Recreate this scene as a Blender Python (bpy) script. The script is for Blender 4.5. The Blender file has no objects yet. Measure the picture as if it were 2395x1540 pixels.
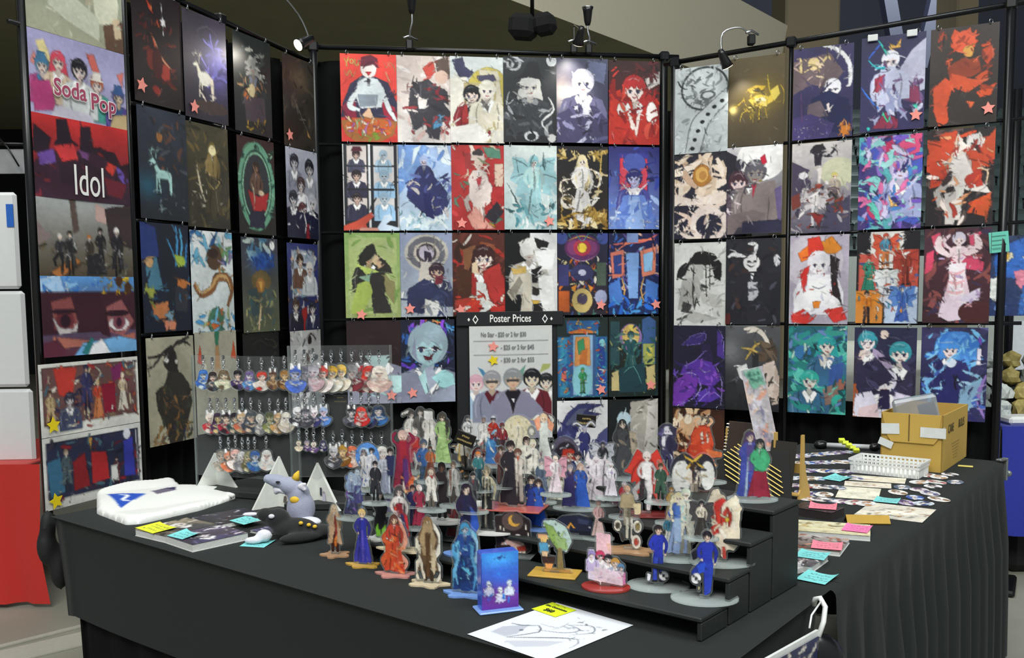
import bpy, bmesh, math, random
import numpy as np
from mathutils import Vector, Matrix
random.seed(7)
PI = math.pi
SC = bpy.context.scene
COL = SC.collection

# ------------------------------------------------------------------ camera, world, lights, exposure
FPX, TILT, PPY, ROLL, EYE = 2265.35, .093099, 891.3, -.008244, 1.39
cam = bpy.data.objects.new('camera', bpy.data.cameras.new('camera'))
COL.objects.link(cam)
_fw = Vector((0, math.cos(TILT), -math.sin(TILT)))
_u0, _x0 = Vector((0, math.sin(TILT), math.cos(TILT))), Vector((1, 0, 0))
_rt = _x0 * math.cos(ROLL) + _u0 * math.sin(ROLL)
_up = _u0 * math.cos(ROLL) - _x0 * math.sin(ROLL)
cam.matrix_world = Matrix(((_rt.x, _up.x, -_fw.x, 0), (_rt.y, _up.y, -_fw.y, 0), (_rt.z, _up.z, -_fw.z, EYE), (0, 0, 0, 1)))
cam.data.sensor_width = 36
cam.data.lens = FPX / 2395 * 36
cam.data.shift_y = (PPY - 770) / 2395
cam.data.clip_end = 200
SC.camera = cam
W = bpy.data.worlds.new('hall_light')
SC.world = W
W.use_nodes = True
W.node_tree.nodes['Background'].inputs[0].default_value = (.80, .86, .90, 1)
W.node_tree.nodes['Background'].inputs[1].default_value = .36

def area(name, loc, size, power, color, target):
    l = bpy.data.lights.new(name, 'AREA')
    l.shape = 'RECTANGLE'; l.size, l.size_y = size; l.energy = power; l.color = color
    o = bpy.data.objects.new(name, l); COL.objects.link(o); o.location = loc
    o.rotation_euler = (Vector(target) - Vector(loc)).to_track_quat('-Z', 'Y').to_euler()
area('hall_area_light', (-1.5, -3.5, 7.5), (5, 2.5), 620, (1, .99, .95), (0, 3.5, .8))
area('hall_area_light', (3.5, -1.0, 8), (4, 3), 380, (.95, 1, .98), (.8, 3.5, .8))
area('hall_area_light', (9, 19, 12.5), (8, 3), 5200, (.9, .97, 1), (11, 30, 4))  # added to brighten the dark seats, not a known fixture
area('hall_area_light', (-.5, 4.0, 8.5), (3, 2), 170, (.96, 1, .97), (0, 3.2, 0))
SC.view_settings.view_transform = 'Standard'
SC.view_settings.look = 'None'
SC.view_settings.exposure = 0.0
SC.view_settings.gamma = 1
SC.view_settings.use_curve_mapping = False

# ------------------------------------------------------------------ helpers
def pray(px, py):
    x, y = px - 1197.5, py - PPY
    c, s = math.cos(-ROLL), math.sin(-ROLL)
    x, y = x * c - y * s, x * s + y * c
    ct, st = math.cos(TILT), math.sin(TILT)
    return Vector((x / FPX, ct + st * (-y / FPX), -st + ct * (-y / FPX)))
def at(px, py, z):                       # point of the horizontal plane z
    r = pray(px, py)
    return r * ((z - EYE) / r.z) + Vector((0, 0, EYE))
def deep(px, py, y):                     # point at depth y
    r = pray(px, py)
    return r * (y / r.y) + Vector((0, 0, EYE))
def s2l(c):
    return c / 12.92 if c <= .04045 else ((c + .055) / 1.055) ** 2.4
def hexc(h):
    if len(h) == 3: return tuple(int(ch * 2, 16) / 255 for ch in h)
    return tuple(int(h[i:i + 2], 16) / 255 for i in (0, 2, 4))
def lin(h): return tuple(s2l(c) for c in hexc(h))

MATS = {}
def mat(name, col, rough=.6, metal=0, bump=0, scale=40, var=.12, coat=0, sheen=0, spec=.5, emit=0):
    if name in MATS: return MATS[name]
    m = bpy.data.materials.new(name); m.use_nodes = True
    nt = m.node_tree; b = nt.nodes['Principled BSDF']
    c = lin(col)
    tc = nt.nodes.new('ShaderNodeTexCoord'); nz = nt.nodes.new('ShaderNodeTexNoise')
    nz.inputs['Scale'].default_value = scale; nz.inputs['Detail'].default_value = 4
    nt.links.new(tc.outputs['Object'], nz.inputs['Vector'])
    mx = nt.nodes.new('ShaderNodeMix'); mx.data_type = 'RGBA'
    mx.inputs[6].default_value = (*[v * (1 - var) for v in c], 1)
    mx.inputs[7].default_value = (*[min(1, v * (1 + var)) for v in c], 1)
    nt.links.new(nz.outputs['Fac'], mx.inputs[0]); nt.links.new(mx.outputs[2], b.inputs['Base Color'])
    b.inputs['Roughness'].default_value = rough; b.inputs['Metallic'].default_value = metal
    b.inputs['Specular IOR Level'].default_value = spec
    b.inputs['Coat Weight'].default_value = coat
    b.inputs['Sheen Weight'].default_value = sheen
    if emit:
        b.inputs['Emission Color'].default_value = (*c, 1); b.inputs['Emission Strength'].default_value = emit
    if bump:
        bp = nt.nodes.new('ShaderNodeBump'); bp.inputs['Strength'].default_value = bump; bp.inputs['Distance'].default_value = .004
        nt.links.new(nz.outputs['Fac'], bp.inputs['Height']); nt.links.new(bp.outputs[0], b.inputs['Normal'])
    MATS[name] = m
    return m
def print_mat(name, rough, coat, spec=.4):
    m = bpy.data.materials.new(name); m.use_nodes = True
    nt = m.node_tree; b = nt.nodes['Principled BSDF']
    a = nt.nodes.new('ShaderNodeAttribute'); a.attribute_name = 'ink'
    tc = nt.nodes.new('ShaderNodeTexCoord'); nz = nt.nodes.new('ShaderNodeTexNoise'); nz.inputs['Scale'].default_value = 260
    nt.links.new(tc.outputs['Object'], nz.inputs['Vector'])
    mr = nt.nodes.new('ShaderNodeMapRange'); mr.inputs[3].default_value = .92; mr.inputs[4].default_value = 1.06
    nt.links.new(nz.outputs['Fac'], mr.inputs[0])
    mx = nt.nodes.new('ShaderNodeMix'); mx.data_type = 'RGBA'; mx.blend_type = 'MULTIPLY'; mx.inputs[0].default_value = 1
    nt.links.new(a.outputs['Color'], mx.inputs[6]); nt.links.new(mr.outputs[0], mx.inputs[7])
    nt.links.new(mx.outputs[2], b.inputs['Base Color'])
    b.inputs['Roughness'].default_value = rough; b.inputs['Coat Weight'].default_value = coat; b.inputs['Specular IOR Level'].default_value = spec
    b.inputs['Coat Roughness'].default_value = .25
    MATS[name] = m
    return m
PRINT = print_mat('glossy_print', .42, .12)
MATTE = print_mat('matte_print', .6, 0, .3)
def clear_mat(name, tint, gloss, alpha):
    m = bpy.data.materials.new(name); m.use_nodes = True
    nt = m.node_tree; nt.nodes.clear()
    out = nt.nodes.new('ShaderNodeOutputMaterial'); tr = nt.nodes.new('ShaderNodeBsdfTransparent'); pr = nt.nodes.new('ShaderNodeBsdfPrincipled')
    pr.inputs['Base Color'].default_value = (*lin(tint), 1); pr.inputs['Roughness'].default_value = .12
    fr = nt.nodes.new('ShaderNodeFresnel'); fr.inputs[0].default_value = 1.45
    ad = nt.nodes.new('ShaderNodeMath'); ad.operation = 'MULTIPLY_ADD'; ad.inputs[1].default_value = gloss; ad.inputs[2].default_value = alpha
    mx = nt.nodes.new('ShaderNodeMixShader')
    nt.links.new(fr.outputs[0], ad.inputs[0]); nt.links.new(ad.outputs[0], mx.inputs[0])
    nt.links.new(tr.outputs[0], mx.inputs[1]); nt.links.new(pr.outputs[0], mx.inputs[2]); nt.links.new(mx.outputs[0], out.inputs[0])
    MATS[name] = m
    return m
ACRYL = clear_mat('clear_acrylic', 'd4dcdc', .8, .05)
PANEL = clear_mat('clear_panel', 'dde6e6', .3, .025)
BASEAC = clear_mat('frosted_acrylic', 'b8c2c0', .8, .10)

class MB:
    def __init__(s): s.v = []; s.f = []; s.c = []
    def add(s, vs, fs):
        n = len(s.v); s.v += [tuple(v) for v in vs]; s.f += [tuple(i + n for i in f) for f in fs]; return s
    def box(s, c, d, rz=0, M=None, bev=0):
        x, y, z = (k / 2 for k in d); b = min(bev, x * .9, y * .9, z * .9)
        if b:
            vs, key = [], {}
            for sx in (-1, 1):
                for sy in (-1, 1):
                    for sz in (-1, 1):
                        for ax in range(3):
                            q = [sx * (x - b), sy * (y - b), sz * (z - b)]; q[ax] = (sx, sy, sz)[ax] * (x, y, z)[ax]
                            key[sx, sy, sz, ax] = len(vs); vs.append(q)
            fs = []
            for ax in range(3):
                a1, a2 = (ax + 1) % 3, (ax + 2) % 3
                for sg in (-1, 1):
                    def k(p, q):
                        t = [0] * 3; t[ax] = sg; t[a1] = p; t[a2] = q; return key[(*t, ax)]
                    fs.append((k(-1, -1), k(1, -1), k(1, 1), k(-1, 1)))
                for p in (-1, 1):
                    for q in (-1, 1):
                        def k2(e, w):
                            t = [0] * 3; t[ax] = e; t[a1] = p; t[a2] = q; return key[(*t, w)]
                        fs.append((k2(-1, a1), k2(1, a1), k2(1, a2), k2(-1, a2)))
            for sx in (-1, 1):
                for sy in (-1, 1):
                    for sz in (-1, 1): fs.append(tuple(key[sx, sy, sz, a] for a in range(3)))
        else:
            vs = [(i * x, j * y, k * z) for i in (-1, 1) for j in (-1, 1) for k in (-1, 1)]
            fs = [(0, 1, 3, 2), (4, 6, 7, 5), (0, 4, 5, 1), (2, 3, 7, 6), (0, 2, 6, 4), (1, 5, 7, 3)]
        R = M or Matrix.Rotation(rz, 3, 'Z')
        return s.add([Vector(c) + R @ Vector(v) for v in vs], fs)
    def tube(s, pts, r, n=8, cap=True):
        pts = [Vector(p) for p in pts]; rs = r if isinstance(r, (list, tuple)) else [r] * len(pts)
        b0 = len(s.v); ref = None
        for i, p in enumerate(pts):
            t = (pts[min(i + 1, len(pts) - 1)] - pts[max(i - 1, 0)]).normalized()
            if ref is None: ref = t.orthogonal().normalized()
            ref = (ref - t * ref.dot(t)).normalized(); bi = t.cross(ref)
            for k in range(n):
                a = 2 * PI * k / n; s.v.append(tuple(p + (ref * math.cos(a) + bi * math.sin(a)) * rs[i]))
        for i in range(len(pts) - 1):
            for k in range(n):
                a, b = b0 + i * n + k, b0 + i * n + (k + 1) % n
                s.f.append((a, b, b + n, a + n))
        if cap:
            s.f.append(tuple(range(b0 + n - 1, b0 - 1, -1))); s.f.append(tuple(b0 + (len(pts) - 1) * n + k for k in range(n)))
        return s
    def ring(s, c, R, r, axis='Y', n=10, m=5, M=None):
        b0 = len(s.v)
        for i in range(n):
            a = 2 * PI * i / n
            for j in range(m):
                b = 2 * PI * j / m; q = Vector(((R + r * math.cos(b)) * math.cos(a), r * math.sin(b), (R + r * math.cos(b)) * math.sin(a)))
                if M: q = M @ q
                s.v.append(tuple(Vector(c) + q))
        for i in range(n):
            for j in range(m):
                s.f.append((b0 + i * m + j, b0 + i * m + (j + 1) % m, b0 + ((i + 1) % n) * m + (j + 1) % m, b0 + ((i + 1) % n) * m + j))
        return s
    def ball(s, c, r, n=12, m=8, M=None):
        r = Vector(r) if not isinstance(r, (int, float)) else Vector((r, r, r)); b0 = len(s.v)
        def P(x, y, z):
            q = Vector((x * r.x, y * r.y, z * r.z)); return tuple(Vector(c) + (M @ q if M else q))
        s.v.append(P(0, 0, -1))
        for j in range(1, m):
            t = -PI / 2 + PI * j / m
            for i in range(n):
                a = 2 * PI * i / n; s.v.append(P(math.cos(t) * math.cos(a), math.cos(t) * math.sin(a), math.sin(t)))
        s.v.append(P(0, 0, 1)); last = len(s.v) - 1
        for i in range(n):
            s.f.append((b0, b0 + 1 + (i + 1) % n, b0 + 1 + i)); s.f.append((last, last - n + i, last - n + (i + 1) % n))
        for j in range(m - 2):
            for i in range(n):
                a, b = b0 + 1 + j * n + i, b0 + 1 + j * n + (i + 1) % n
                s.f.append((a, b, b + n, a + n))
        return s
    def prism(s, poly, lo, hi, M=None, o=(0, 0, 0)):       # poly in local xy, extruded along local z
        n = len(poly); b0 = len(s.v)
        for z in (lo, hi):
            for p in poly:
                q = Vector((p[0], p[1], z)); s.v.append(tuple(Vector(o) + (M @ q if M else q)))
        s.f.append(tuple(b0 + n - 1 - i for i in range(n))); s.f.append(tuple(b0 + n + i for i in range(n)))
        for i in range(n):
            j = (i + 1) % n; s.f.append((b0 + i, b0 + j, b0 + n + j, b0 + n + i))
        return s
    def cyl(s, c, r, h, n=24):
        return s.prism([(r * math.cos(2 * PI * i / n), r * math.sin(2 * PI * i / n)) for i in range(n)], 0, h, None, c)
    def mesh(s, name, m, smooth=False):
        me = bpy.data.meshes.new(name); me.from_pydata(s.v, [], s.f)
        if m: me.materials.append(m)
        if smooth: me.polygons.foreach_set('use_smooth', [True] * len(me.polygons))
        if s.c:
            a = me.color_attributes.new('ink', 'FLOAT_COLOR', 'POINT')
            cc = np.ones((len(s.v), 4), np.float32); cc[:, :3] = np.array(s.c); a.data.foreach_set('color', cc.ravel())
        me.update()
        return me
    def build(s, name, m, parent=None, smooth=False, loc=None, **k):
        return put(name, s.mesh(name, m, smooth), parent, loc, **k)
def put(name, me, parent=None, loc=None, label=None, cat=None, group=None, kind=None, rot=None, M=None):
    o = bpy.data.objects.new(name, me); COL.objects.link(o)
    if parent: o.parent = parent
    if loc is not None: o.location = loc
    if rot is not None: o.rotation_euler = rot
    if M is not None: o.matrix_basis = M
    if label: o['label'] = label
    if cat: o['category'] = cat
    if group: o['group'] = group
    if kind: o['kind'] = kind
    return o
def thing(name, label, cat, loc=(0, 0, 0), rz=0, group=None):
    return put(name, None, None, loc, label, cat, group, rot=(0, 0, rz))

# ------------------------------------------------------------------ ink: a small painter for everything that is printed
class Art:
    def __init__(s, w, h, clear=False):
        s.w, s.h = w, h
        s.a = np.zeros((h, w), np.float32) if clear else None
        s.p = np.zeros((h, w, 3), np.float32)
        s.Y, s.X = np.mgrid[0:h, 0:w].astype(np.float32) + .5
    def paint(s, m, c, al=1):
        s.p[m] = s.p[m] * (1 - al) + np.array(hexc(c) if isinstance(c, str) else c, np.float32) * al
        if s.a is not None: s.a[m] = 1
    def ell(s, c, cx, cy, rx, ry, rot=0, al=1):
        dx, dy = s.X - cx, s.Y - cy
        if rot: a = math.radians(rot); dx, dy = dx * math.cos(a) + dy * math.sin(a), dy * math.cos(a) - dx * math.sin(a)
        s.paint((dx / max(rx, .3)) ** 2 + (dy / max(ry, .3)) ** 2 <= 1, c, al)
    def poly(s, c, pts, al=1):
        xs = [p[0] for p in pts]; ys = [p[1] for p in pts]
        x0, x1, y0, y1 = max(0, int(min(xs))), min(s.w, int(max(xs)) + 2), max(0, int(min(ys))), min(s.h, int(max(ys)) + 2)
        if x0 >= x1 or y0 >= y1: return
        X, Y = s.X[y0:y1, x0:x1], s.Y[y0:y1, x0:x1]; m = np.zeros(X.shape, bool)
        for (ax, ay), (bx, by) in zip(pts, pts[1:] + pts[:1]):
            if ay != by: m ^= ((ay > Y) != (by > Y)) & (X < (bx - ax) * (Y - ay) / (by - ay) + ax)
        M = np.zeros((s.h, s.w), bool); M[y0:y1, x0:x1] = m; s.paint(M, c, al)
    def line(s, c, w, pts, taper=True, al=1):
        P = np.array(pts, float)
        if len(P) > 2:
            Q = np.vstack([2 * P[0] - P[1], P, 2 * P[-1] - P[-2]]); out = []
            for i in range(1, len(Q) - 2):
                for t in (0, .17, .33, .5, .67, .83) if len(pts) > 3 or w > 6 else (0, .5):
                    a, b, d, e = Q[i - 1:i + 3]
                    out.append(.5 * (2 * b + (d - a) * t + (2 * a - 5 * b + 4 * d - e) * t * t + (3 * b - a - 3 * d + e) * t ** 3))
            P = np.array(out + [P[-1]])
        n = len(P); L = []; R = []
        for i in range(n):
            t = P[min(i + 1, n - 1)] - P[max(i - 1, 0)]; t = t / (np.hypot(*t) + 1e-6)
            k = w * (.35 + .65 * math.sin(PI * min(1, max(0, (i + .5) / n)))) if taper and n > 2 else w
            nn = np.array((-t[1], t[0])) * k / 2; L.append(tuple(P[i] + nn)); R.append(tuple(P[i] - nn))
        s.poly(c, L + R[::-1], al)
    def noise(s, seed, amt=.10, warp=.018, cell=.035, strokes=None):
        g = np.random.default_rng(seed); R = random.Random(seed); a0 = R.uniform(0, PI); keep = None if s.a is None else s.a.copy()
        if strokes != 0:
            e = np.zeros((s.h, s.w), np.float32)
            for ax in (0, 1):
                d = np.abs(np.roll(s.p, 1, ax) - s.p).max(-1); d[0] = 0; d[:, 0] = 0; e = np.maximum(e, d)
            e = np.clip((e - .10) * 2.2, 0, 1)
            if keep is not None: e = e * blur(keep, 1)
            gx, gy = s.X / s.w * 2 * PI, s.Y / s.h * 2 * PI
            sh_ = sum(R.uniform(.4, 1) * np.sin(gx * R.uniform(.4, 1.6) + gy * R.uniform(.5, 2.2) * R.choice((-1, 1)) + R.uniform(0, 6)) for _ in range(4)) / 4
            busy = np.clip(blur(e, max(3, s.h // 30)) * 5, 0, 1)
            s.p = s.p * (1 + .14 * sh_[..., None])
            s.p = (s.p * (1 - .36 * e[..., None])).clip(0, 1)
        for _ in range(int(s.w * s.h / (85 if s.a is None else 60)) if strokes is None else strokes):
            x, y = R.uniform(0, s.w - 1), R.uniform(0, s.h - 1)
            if keep is not None and keep[int(y), int(x)] < .5: continue
            if R.random() > .04 + .9 * float(busy[int(y), int(x)]): continue
            c = s.p[int(y), int(x)]; k = R.choice((-.32, -.2, -.12, -.1, .1, .15, .3)); c = c * (1 + k) if k < 0 else c + (1 - c) * k * (.35 + .65 * float(c.mean()))
            l = s.h * R.uniform(.012, .055) * (1.5 if R.random() < .2 else 1); a = a0 + 1.6 * math.sin(x / s.w * 3 + seed) + 1.4 * math.cos(y / s.h * 4 + seed * 2) + R.uniform(-.4, .4)
            dx, dy = math.cos(a) * l, math.sin(a) * l; b_ = R.uniform(-.35, .35)
            s.line(c, max(1.2, l * R.uniform(.12, .3)), [(x - dx, y - dy), (x - dy * b_, y + dx * b_), (x + dx, y + dy)])
        if keep is not None: s.a = keep
        g = np.random.default_rng(seed); n = max(3, int(cell * s.h)); gh, gw = s.h // n + 2, s.w // n + 2
        jx = (np.arange(s.w)[None] + g.normal(0, n * .35, (s.h, 1)).astype(int)).clip(0, s.w - 1) // n
        jy = (np.arange(s.h)[:, None] + g.normal(0, n * .35, (1, s.w)).astype(int)).clip(0, s.h - 1) // n
        jx, jy = np.broadcast_to(np.arange(s.w)[None] // n, (s.h, s.w)), np.broadcast_to(np.arange(s.h)[:, None] // n, (s.h, s.w))
        # facets: random seeds, each point takes the nearest seed of the 3x3 cells around it
        sx, sy = g.random((gh + 2, gw + 2)), g.random((gh + 2, gw + 2)); best = np.full((s.h, s.w), 1e9); iy, ix = jy.copy(), jx.copy()
        for dy in (-1, 0, 1):
            for dx in (-1, 0, 1):
                cy, cx = jy + dy, jx + dx
                d = ((cx + sx[cy + 1, cx + 1]) * n - s.X) ** 2 + 2.2 * ((cy + sy[cy + 1, cx + 1]) * n - s.Y) ** 2
                k = d < best; best[k] = d[k]; iy = np.where(k, cy, iy); ix = np.where(k, cx, ix)
        wv = warp * s.h
        ox, oy, lum = g.normal(0, wv, (gh + 2, gw + 2)), g.normal(0, wv, (gh + 2, gw + 2)), g.normal(0, amt, (gh + 2, gw + 2))
        yy = (s.Y + oy[iy + 1, ix + 1]).astype(int).clip(0, s.h - 1); xx = (s.X + ox[iy + 1, ix + 1]).astype(int).clip(0, s.w - 1)
        q = s.p[yy, xx]
        if s.a is not None:
            ok = s.a[yy, xx] > .5; q = np.where(ok[..., None], q, s.p)
        s.p = (q * (1 + lum[iy + 1, ix + 1][..., None])).clip(0, 1)
    # ---- figures: x0 centre, y0 crown of the head, hh height, all in pixels
    def fig(s, x0, y0, hh, hair, skin, top, bot, kind='p', acc='ccc', flip=1):
        q = lambda *a: [(x0 + flip * a[i] * hh, y0 + a[i + 1] * hh) for i in range(0, len(a), 2)]
        dk = lambda c, k=.62: tuple(v * k for v in hexc(c))
        lt = lambda c, k=.4: tuple(v + (1 - v) * k for v in hexc(c))
        if 'w' in kind:
            for g in (-1, 1):
                s.poly(acc, q(0, .22, g * .16, .04, g * .34, .02, g * .30, .2, g * .37, .36, g * .24, .44, g * .29, .6, g * .1, .55, 0, .45))
                s.line(dk(acc), hh * .012, q(0, .25, g * .15, .12, g * .32, .05)); s.line(dk(acc), hh * .012, q(0, .3, g * .18, .28, g * .35, .34))
        if 's' in kind:
            s.line(acc, hh * .10, q(-.16, .98, -.22, .8, -.08, .62, -.2, .42, -.1, .28)); s.line(lt(acc), hh * .09, q(.14, .99, .22, .82, .08, .66, .2, .46, .14, .2, .02, .05))
            s.line(dk(acc), hh * .03, q(-.2, .9, -.1, .7, -.2, .5))
        if 'l' in kind:
            s.poly(hair, q(-.075, .08, .075, .08, .12, .3, .1, .46, .04, .4, -.04, .42, -.1, .48, -.12, .28))
        if 'g' in kind:
            s.poly(bot, q(-.06, .38, .06, .38, .13, .7, .19, 1, .08, .97, 0, 1, -.1, .97, -.2, 1, -.13, .7))
            s.line(dk(bot), hh * .02, q(-.03, .5, -.07, .75, -.1, .96)); s.line(lt(bot, .25), hh * .018, q(.04, .5, .05, .7, .09, .95))
        elif 'c' in kind:
            s.poly(dk(bot), q(-.07, .6, -.01, .6, -.02, .99, -.08, .99)); s.poly(dk(bot), q(.07, .6, .01, .6, .03, .99, .09, .99))
            s.poly(top, q(-.08, .2, .08, .2, .12, .55, .17, .84, .05, .8, 0, .5, -.05, .8, -.16, .84, -.12, .55))
            s.line(lt(top, .25), hh * .018, q(.05, .3, .09, .6, .12, .8))
        elif 'k' in kind:
            s.poly(bot, q(-.07, .44, .08, .44, .1, .6, .06, .98, .0, .98, .01, .66)); s.poly(dk(bot, .8), q(-.07, .44, .02, .5, -.16, .66, -.12, .8, -.19, .82, -.24, .64))
        else:
            s.poly(bot, q(-.08, .44, .0, .44, -.02, .98, -.09, .98)); s.poly(dk(bot, .8), q(.08, .44, -.0, .44, .03, .98, .1, .98))
            s.line(lt(bot, .2), hh * .015, q(-.05, .5, -.05, .9)); s.poly('222', q(-.1, .96, -.01, .96, -.01, 1, -.12, 1)); s.poly('222', q(.1, .96, .02, .96, .02, 1, .13, 1))
        s.poly(skin, q(-.022, .13, .022, .13, .03, .19, -.03, .19))
        s.poly(top, q(-.06, .17, .06, .17, .105, .2, .08, .34, .075, .48, -.075, .48, -.08, .34, -.105, .2))
        s.poly(lt(top, .55), q(-.03, .175, .03, .175, 0, .3)); s.line(dk(top), hh * .014, q(.0, .2, .01, .34, .0, .47))
        if 'u' in kind:
            s.line(top, hh * .055, q(-.09, .2, -.17, .12, -.09, .03)); s.line(top, hh * .055, q(.09, .2, .17, .12, .09, .03))
        else:
            s.line(top, hh * .058, q(-.09, .2, -.135, .34, -.08, .45)); s.line(dk(top, .85), hh * .058, q(.09, .2, .14, .34, .12, .5))
            s.ell(skin, *q(-.075, .455)[0], hh * .02, hh * .022); s.ell(skin, *q(.12, .52)[0], hh * .02, hh * .022)
        s.ell(hair, *q(0, .078)[0], hh * .074, hh * .078)
        s.ell(skin, *q(0, .098)[0], hh * .052, hh * .058)
        s.poly(hair, q(-.062, .09, -.05, .03, 0, .01, .055, .03, .064, .1, .035, .07, .02, .095, -.005, .065, -.03, .1))
        if hh > 60:
            for g in (-.024, .024): s.ell('333', *q(g, .108)[0], hh * .01, hh * .008)
            s.line('a55', hh * .006, q(-.012, .135, .014, .134), False)
        if 'h' in kind: s.poly(acc, q(-.1, .045, -.05, .03, -.045, -.02, .05, -.02, .055, .03, .11, .045))
        if 'r' in kind:
            for g in (-1, 1): s.line(acc, hh * .04, q(g * .03, .03, g * .07, -.06, g * .05, -.13))
    def bust(s, x0, y0, r, hair, skin, cloth, kind='', acc='fff'):
        q = lambda *a: [(x0 + a[i] * r, y0 + a[i + 1] * r) for i in range(0, len(a), 2)]
        dk = lambda c, k=.7: tuple(v * k for v in hexc(c)); lt = lambda c, k=.4: tuple(v + (1 - v) * k for v in hexc(c))
        if 'l' in kind: s.poly(hair, q(-1.1, -.2, 1.1, -.2, 1.6, 2, 1.4, 3.6, .6, 2.8, -.6, 2.8, -1.5, 3.6, -1.6, 1.8))
        s.poly(cloth, q(-.6, 1.2, .6, 1.2, 2, 1.7, 2.5, 3, 2.5, 5.2, -2.5, 5.2, -2.5, 3, -2, 1.7))
        s.line(dk(cloth), r * .14, q(1.2, 1.8, 1.5, 3, 1.3, 5)); s.line(dk(cloth), r * .14, q(-1.2, 1.8, -1.5, 3, -1.3, 5)); s.line(lt(cloth, .25), r * .2, q(-1.7, 1.9, -2.1, 3, -2, 4.6))
        s.poly(dk(skin, .85), q(-.35, .8, .35, .8, .42, 1.5, 0, 1.9, -.42, 1.5))
        s.poly(acc, q(-.62, 1.2, 0, 2, .62, 1.2, .95, 1.6, .25, 3, 0, 2.4, -.25, 3, -.95, 1.6))
        s.ell(hair, *q(0, -.12)[0], r * 1.16, r * 1.2)
        s.poly(skin, q(-.82, -.3, .82, -.3, .85, .3, .5, .85, 0, 1.15, -.5, .85, -.85, .3)); s.ell(skin, *q(0, 0)[0], r * .84, r * .84)
        s.poly(hair, q(-1.05, .35, -1, -.6, -.4, -1.15, .4, -1.15, 1, -.6, 1.05, .4, .75, -.15, .5, .05, .3, -.3, 0, .0, -.3, -.3, -.55, .08, -.8, -.15))
        s.line(lt(hair, .35), r * .14, q(-.6, -.8, -.1, -1, .5, -.8))
        if 'm' in kind: s.poly('444', q(-.8, .0, .8, .0, .75, .35, .2, .3, -.2, .3, -.75, .35))
        else:
            for g in (-.4, .4): s.ell('fff', *q(g, .22)[0], r * .2, r * .13); s.ell('335', *q(g, .23)[0], r * .12, r * .14); s.line('322', r * .08, q(g - .22, .14, g, .06, g + .22, .14))
        s.line('b55', r * .09, q(-.2, .72, 0, .78, .24, .7)); s.line(dk(skin, .8), r * .06, q(.02, .3, .06, .5, -.03, .54))
        if 'h' in kind: s.poly(acc, q(-1.5, -.5, -.8, -.75, -.7, -1.7, .7, -1.7, .8, -.75, 1.5, -.5, 0, -.35))
        if 'e' in kind:
            for g in (-1, 1): s.poly(acc, q(g * .4, -.9, g * .5, -2.4, g * .95, -2.2, g * .95, -.7))
    def stag(s, cx, cy, k, c, flip=1):
        q = lambda *a: [(cx + flip * a[i] * k, cy + a[i + 1] * k) for i in range(0, len(a), 2)]
        s.poly(c, q(-.42, -.1, -.2, -.16, .25, -.14, .42, -.06, .46, .12, .3, .2, 0, .18, -.3, .2, -.42, .08))
        s.poly(c, q(-.42, .06, -.5, -.25, -.56, -.45, -.44, -.5, -.32, -.3, -.18, -.14)); s.poly(c, q(-.46, -.38, -.72, -.38, -.74, -.44, -.56, -.56, -.44, -.54))
        for x, d in ((-.36, -.04), (-.26, .06), (.28, .08), (.4, .0)): s.poly(c, q(x - .05, .1, x + .06, .1, x + d + .03, .75, x + d - .03, .75))
        for g in (-.02, .12):
            s.line(c, k * .05, q(-.5 + g, -.5, -.6 + g * 2, -.75, -.48 + g * 2, -1)); s.line(c, k * .04, q(-.58 + g * 2, -.7, -.72 + g * 2, -.85)); s.line(c, k * .04, q(-.56 + g * 2, -.82, -.42 + g * 2, -.9))
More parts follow.
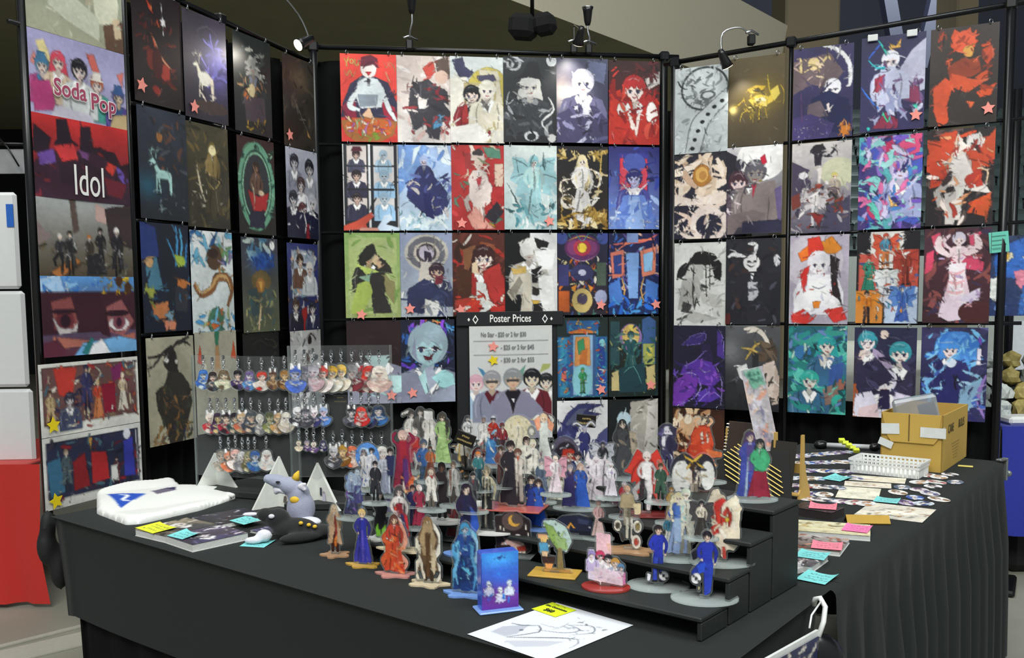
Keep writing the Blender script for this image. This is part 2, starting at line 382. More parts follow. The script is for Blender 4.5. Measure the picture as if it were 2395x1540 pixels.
    def run(s, spec, seed=0):
        w, h = s.w / 100, s.h / 100
        for cmd in spec.split(';'):
            t = cmd.split()
            if not t: continue
            o, t = t[0], t[1:]
            if o == 'B':
                a, b = np.array(hexc(t[0])), np.array(hexc(t[1])); k = (s.Y / s.h)[..., None]; s.p = (a * (1 - k) + b * k).astype(np.float32)
                if s.a is not None: s.a[:] = 1
            elif o == 'E': n = [float(x) for x in t[1:]]; s.ell(t[0], n[0] * w, n[1] * h, n[2] * w, n[3] * h, *(n[4:5]))
            elif o == 'G':                                     # soft glow
                n = [float(x) for x in t[1:]]; d = ((s.X - n[0] * w) / (n[2] * w)) ** 2 + ((s.Y - n[1] * h) / (n[3] * h)) ** 2
                k = np.exp(-d * 1.5)[..., None]; s.p = s.p * (1 - k) + np.array(hexc(t[0])) * k
            elif o == 'P': n = [float(x) for x in t[1:]]; s.poly(t[0], [(n[i] * w, n[i + 1] * h) for i in range(0, len(n), 2)])
            elif o == 'R': n = [float(x) for x in t[1:]]; s.poly(t[0], [(n[0] * w, n[1] * h), (n[2] * w, n[1] * h), (n[2] * w, n[3] * h), (n[0] * w, n[3] * h)])
            elif o == 'L': n = [float(x) for x in t[1:]]; s.line(t[0], n[0] * h, [(n[i] * w, n[i + 1] * h) for i in range(1, len(n), 2)])
            elif o == 'N':
                g = random.Random(int(t[0])); cs = t[3].split(','); b = [float(x) for x in t[4:]] or [0, 0, 100, 100]; ln = float(t[2]) * h
                for _ in range(int(t[1])):
                    x, y, a = g.uniform(b[0], b[2]) * w, g.uniform(b[1], b[3]) * h, g.uniform(0, PI); l = ln * g.uniform(.4, 1.2)
                    s.line(g.choice(cs), l * g.uniform(.15, .4), [(x - math.cos(a) * l / 2, y - math.sin(a) * l / 2), (x + g.uniform(-.2, .2) * l, y), (x + math.cos(a) * l / 2, y + math.sin(a) * l / 2)])
            elif o == 'F': s.fig(float(t[0]) * w, float(t[1]) * h, float(t[2]) * h, *t[3:8], *(t[8:9]), *([int(t[9])] if len(t) > 9 else []))
            elif o == 'U': s.bust(float(t[0]) * w, float(t[1]) * h, float(t[2]) * h, *t[3:])
            elif o == 'D': s.stag(float(t[0]) * w, float(t[1]) * h, float(t[2]) * h, *t[3:4], *([int(t[4])] if len(t) > 4 else []))
            elif o == 'S':
                n = [float(x) for x in t[1:]]; s.poly(t[0], [(n[0] * w + n[2] * h * (1 if i % 2 == 0 else .45) * math.sin(PI * i / 5), n[1] * h - n[2] * h * (1 if i % 2 == 0 else .45) * math.cos(PI * i / 5)) for i in range(10)])
        return s
    def down(s):
        p = s.p.reshape(s.h // 2, 2, s.w // 2, 2, 3).mean((1, 3))
        if s.a is None: return p
        a = s.a.reshape(s.h // 2, 2, s.w // 2, 2); al = a.mean((1, 3))
        p = (s.p * s.a[..., None]).reshape(s.h // 2, 2, s.w // 2, 2, 3).sum((1, 3)) / np.maximum(a.sum((1, 3)), 1e-3)[..., None]
        return p, al
def s2l_a(p): return np.where(p <= .04045, p / 12.92, ((p + .055) / 1.055) ** 2.4)
def sheet_mesh(name, w, h, col, curl=.0, m=None, bend=None):   # a printed sheet in local xz, y = 0 the front, origin at its top left corner
    ny, nx = col.shape[:2]
    x = np.linspace(0, w, nx); z = np.linspace(0, -h, ny)
    X, Z = np.meshgrid(x, z); Yv = curl * np.sin(X / w * PI) * (.3 + .7 * (-Z / h)) if bend is None else bend(X / w, -Z / h)
    v = np.stack([X, Yv, Z], -1).reshape(-1, 3).astype(np.float32)
    i = np.arange(ny * nx).reshape(ny, nx)
    f = np.stack([i[:-1, :-1], i[1:, :-1], i[1:, 1:], i[:-1, 1:]], -1).reshape(-1, 4).astype(np.int32)
    me = bpy.data.meshes.new(name)
    me.vertices.add(len(v)); me.vertices.foreach_set('co', v.ravel())
    me.loops.add(f.size); me.loops.foreach_set('vertex_index', f.ravel())
    me.polygons.add(len(f)); me.polygons.foreach_set('loop_start', np.arange(0, f.size, 4, dtype=np.int32))
    me.update(calc_edges=True)
    a = me.color_attributes.new('ink', 'FLOAT_COLOR', 'POINT')
    cc = np.ones((len(v), 4), np.float32); cc[:, :3] = s2l_a(col.reshape(-1, 3)); a.data.foreach_set('color', cc.ravel())
    me.materials.append(m or PRINT)
    return me
def outline(al, lev=.5, col=None):       # filled contour of a mask: points in grid units, polygons, colours
    ny, nx = al.shape; V, Fc, Cc, key = [], [], [], {}
    def pt(k, x, y, c):
        if k not in key: key[k] = len(V); V.append((x, y)); Cc.append(c)
        return key[k]
    ins = al > lev
    cells = np.argwhere(ins[:-1, :-1] | ins[1:, :-1] | ins[:-1, 1:] | ins[1:, 1:])
    for y, x in cells:
        cs = ((y, x), (y + 1, x), (y + 1, x + 1), (y, x + 1)); f = []
        for i in range(4):
            a, b = cs[i], cs[(i + 1) % 4]
            if ins[a]: f.append(pt(a, a[1], a[0], None if col is None else col[a]))
            if ins[a] != ins[b]:
                t = (lev - al[a]) / (al[b] - al[a]); k = (min(a, b), max(a, b)); c = a if ins[a] else b
                f.append(pt(k, a[1] + (b[1] - a[1]) * t, a[0] + (b[0] - a[0]) * t, None if col is None else col[c]))
        if len(f) > 2: Fc.append(f)
    return V, Fc, Cc
def blur(a, n):
    for _ in range(n):
        p = np.pad(a, 1); a = (p[:-2, 1:-1] + p[2:, 1:-1] + p[1:-1, :-2] + p[1:-1, 2:] + 2 * a) / 6
    return a
def decal(name, al, col, w, h, y, m):    # flat printed shape standing in local xz, x centred, z from 0
    ny, nx = al.shape; V, Fc, Cc = outline(al, .5, s2l_a(col))
    b = MB(); b.v = [((p[0] / (nx - 1) - .5) * w, y, (1 - p[1] / (ny - 1)) * h) for p in V]; b.f = [tuple(f) for f in Fc]; b.c = Cc
    return b.mesh(name, m)
def plate(name, al, w, h, t, m, grow=2, lev=.12):
    a = blur(np.pad(al, 3), grow)[::2, ::2]; ny, nx = a.shape; V, Fc, _ = outline(a, lev)
    sx, sz = w / (al.shape[1] - 1), h / (al.shape[0] - 1)
    P = [((p[0] * 2 - 3) * sx - w / 2, h - (p[1] * 2 - 3) * sz) for p in V]
    b = MB(); n = len(P); b.v = [(x, -t / 2, z) for x, z in P] + [(x, t / 2, z) for x, z in P]
    cnt = {}
    for f in Fc:
        b.f.append(tuple(f)); b.f.append(tuple(i + n for i in f[::-1]))
        for i, j in zip(f, f[1:] + f[:1]): cnt[i, j] = 1
    for (i, j) in cnt:
        if (j, i) not in cnt: b.f.append((j, i, i + n, j + n))
    return b.mesh(name, m)
# ------------------------------------------------------------------ the hall
TZ = .74
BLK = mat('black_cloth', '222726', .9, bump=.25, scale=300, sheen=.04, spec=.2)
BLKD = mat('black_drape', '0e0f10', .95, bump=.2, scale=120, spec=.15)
def struct(name, mb, m, **k): return mb.build(name, m, None, kind='structure', **k)
conc = mat('concrete_floor', '8d8c80', .55, bump=.1, scale=3, var=.22)
struct('floor', MB().box((0, 10, -.05), (60, 60, .1)), conc)
struct('wall_back', MB().box((-7, 17.0, 3), (20.4, .3, 7)), mat('dark_hall_wall', '15161a', .9))
# sloping underside of the upper seating with its pale edge
sof = mat('olive_soffit', 'a09c7c', .8, bump=.05, scale=2, var=.18)
ZS = 4.2
e0, e1 = at(1195, 0, ZS), at(1640, 168, ZS)
dv = (e1 - e0).normalized(); n0 = e0 - dv * 8; n1 = e1 + dv * 3
t0, t1 = deep(1560, 70, e1.y), 0
fh = 1.02
fas = MB(); fas.add([n0, n1, n1 + Vector((.35, .1, fh)), n0 + Vector((.35, .1, fh)), n0 + Vector((-.3, 0, 0)), n1 + Vector((-.3, 0, 0)), n1 + Vector((-.3, 0, fh)), n0 + Vector((-.3, 0, fh))],
                     [(0, 1, 2, 3), (4, 7, 6, 5), (0, 4, 5, 1), (3, 2, 6, 7), (0, 3, 7, 4), (1, 5, 6, 2)])
struct('beam_edge', fas, mat('cream_fascia', 'e0d8c0', .8, var=.06))
sl = MB(); sl.prism([(n0.x, n0.y), (n1.x, n1.y), (-14, n1.y + 4), (-14, n0.y)], ZS, ZS + .2)
struct('ceiling', sl, sof)
struct('roof', MB().box((10, 26, 14), (70, 50, .3)), mat('dark_roof', '1c2030', .9))
navy = mat('navy_truss', '12162a', .6, var=.3)
for i, (x, y, z, rx) in enumerate(((5, 22, 8.3, .25), (8, 22, 8.4, -.2), (10.5, 24, 8.6, .2), (13, 24, 8.9, -.25))):
    b = MB(); q = Matrix.Rotation(rx, 3, 'Y'); b.box((x, y, z + 1), (.28, .28, 6), 0, q); struct('roof_beam', b, navy)
colm = mat('beige_column', '8c8068', .85, var=.08)
for px0, px1, y in ((1820, 1945, 15), (2212, 2262, 16)):
    a, b = deep(px0, 60, y), deep(px1, 60, y)
    m_ = MB(); m_.box(((a.x + b.x) / 2, y, 5), (b.x - a.x, .8, 10), bev=.03); struct('column', m_, colm)
dk = MB()
a, b = deep(1660, 60, 19), deep(2600, 60, 19)
dk.box(((a.x + b.x) / 2, 36, 5.0), (50, .3, 24)); struct('wall_far', dk, mat('dark_upper_hall', '10131e', .9))
# the stadium seats seen through the gaps on the right
seatm = mat('grey_green_seat', '2a3231', .3, var=.1)
def seat_mesh():
    b = MB()
    n = 6
    for k in range(n):
        z0, z1 = .05 + .42 * k / n, .05 + .42 * (k + 1) / n
        f = lambda z: .215 * (1 - .25 * max(0, (z - .3) / .17) ** 2); g = lambda z: .05 * math.sin((z - .05) / .42 * PI * .9)
        b.add([(-f(z0), g(z0), z0), (f(z0), g(z0), z0), (f(z1), g(z1), z1), (-f(z1), g(z1), z1), (-f(z0), g(z0) + .04, z0), (f(z0), g(z0) + .04, z0), (f(z1), g(z1) + .04, z1), (-f(z1), g(z1) + .04, z1)],
              [(0, 1, 2, 3), (7, 6, 5, 4), (0, 3, 7, 4), (1, 5, 6, 2)] + ([(3, 2, 6, 7)] if k == n - 1 else []))
    b.box((0, -.2, .07), (.42, .4, .05), bev=.02); b.box((0, -.02, -.1), (.1, .1, .3))
    return b.mesh('stadium_seat', seatm)
SM = seat_mesh(); concs = mat('seating_step', '0e1011', .9)
for r in range(13):
    y = 26 + r * .62; z = 2.3 + r * .385
    a = deep(1760, 400, y).x; b = deep(2520, 400, y).x
    struct('seating_step', MB().box(((a + b) / 2 + 3, y + .3, z - .35), (b - a + 6, .66, .5)), concs)
    x = a
    while x < b + .4:
        px = 1197 + x / y * FPX
        if any(lo < px < hi for lo, hi in ((1830, 2520),)):
            put('stadium_seat', SM, None, (x, y, z), 'empty grey-green folding seat in the stands behind the poster stands', 'seat', 'stadium seats behind the right stand')
        x += .50
struct('stand_front_wall', MB().box((13, 25.5, 1.0), (16, .2, 2.4)), mat('pale_concrete', '6c706a', .8, var=.08))

# ------------------------------------------------------------------ poster stands
WALLS = {'L': (-1.44014, 3.78779, 68.9606), 'B': (-.84778, 4.97174, 9.7217), 'R': (.86154, 5.1157, -29.0894), 'X': (-1.61436, 3.33103, 67.3887)}
def onw(w, s, z, off=0):
    bx, by, a = WALLS[w]; a = math.radians(a)
    return Vector((bx + s * math.cos(a) + off * math.sin(a), by + s * math.sin(a) - off * math.cos(a), EYE + z))
def wyaw(w): return math.radians(WALLS[w][2])
pipe = mat('black_pipe', '17181a', .3, metal=.3, var=.05)
steel = mat('bright_steel', 'c9ccd0', .25, metal=1, var=.05)
def stand(w, s0, s1, ztop, bars, posts, label, off=-.03, zf=0):
    root = thing('poster_stand', label, 'frame', onw(w, s0, -EYE, off), wyaw(w))
    L = s1 - s0; zt = ztop
    MB().tube([(-.06, 0, EYE + zt[0]), (L + .06, 0, EYE + zt[1])], .013).build('top_rail', pipe, root, True)
    for zb in bars: MB().tube([(0, 0, EYE + zb[0]), (L, 0, EYE + zb[1])], .0085).build('crossbar', pipe, root, True)
    for p, r in posts:
        MB().tube([(p - s0, .0, zf), (p - s0, 0, EYE + zt[0] + (zt[1] - zt[0]) * (p - s0) / L)], r).build('post', pipe, root, True)
        MB().box((p - s0, 0, EYE + zt[0] + (zt[1] - zt[0]) * (p - s0) / L), (.05, .045, .05), bev=.008).build('rail_connector', pipe, root)
        if not zf: MB().box((p - s0, 0, .015), (.22, .3, .03), bev=.01).build('foot', pipe, root)
        else: MB().tube([(p - s0, 0, zf + .05), (p - s0 + .02, -.42 + .16 * p, zf + .05)], .011).build('table_arm', pipe, root, True)
    return root
stand('L', -.06, 1.33, (1.21, 1.155), ((.733, .71), (.285, .255), (-.163, -.185)), ((-.06, .02), (.585, .012), (1.31, .017)), 'black pipe frame holding the dark posters on the left side')
stand('B', -.15, 1.72, (1.222, 1.232), ((.743, .758), (.30, .31), (-.145, -.138)), ((-.13, .02), (1.70, .022)), 'black pipe frame holding the posters at the back of the booth')
stand('R', -.02, 1.62, (1.168, 1.245), ((.70, .74), (.245, .285), (-.185, -.165)), ((-.02, .022), (.575, .011), (1.53, .02)), 'black pipe frame carrying the poster rows on the right')
xs = stand('X', -.05, .48, (1.40, 1.38), ((.9, .9),), ((.004, .016), (.46, .016)), 'tall thin black pipe frame clamped to the left table end, with landscape posters', off=-.02, zf=.56)
def drape(w, s0, s1, z0, z1, off, label, waves=14):
    b = MB(); n = 90; amp = .018
    for i in range(n + 1):
        s = s0 + (s1 - s0) * i / n; k = i / n * waves * 2 * PI
        y = amp * math.sin(k) + .006 * math.sin(k * 2.3)
        for z in (z0, z1): p = onw(w, s, z, off + y); b.v.append(tuple(p))
    b.f = [(2 * i, 2 * i + 2, 2 * i + 3, 2 * i + 1) for i in range(n)]
    return b.build('black_drape', BLKD, None, True, label=label, cat='curtain')
drape('L', -.05, 1.36, -EYE + .01, 1.13, -.09, 'black curtain hanging behind the dark posters on the left')
drape('B', -.20, 1.72, -EYE + .01, 1.17, -.10, 'black curtain hanging behind the posters in the middle')
drape('R', -.05, 1.52, -EYE + .01, -.56, -.10, 'low black curtain below the posters on the right')

# ------------------------------------------------------------------ posters
PW, PH = .2794, .4318
RX = [-.003, .274, .597, .911, 1.209]
BX = [0, .277, .551, .825, 1.103, 1.385]
LX = [0, .282, .619, .987]
PINK, GOLD = 'f7958a', 'e8cf12'
pinkm, goldm = mat('pink_star_paper', PINK, .6), mat('yellow_star_paper', GOLD, .6)
ringm = mat('ring_metal', '9da0a4', .25, metal=1)
def star_poly(r): return [(r * (1 if i % 2 == 0 else .5) * math.sin(PI * i / 5), r * (1 if i % 2 == 0 else .5) * math.cos(PI * i / 5)) for i in range(10)]
XZ = Matrix(((1, 0, 0), (0, 0, -1), (0, 1, 0)))       # local xy -> xz
RINGM = MB().ring((0, 0, 0), .0105, .0022, n=12, m=5, M=Matrix.Rotation(.9, 3, 'Z')).mesh('hanging_ring', ringm, True)
STARM = {c: MB().prism(star_poly(.030), .0006, .0022, XZ).mesh('star_sticker', m) for c, m in (('p', pinkm), ('g', goldm))}
pcount = [0]
def poster(w, s, z, label, spec, stars='', pw=PW, ph=PH, res=(54, 84), off=None, curl=.004, warp=.014, amt=.09, rings=True, strokes=None, name='poster', cat='poster', group=None):
    pcount[0] += 1; k = pcount[0]
    a = Art(res[0] * 2, res[1] * 2).run(spec, k); a.noise(k, amt * .22, warp * .14, .04, strokes)
    me = sheet_mesh(name, pw, ph, a.down(), curl * random.choice((-1, .6, 1)))
    off = (.006 + .004 * (k % 3)) if off is None else off
    o = put(name, me, None, onw(w, s, z, off), label, cat, group or {'L': 'posters on the left stand', 'B': 'posters on the back stand', 'R': 'posters on the right stand', 'X': 'landscape posters at the left end'}[w], rot=(0, 0, wyaw(w)))
    if rings:
        for x in (.035, pw - .035): put('hanging_ring', RINGM, o, (x, 0, .006))
    for t in stars.split():
        c, x, y = t.split(','); st = put('star_sticker', STARM[c], o, (float(x) / 100 * pw, -.006, -float(y) / 100 * ph), rot=(0, random.uniform(-.25, .25), 0))
    return o
# ---- left stand, four columns
poster('L', LX[0], 1.17, 'dark wine poster with orange embers and a small white sparkle', 'B 2a2024 2c2626;N 3 46 10 4a1f20,5a2622,2c1a1c,6b3028 10 25 90 80;P c9472e 30 8 40 14 44 20 34 16;P f08a50 38 10 42 15 40 18;L d2603e 3 38 37 50 52 70 62 78 64;L e8b090 1.5 42 40 60 58 76 64;E 7a2a24 36 60 9 9;E a03a30 62 68 12 7;E 471a1c 48 62 10 14;E 8a2f2a 44 86 8 4;S ffffff 62 24 5;L ffffff 1 60 8 62 36;L d2603e 2 50 24 54 29', 'p,12,86', warp=.02)
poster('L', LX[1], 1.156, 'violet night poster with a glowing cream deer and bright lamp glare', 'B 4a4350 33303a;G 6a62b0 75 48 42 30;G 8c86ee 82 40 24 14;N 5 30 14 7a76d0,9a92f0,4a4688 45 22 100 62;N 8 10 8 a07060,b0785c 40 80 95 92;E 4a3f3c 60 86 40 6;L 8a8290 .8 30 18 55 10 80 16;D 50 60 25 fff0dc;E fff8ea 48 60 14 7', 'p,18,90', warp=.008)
poster('L', LX[2], 1.149, 'dark teal poster with a seated white-haired figure', 'B 2a3230 25282a;U 50 30 8 9a9a96 8a8680 2c3434 l 778;N 6 30 14 b9b9b0,8a8c88,3a4444 22 14 80 42;N 7 26 9 8a5a40,6a7a7a,b08a60,3a5050 15 42 85 62;P 4a4048 25 62 78 60 82 85 28 88;N 9 16 8 b08a30,d0a040,5a4a30 30 84 78 98;E b86a3a 30 62 6 4;E c8b890 45 55 10 7')
poster('L', LX[3], 1.133, 'murky brown poster of misty ruins crossed by a thin spear', 'B 3a342e 332e28;G 5a5040 55 24 30 16;N 12 34 14 4a4238,2a2622,544a3c;P 2a2520 10 60 60 52 75 70 40 92 5 85;P 55493a 50 22 58 8 70 24;P 4d4335 20 26 28 14 34 30;L b8b0a0 .9 28 42 55 62 78 82;P a07a4a 72 76 84 86 74 84', 'p,14,88')
poster('L', LX[0], .723, 'blue-black forest poster with a pale teal antlered stag', 'B 343b48 232a30;N 13 44 12 4a5058,2a3034,5a4038,3a3430,6a4a3c 30 10 100 75;G 2c5a70 18 70 30 14;E a06a3c 44 26 6 4;D 50 58 24 a8d0cc;N 14 12 5 7a8a94 40 80 90 95', warp=.012)
poster('L', LX[1], .708, 'olive brown poster with a golden hooded figure between leaves', 'B 4c4836 37342a;N 15 60 12 5a5236,6a5c3a,2f2c22,44402e,3a382c;F 60 16 70 7a6a3a c8b080 8a7648 4a4230 gl;E f4e4b0 60 24 9 5;L d8ccb0 3 24 40 30 60 40 75;L e0c878 1.4 44 52 62 62 80 50;N 16 14 6 c8c0a8,8a8070 10 62 90 96')
poster('L', LX[2], .698, 'poster with a round green medallion framing a figure in red', 'B 3a2422 2a2a26;E 6fa98a 50 50 49 46;E 2c5044 50 50 40 38;N 17 24 8 2a5a4a,9ad0b0 4 10 96 90;E 8fc4a4 50 50 38 36;E 34383a 50 50 34 33;F 50 24 70 3a2a22 a07458 6e5040 2a2a3c gl;P b03030 26 54 55 60 82 54 74 74 40 76;L e0d0b0 2 40 50 44 62 42 74;E e0c8a8 62 56 8 3;E 2c2c3e 50 82 22 7;S 1d3a32 15 20 4;S 1d3a32 85 20 4;S 1d3a32 50 9 4;S 1d3a32 12 74 4;S 1d3a32 88 76 4', warp=.008)
poster('L', LX[3], .696, 'pale grey poster crowded with dark-haired figures in navy uniforms', 'B b8bac8 8a8c9c;U 26 16 7 222432 d0ccd0 8a8c9a;U 72 20 8 22222a c8c4c8 a0a2ac;U 44 40 7 4a3a3a d8d0d0 e0e0e4;U 20 56 7 2a2a34 d8d4d8 22243a;U 78 58 8 b8b8c4 d8d4d4 23253c;U 46 68 7 5a3436 d0c8c8 24263c;P 20223a 0 78 40 70 100 74 100 100 0 100;P 8a2433 55 84 66 82 68 100 56 100;L e8e8ec 2.4 50 70 56 82 52 94;N 18 20 6 e0e0ea,3a3c50 0 60 100 90')
poster('L', LX[0], .278, 'deep blue night poster with cyan feathers and an orange-lit house', 'B 1f2636 1a2230;P 2a3c78 0 0 30 4 36 30 0 34;P 1d242e 36 4 70 0 72 60 48 90;L 4a9ad0 3 68 40 74 20 72 2;L 5ab4e0 3 76 40 84 20 80 4;L 3a84c0 3 90 40 94 18;L 4aa0d8 2 72 38 60 22 52 14;P a8c04a 66 28 88 30 90 38 74 40;P 4a7a90 8 40 30 30 42 62 12 60;E c8a070 16 36 8 5;P 9aa048 4 58 24 60 20 74;P c8783c 72 50 92 52 90 60 70 58;P 30343c 66 58 94 60 90 82 64 80;P c0784a 16 74 50 72 54 86 22 88;P d88a6a 36 88 66 90 62 98 44 98;P 7aa0b0 40 84 60 80 58 90;N 21 24 8 2a4a6a,6a4a34,3a6a8a 0 50 100 96')
poster('L', LX[1], .262, 'white poster with a long brown serpent curling through blue waves', 'B e4e8e8 d0dcdc;N 22 26 16 4a8ab8,6ab0d0,2a5a90,a8d0e0 0 0 100 30;N 23 18 14 6a9a6a,8a7aa0,c08a4a 60 14 100 45;L 8a5a34 9 6 52 22 62 46 56 60 46 84 46 94 58 82 74;L c8a068 4 8 50 22 60 46 54 62 44 84 46 92 58;E 5a4432 54 26 18 12;E 3a2c24 52 22 12 5;P 4a7a60 30 90 44 76 60 74 72 84 66 98 40 98;N 24 24 8 5a8a7a,3a6a5a,d0783c,a8b878 22 78 84 98;E d07038 52 92 10 5;N 25 12 14 4a9ad0,7ac0e0 0 80 100 100')
poster('L', LX[2], .25, 'dark poster with a blue plumed crown above a brown mask', 'B 3a3c4c 5a6048;N 26 16 18 8ab0b8,4a7a9a,c0d0c8 20 2 70 20;E f0f0ea 84 8 7 5;G 2050b0 55 26 32 12;N 27 40 10 2050a8,1a3c80,3068c0 30 18 86 36;E 6a5a38 52 46 26 12;E 9a6a38 50 50 12 8;P c8984a 44 46 56 46 52 58;P 3a4c50 16 56 40 52 44 80 26 84;P 4a5450 60 52 86 58 80 84 60 80;L d0b890 4 50 68 46 84 42 98;N 28 40 10 5a6a50,8a8a60,a8a070,3a5a60 10 58 90 98')
poster('L', LX[3], .239, 'poster of a busy crowd climbing a clock tower against indigo', 'B 3a4080 2a2c50;R a8b0c0 14 8 84 60;N 30 60 10 c8c8c8,3a3c48,7a98a8,d0a890,6a5a58,e8e8e8 12 8 90 64;E d8b8b8 42 40 14 10;E 7a4a50 44 40 8 6;U 40 20 6 3a2420 d8c0b0 6a4a40;U 70 28 6 e0dcd8 d8c8c0 c8ccd0;N 31 40 9 2a2838,7a5040,c8c0c8,4a3848 0 60 100 92;P a02c2c 42 74 58 72 62 100 44 100;U 24 70 6 4a3430 d8c8c0 2a2838;U 76 74 6 2a2a34 d8d0d0 30304c')
poster('L', LX[0], -.175, 'cream poster with a tall dark antlered silhouette filled with foliage', 'B aaa590 a8a38c;N 33 14 5 989280,b4ae98;P 2a2622 38 12 50 8 60 16 64 34 52 38 34 26;L 2a2622 3 48 14 64 6 90 2;L 2a2622 2 66 8 80 6 92 10;L 2a2622 2.4 40 14 20 18 4 18;L 2a2622 2 30 17 14 26 2 28;E f0f0e8 40 22 5 2.4;E f0f0e8 60 24 3 2;P 33302a 44 32 68 34 86 46 92 64 74 90 66 100 40 100 34 84 18 66 16 50 34 44;N 34 60 8 6a4e34,7a5a3a,4a4a34,8a6238,2a2a24,3a4030 22 46 86 98;N 35 30 7 8a6a3c,5a5a3c,9a7444,3a3a50 10 82 92 100', rings=True)
poster('L', LX[1], -.165, 'cream poster with striped balloon tail and two red flames', 'B b0ab98 a0a08e;P 2f7a5a 46 0 58 0 54 14 48 14;P b0885a 48 14 55 14 58 40 44 40;P c84a2a 6 30 12 12 18 32;P c8522a 84 28 92 10 98 30;E d8d4c4 22 34 4 3;E b09878 50 42 14 5;N 36 26 8 8a8a80,6a6058,c0b8a0,5a504a 20 40 90 90;P 585a4c 20 84 70 88 64 98 24 98', ph=.4318)
poster('L', LX[2], -.185, 'almost black poster with faint bronze ornaments', 'B 15130f 17130f;L 3a3528 1.2 22 14 45 8 70 16;L 4a4430 1.2 60 8 84 10 88 18 72 14;N 38 26 6 2a2418,3a3222,1a1610 10 4 90 60', amt=.2)
poster('L', LX[3], -.19, 'grey monochrome portrait poster with one dark eye', 'B bdbcba 9a9c9e;U 40 40 17 d0d0d0 c4c0bc 9aa0a4;E 2c2422 62 12 6 5;L 3a3232 1.6 54 8 68 5 82 12;P 5a3c38 50 26 64 24 60 36 52 40;N 39 40 12 d8d8d6,8a8c8e,54565a,b0b4b8 0 0 100 100;P 2c2e32 30 54 40 44 46 58')
# ---- back stand
poster('B', BX[0], 1.185, 'red poster of a suited man in a cape behind a bowl of food', 'B ee4436 d83a34;L e0c060 1.6 8 5 12 10 16 5;L e0c060 1.6 12 10 12 15;E e0c060 21 9 4 3;E ee4436 21 9 2 1.6;L e0c060 1.4 27 6 28 13 33 12 33 6;L c89a50 1.4 8 19 12 25 18 19 22 26 28 20;L d88a60 1.2 76 8 82 15 88 9 96 16;L d88a60 1.4 80 20 86 30;P 2c2a4a 4 56 18 34 40 24 62 26 84 32 100 56 98 72 0 72;P 8a1c3c 2 60 24 46 30 70 10 78;P a8203c 70 50 96 60 100 80 76 70;P d8e0e4 30 32 46 26 66 28 78 40 72 60 34 62 28 50;P 8a94a0 30 46 66 46 64 58 34 60;P 33313f 47 26 53 26 52 36 48 36;L dfe6e8 7 36 36 16 58 34 64;L dfe6e8 6 74 40 84 60 98 76;E f0e4e0 50 17 14 10;P 6a1830 36 14 38 4 54 1 66 5 68 16 58 12 46 14;P c02030 44 20 56 20 50 25;P a86a34 0 76 50 70 100 76 92 92 70 99 24 99 8 92;E c8682c 50 82 44 9;N 41 44 8 e8542c,d83a20,e8c8a0,7aa068,f0e0d0,b06ab0 12 74 88 90;P f0c4a0 36 70 50 60 60 74;N 42 10 7 7a9a30,a8b83a 30 90 70 99', res=(72, 110), warp=.008)
poster('B', BX[1], 1.187, 'pale pink and grey poster of two intertwined dark-suited figures', 'B d8c8c0 e4dcd8;N 43 30 20 c8b8b4,f0e8e4,b0a0a0,e0c0b8;P c8483c 48 14 66 6 72 18 58 28;P 5c4a44 70 6 94 0 98 24 80 32;E d8b8a8 82 24 12 8;P 3a3840 26 36 56 26 72 34 92 40 98 70 82 76 76 96 58 94 52 78 30 88 22 60;P 5a5660 30 38 46 34 44 56;P f0e8e4 38 48 56 50 54 58 40 62;P 5a9ac8 66 70 80 66 82 80 66 84;P 8a2430 70 40 80 34 74 54;N 44 26 14 2c2a34,4a4650,a03a40,e8dcd8 20 30 98 92;P e8e0dc 0 70 24 80 30 100 0 100', res=(72, 110))
poster('B', BX[2], 1.19, 'cream and gold poster of two men in a picture frame', 'B d4dcdc e0dcd0;E c8b858 70 42 40 30;P e8e4d8 0 26 30 20 30 80 0 90;P d8d0b8 52 14 88 16 98 60 70 70;R b8a878 26 30 84 76;R e0d8c8 30 33 80 73;P 3a3c5c 4 4 24 2 28 12 44 18 36 24 16 24;P 4a4660 48 22 80 20 86 28 52 28;U 40 44 9 1a1a20 f0dcd0 8a2028;P 241c28 30 60 44 54 58 60 60 76 34 76;P a83030 22 58 32 56 34 76 22 76;U 68 38 9 e0dccc f4e8e0 e4ddc8;P 6a6460 58 48 72 58 68 62 56 52;N 47 26 16 f0e8d8,d8ccb0,c0b080,e8e4dc 0 70 100 100;P f4f0ea 0 82 50 76 74 92 60 100 0 100', res=(72, 110))
poster('B', BX[3], 1.196, 'charcoal poster of a pale-haired laughing figure in a wide dark hat', 'B 2c3034 26282c;E b0b4b8 20 8 14 9;E 24282c 20 8 9 6;E c8ccce 90 4 10 7;N 48 22 10 b0b4b8,70747a,3a3e44 0 0 100 20;U 50 34 11 c8c8c4 d0ccc6 3c4046 l 8a8e92;P 1f2226 20 26 36 20 46 6 64 6 70 20 86 26 50 24;P 34383e 16 58 50 54 84 58 96 92 4 92;N 49 30 16 54585e,24262a,9a9ea2,3c4046 6 52 96 92;L d8dadb 3 84 46 94 60 76 72 72 78 84 88;L b0b4b6 2 12 40 6 56 20 50;E c8ccce 52 92 14 6;E 24282c 52 93 8 4;E d0d0d0 90 94 8 5', res=(72, 110))
poster('B', BX[4], 1.20, 'slate violet poster of a white-haired person lit by a lamp', 'B 4a4c62 38364e;G c8b8b4 10 40 26 26;G ffffff 34 44 26 14;P 6a7090 60 2 96 6 92 30 66 24;U 52 28 12 c8c8d8 f2f0f4 6c6a8e;P 423f60 4 66 40 54 76 56 98 72 100 100 0 100;L e8e8f0 5 34 60 56 56 66 62;P d8d8e8 34 56 64 54 70 66 40 68;N 51 34 16 5a5880,8a88b0,34304c,b0b0cc 0 60 100 98', res=(72, 110))  # white glow is the clip lamp's hot spot painted into the print
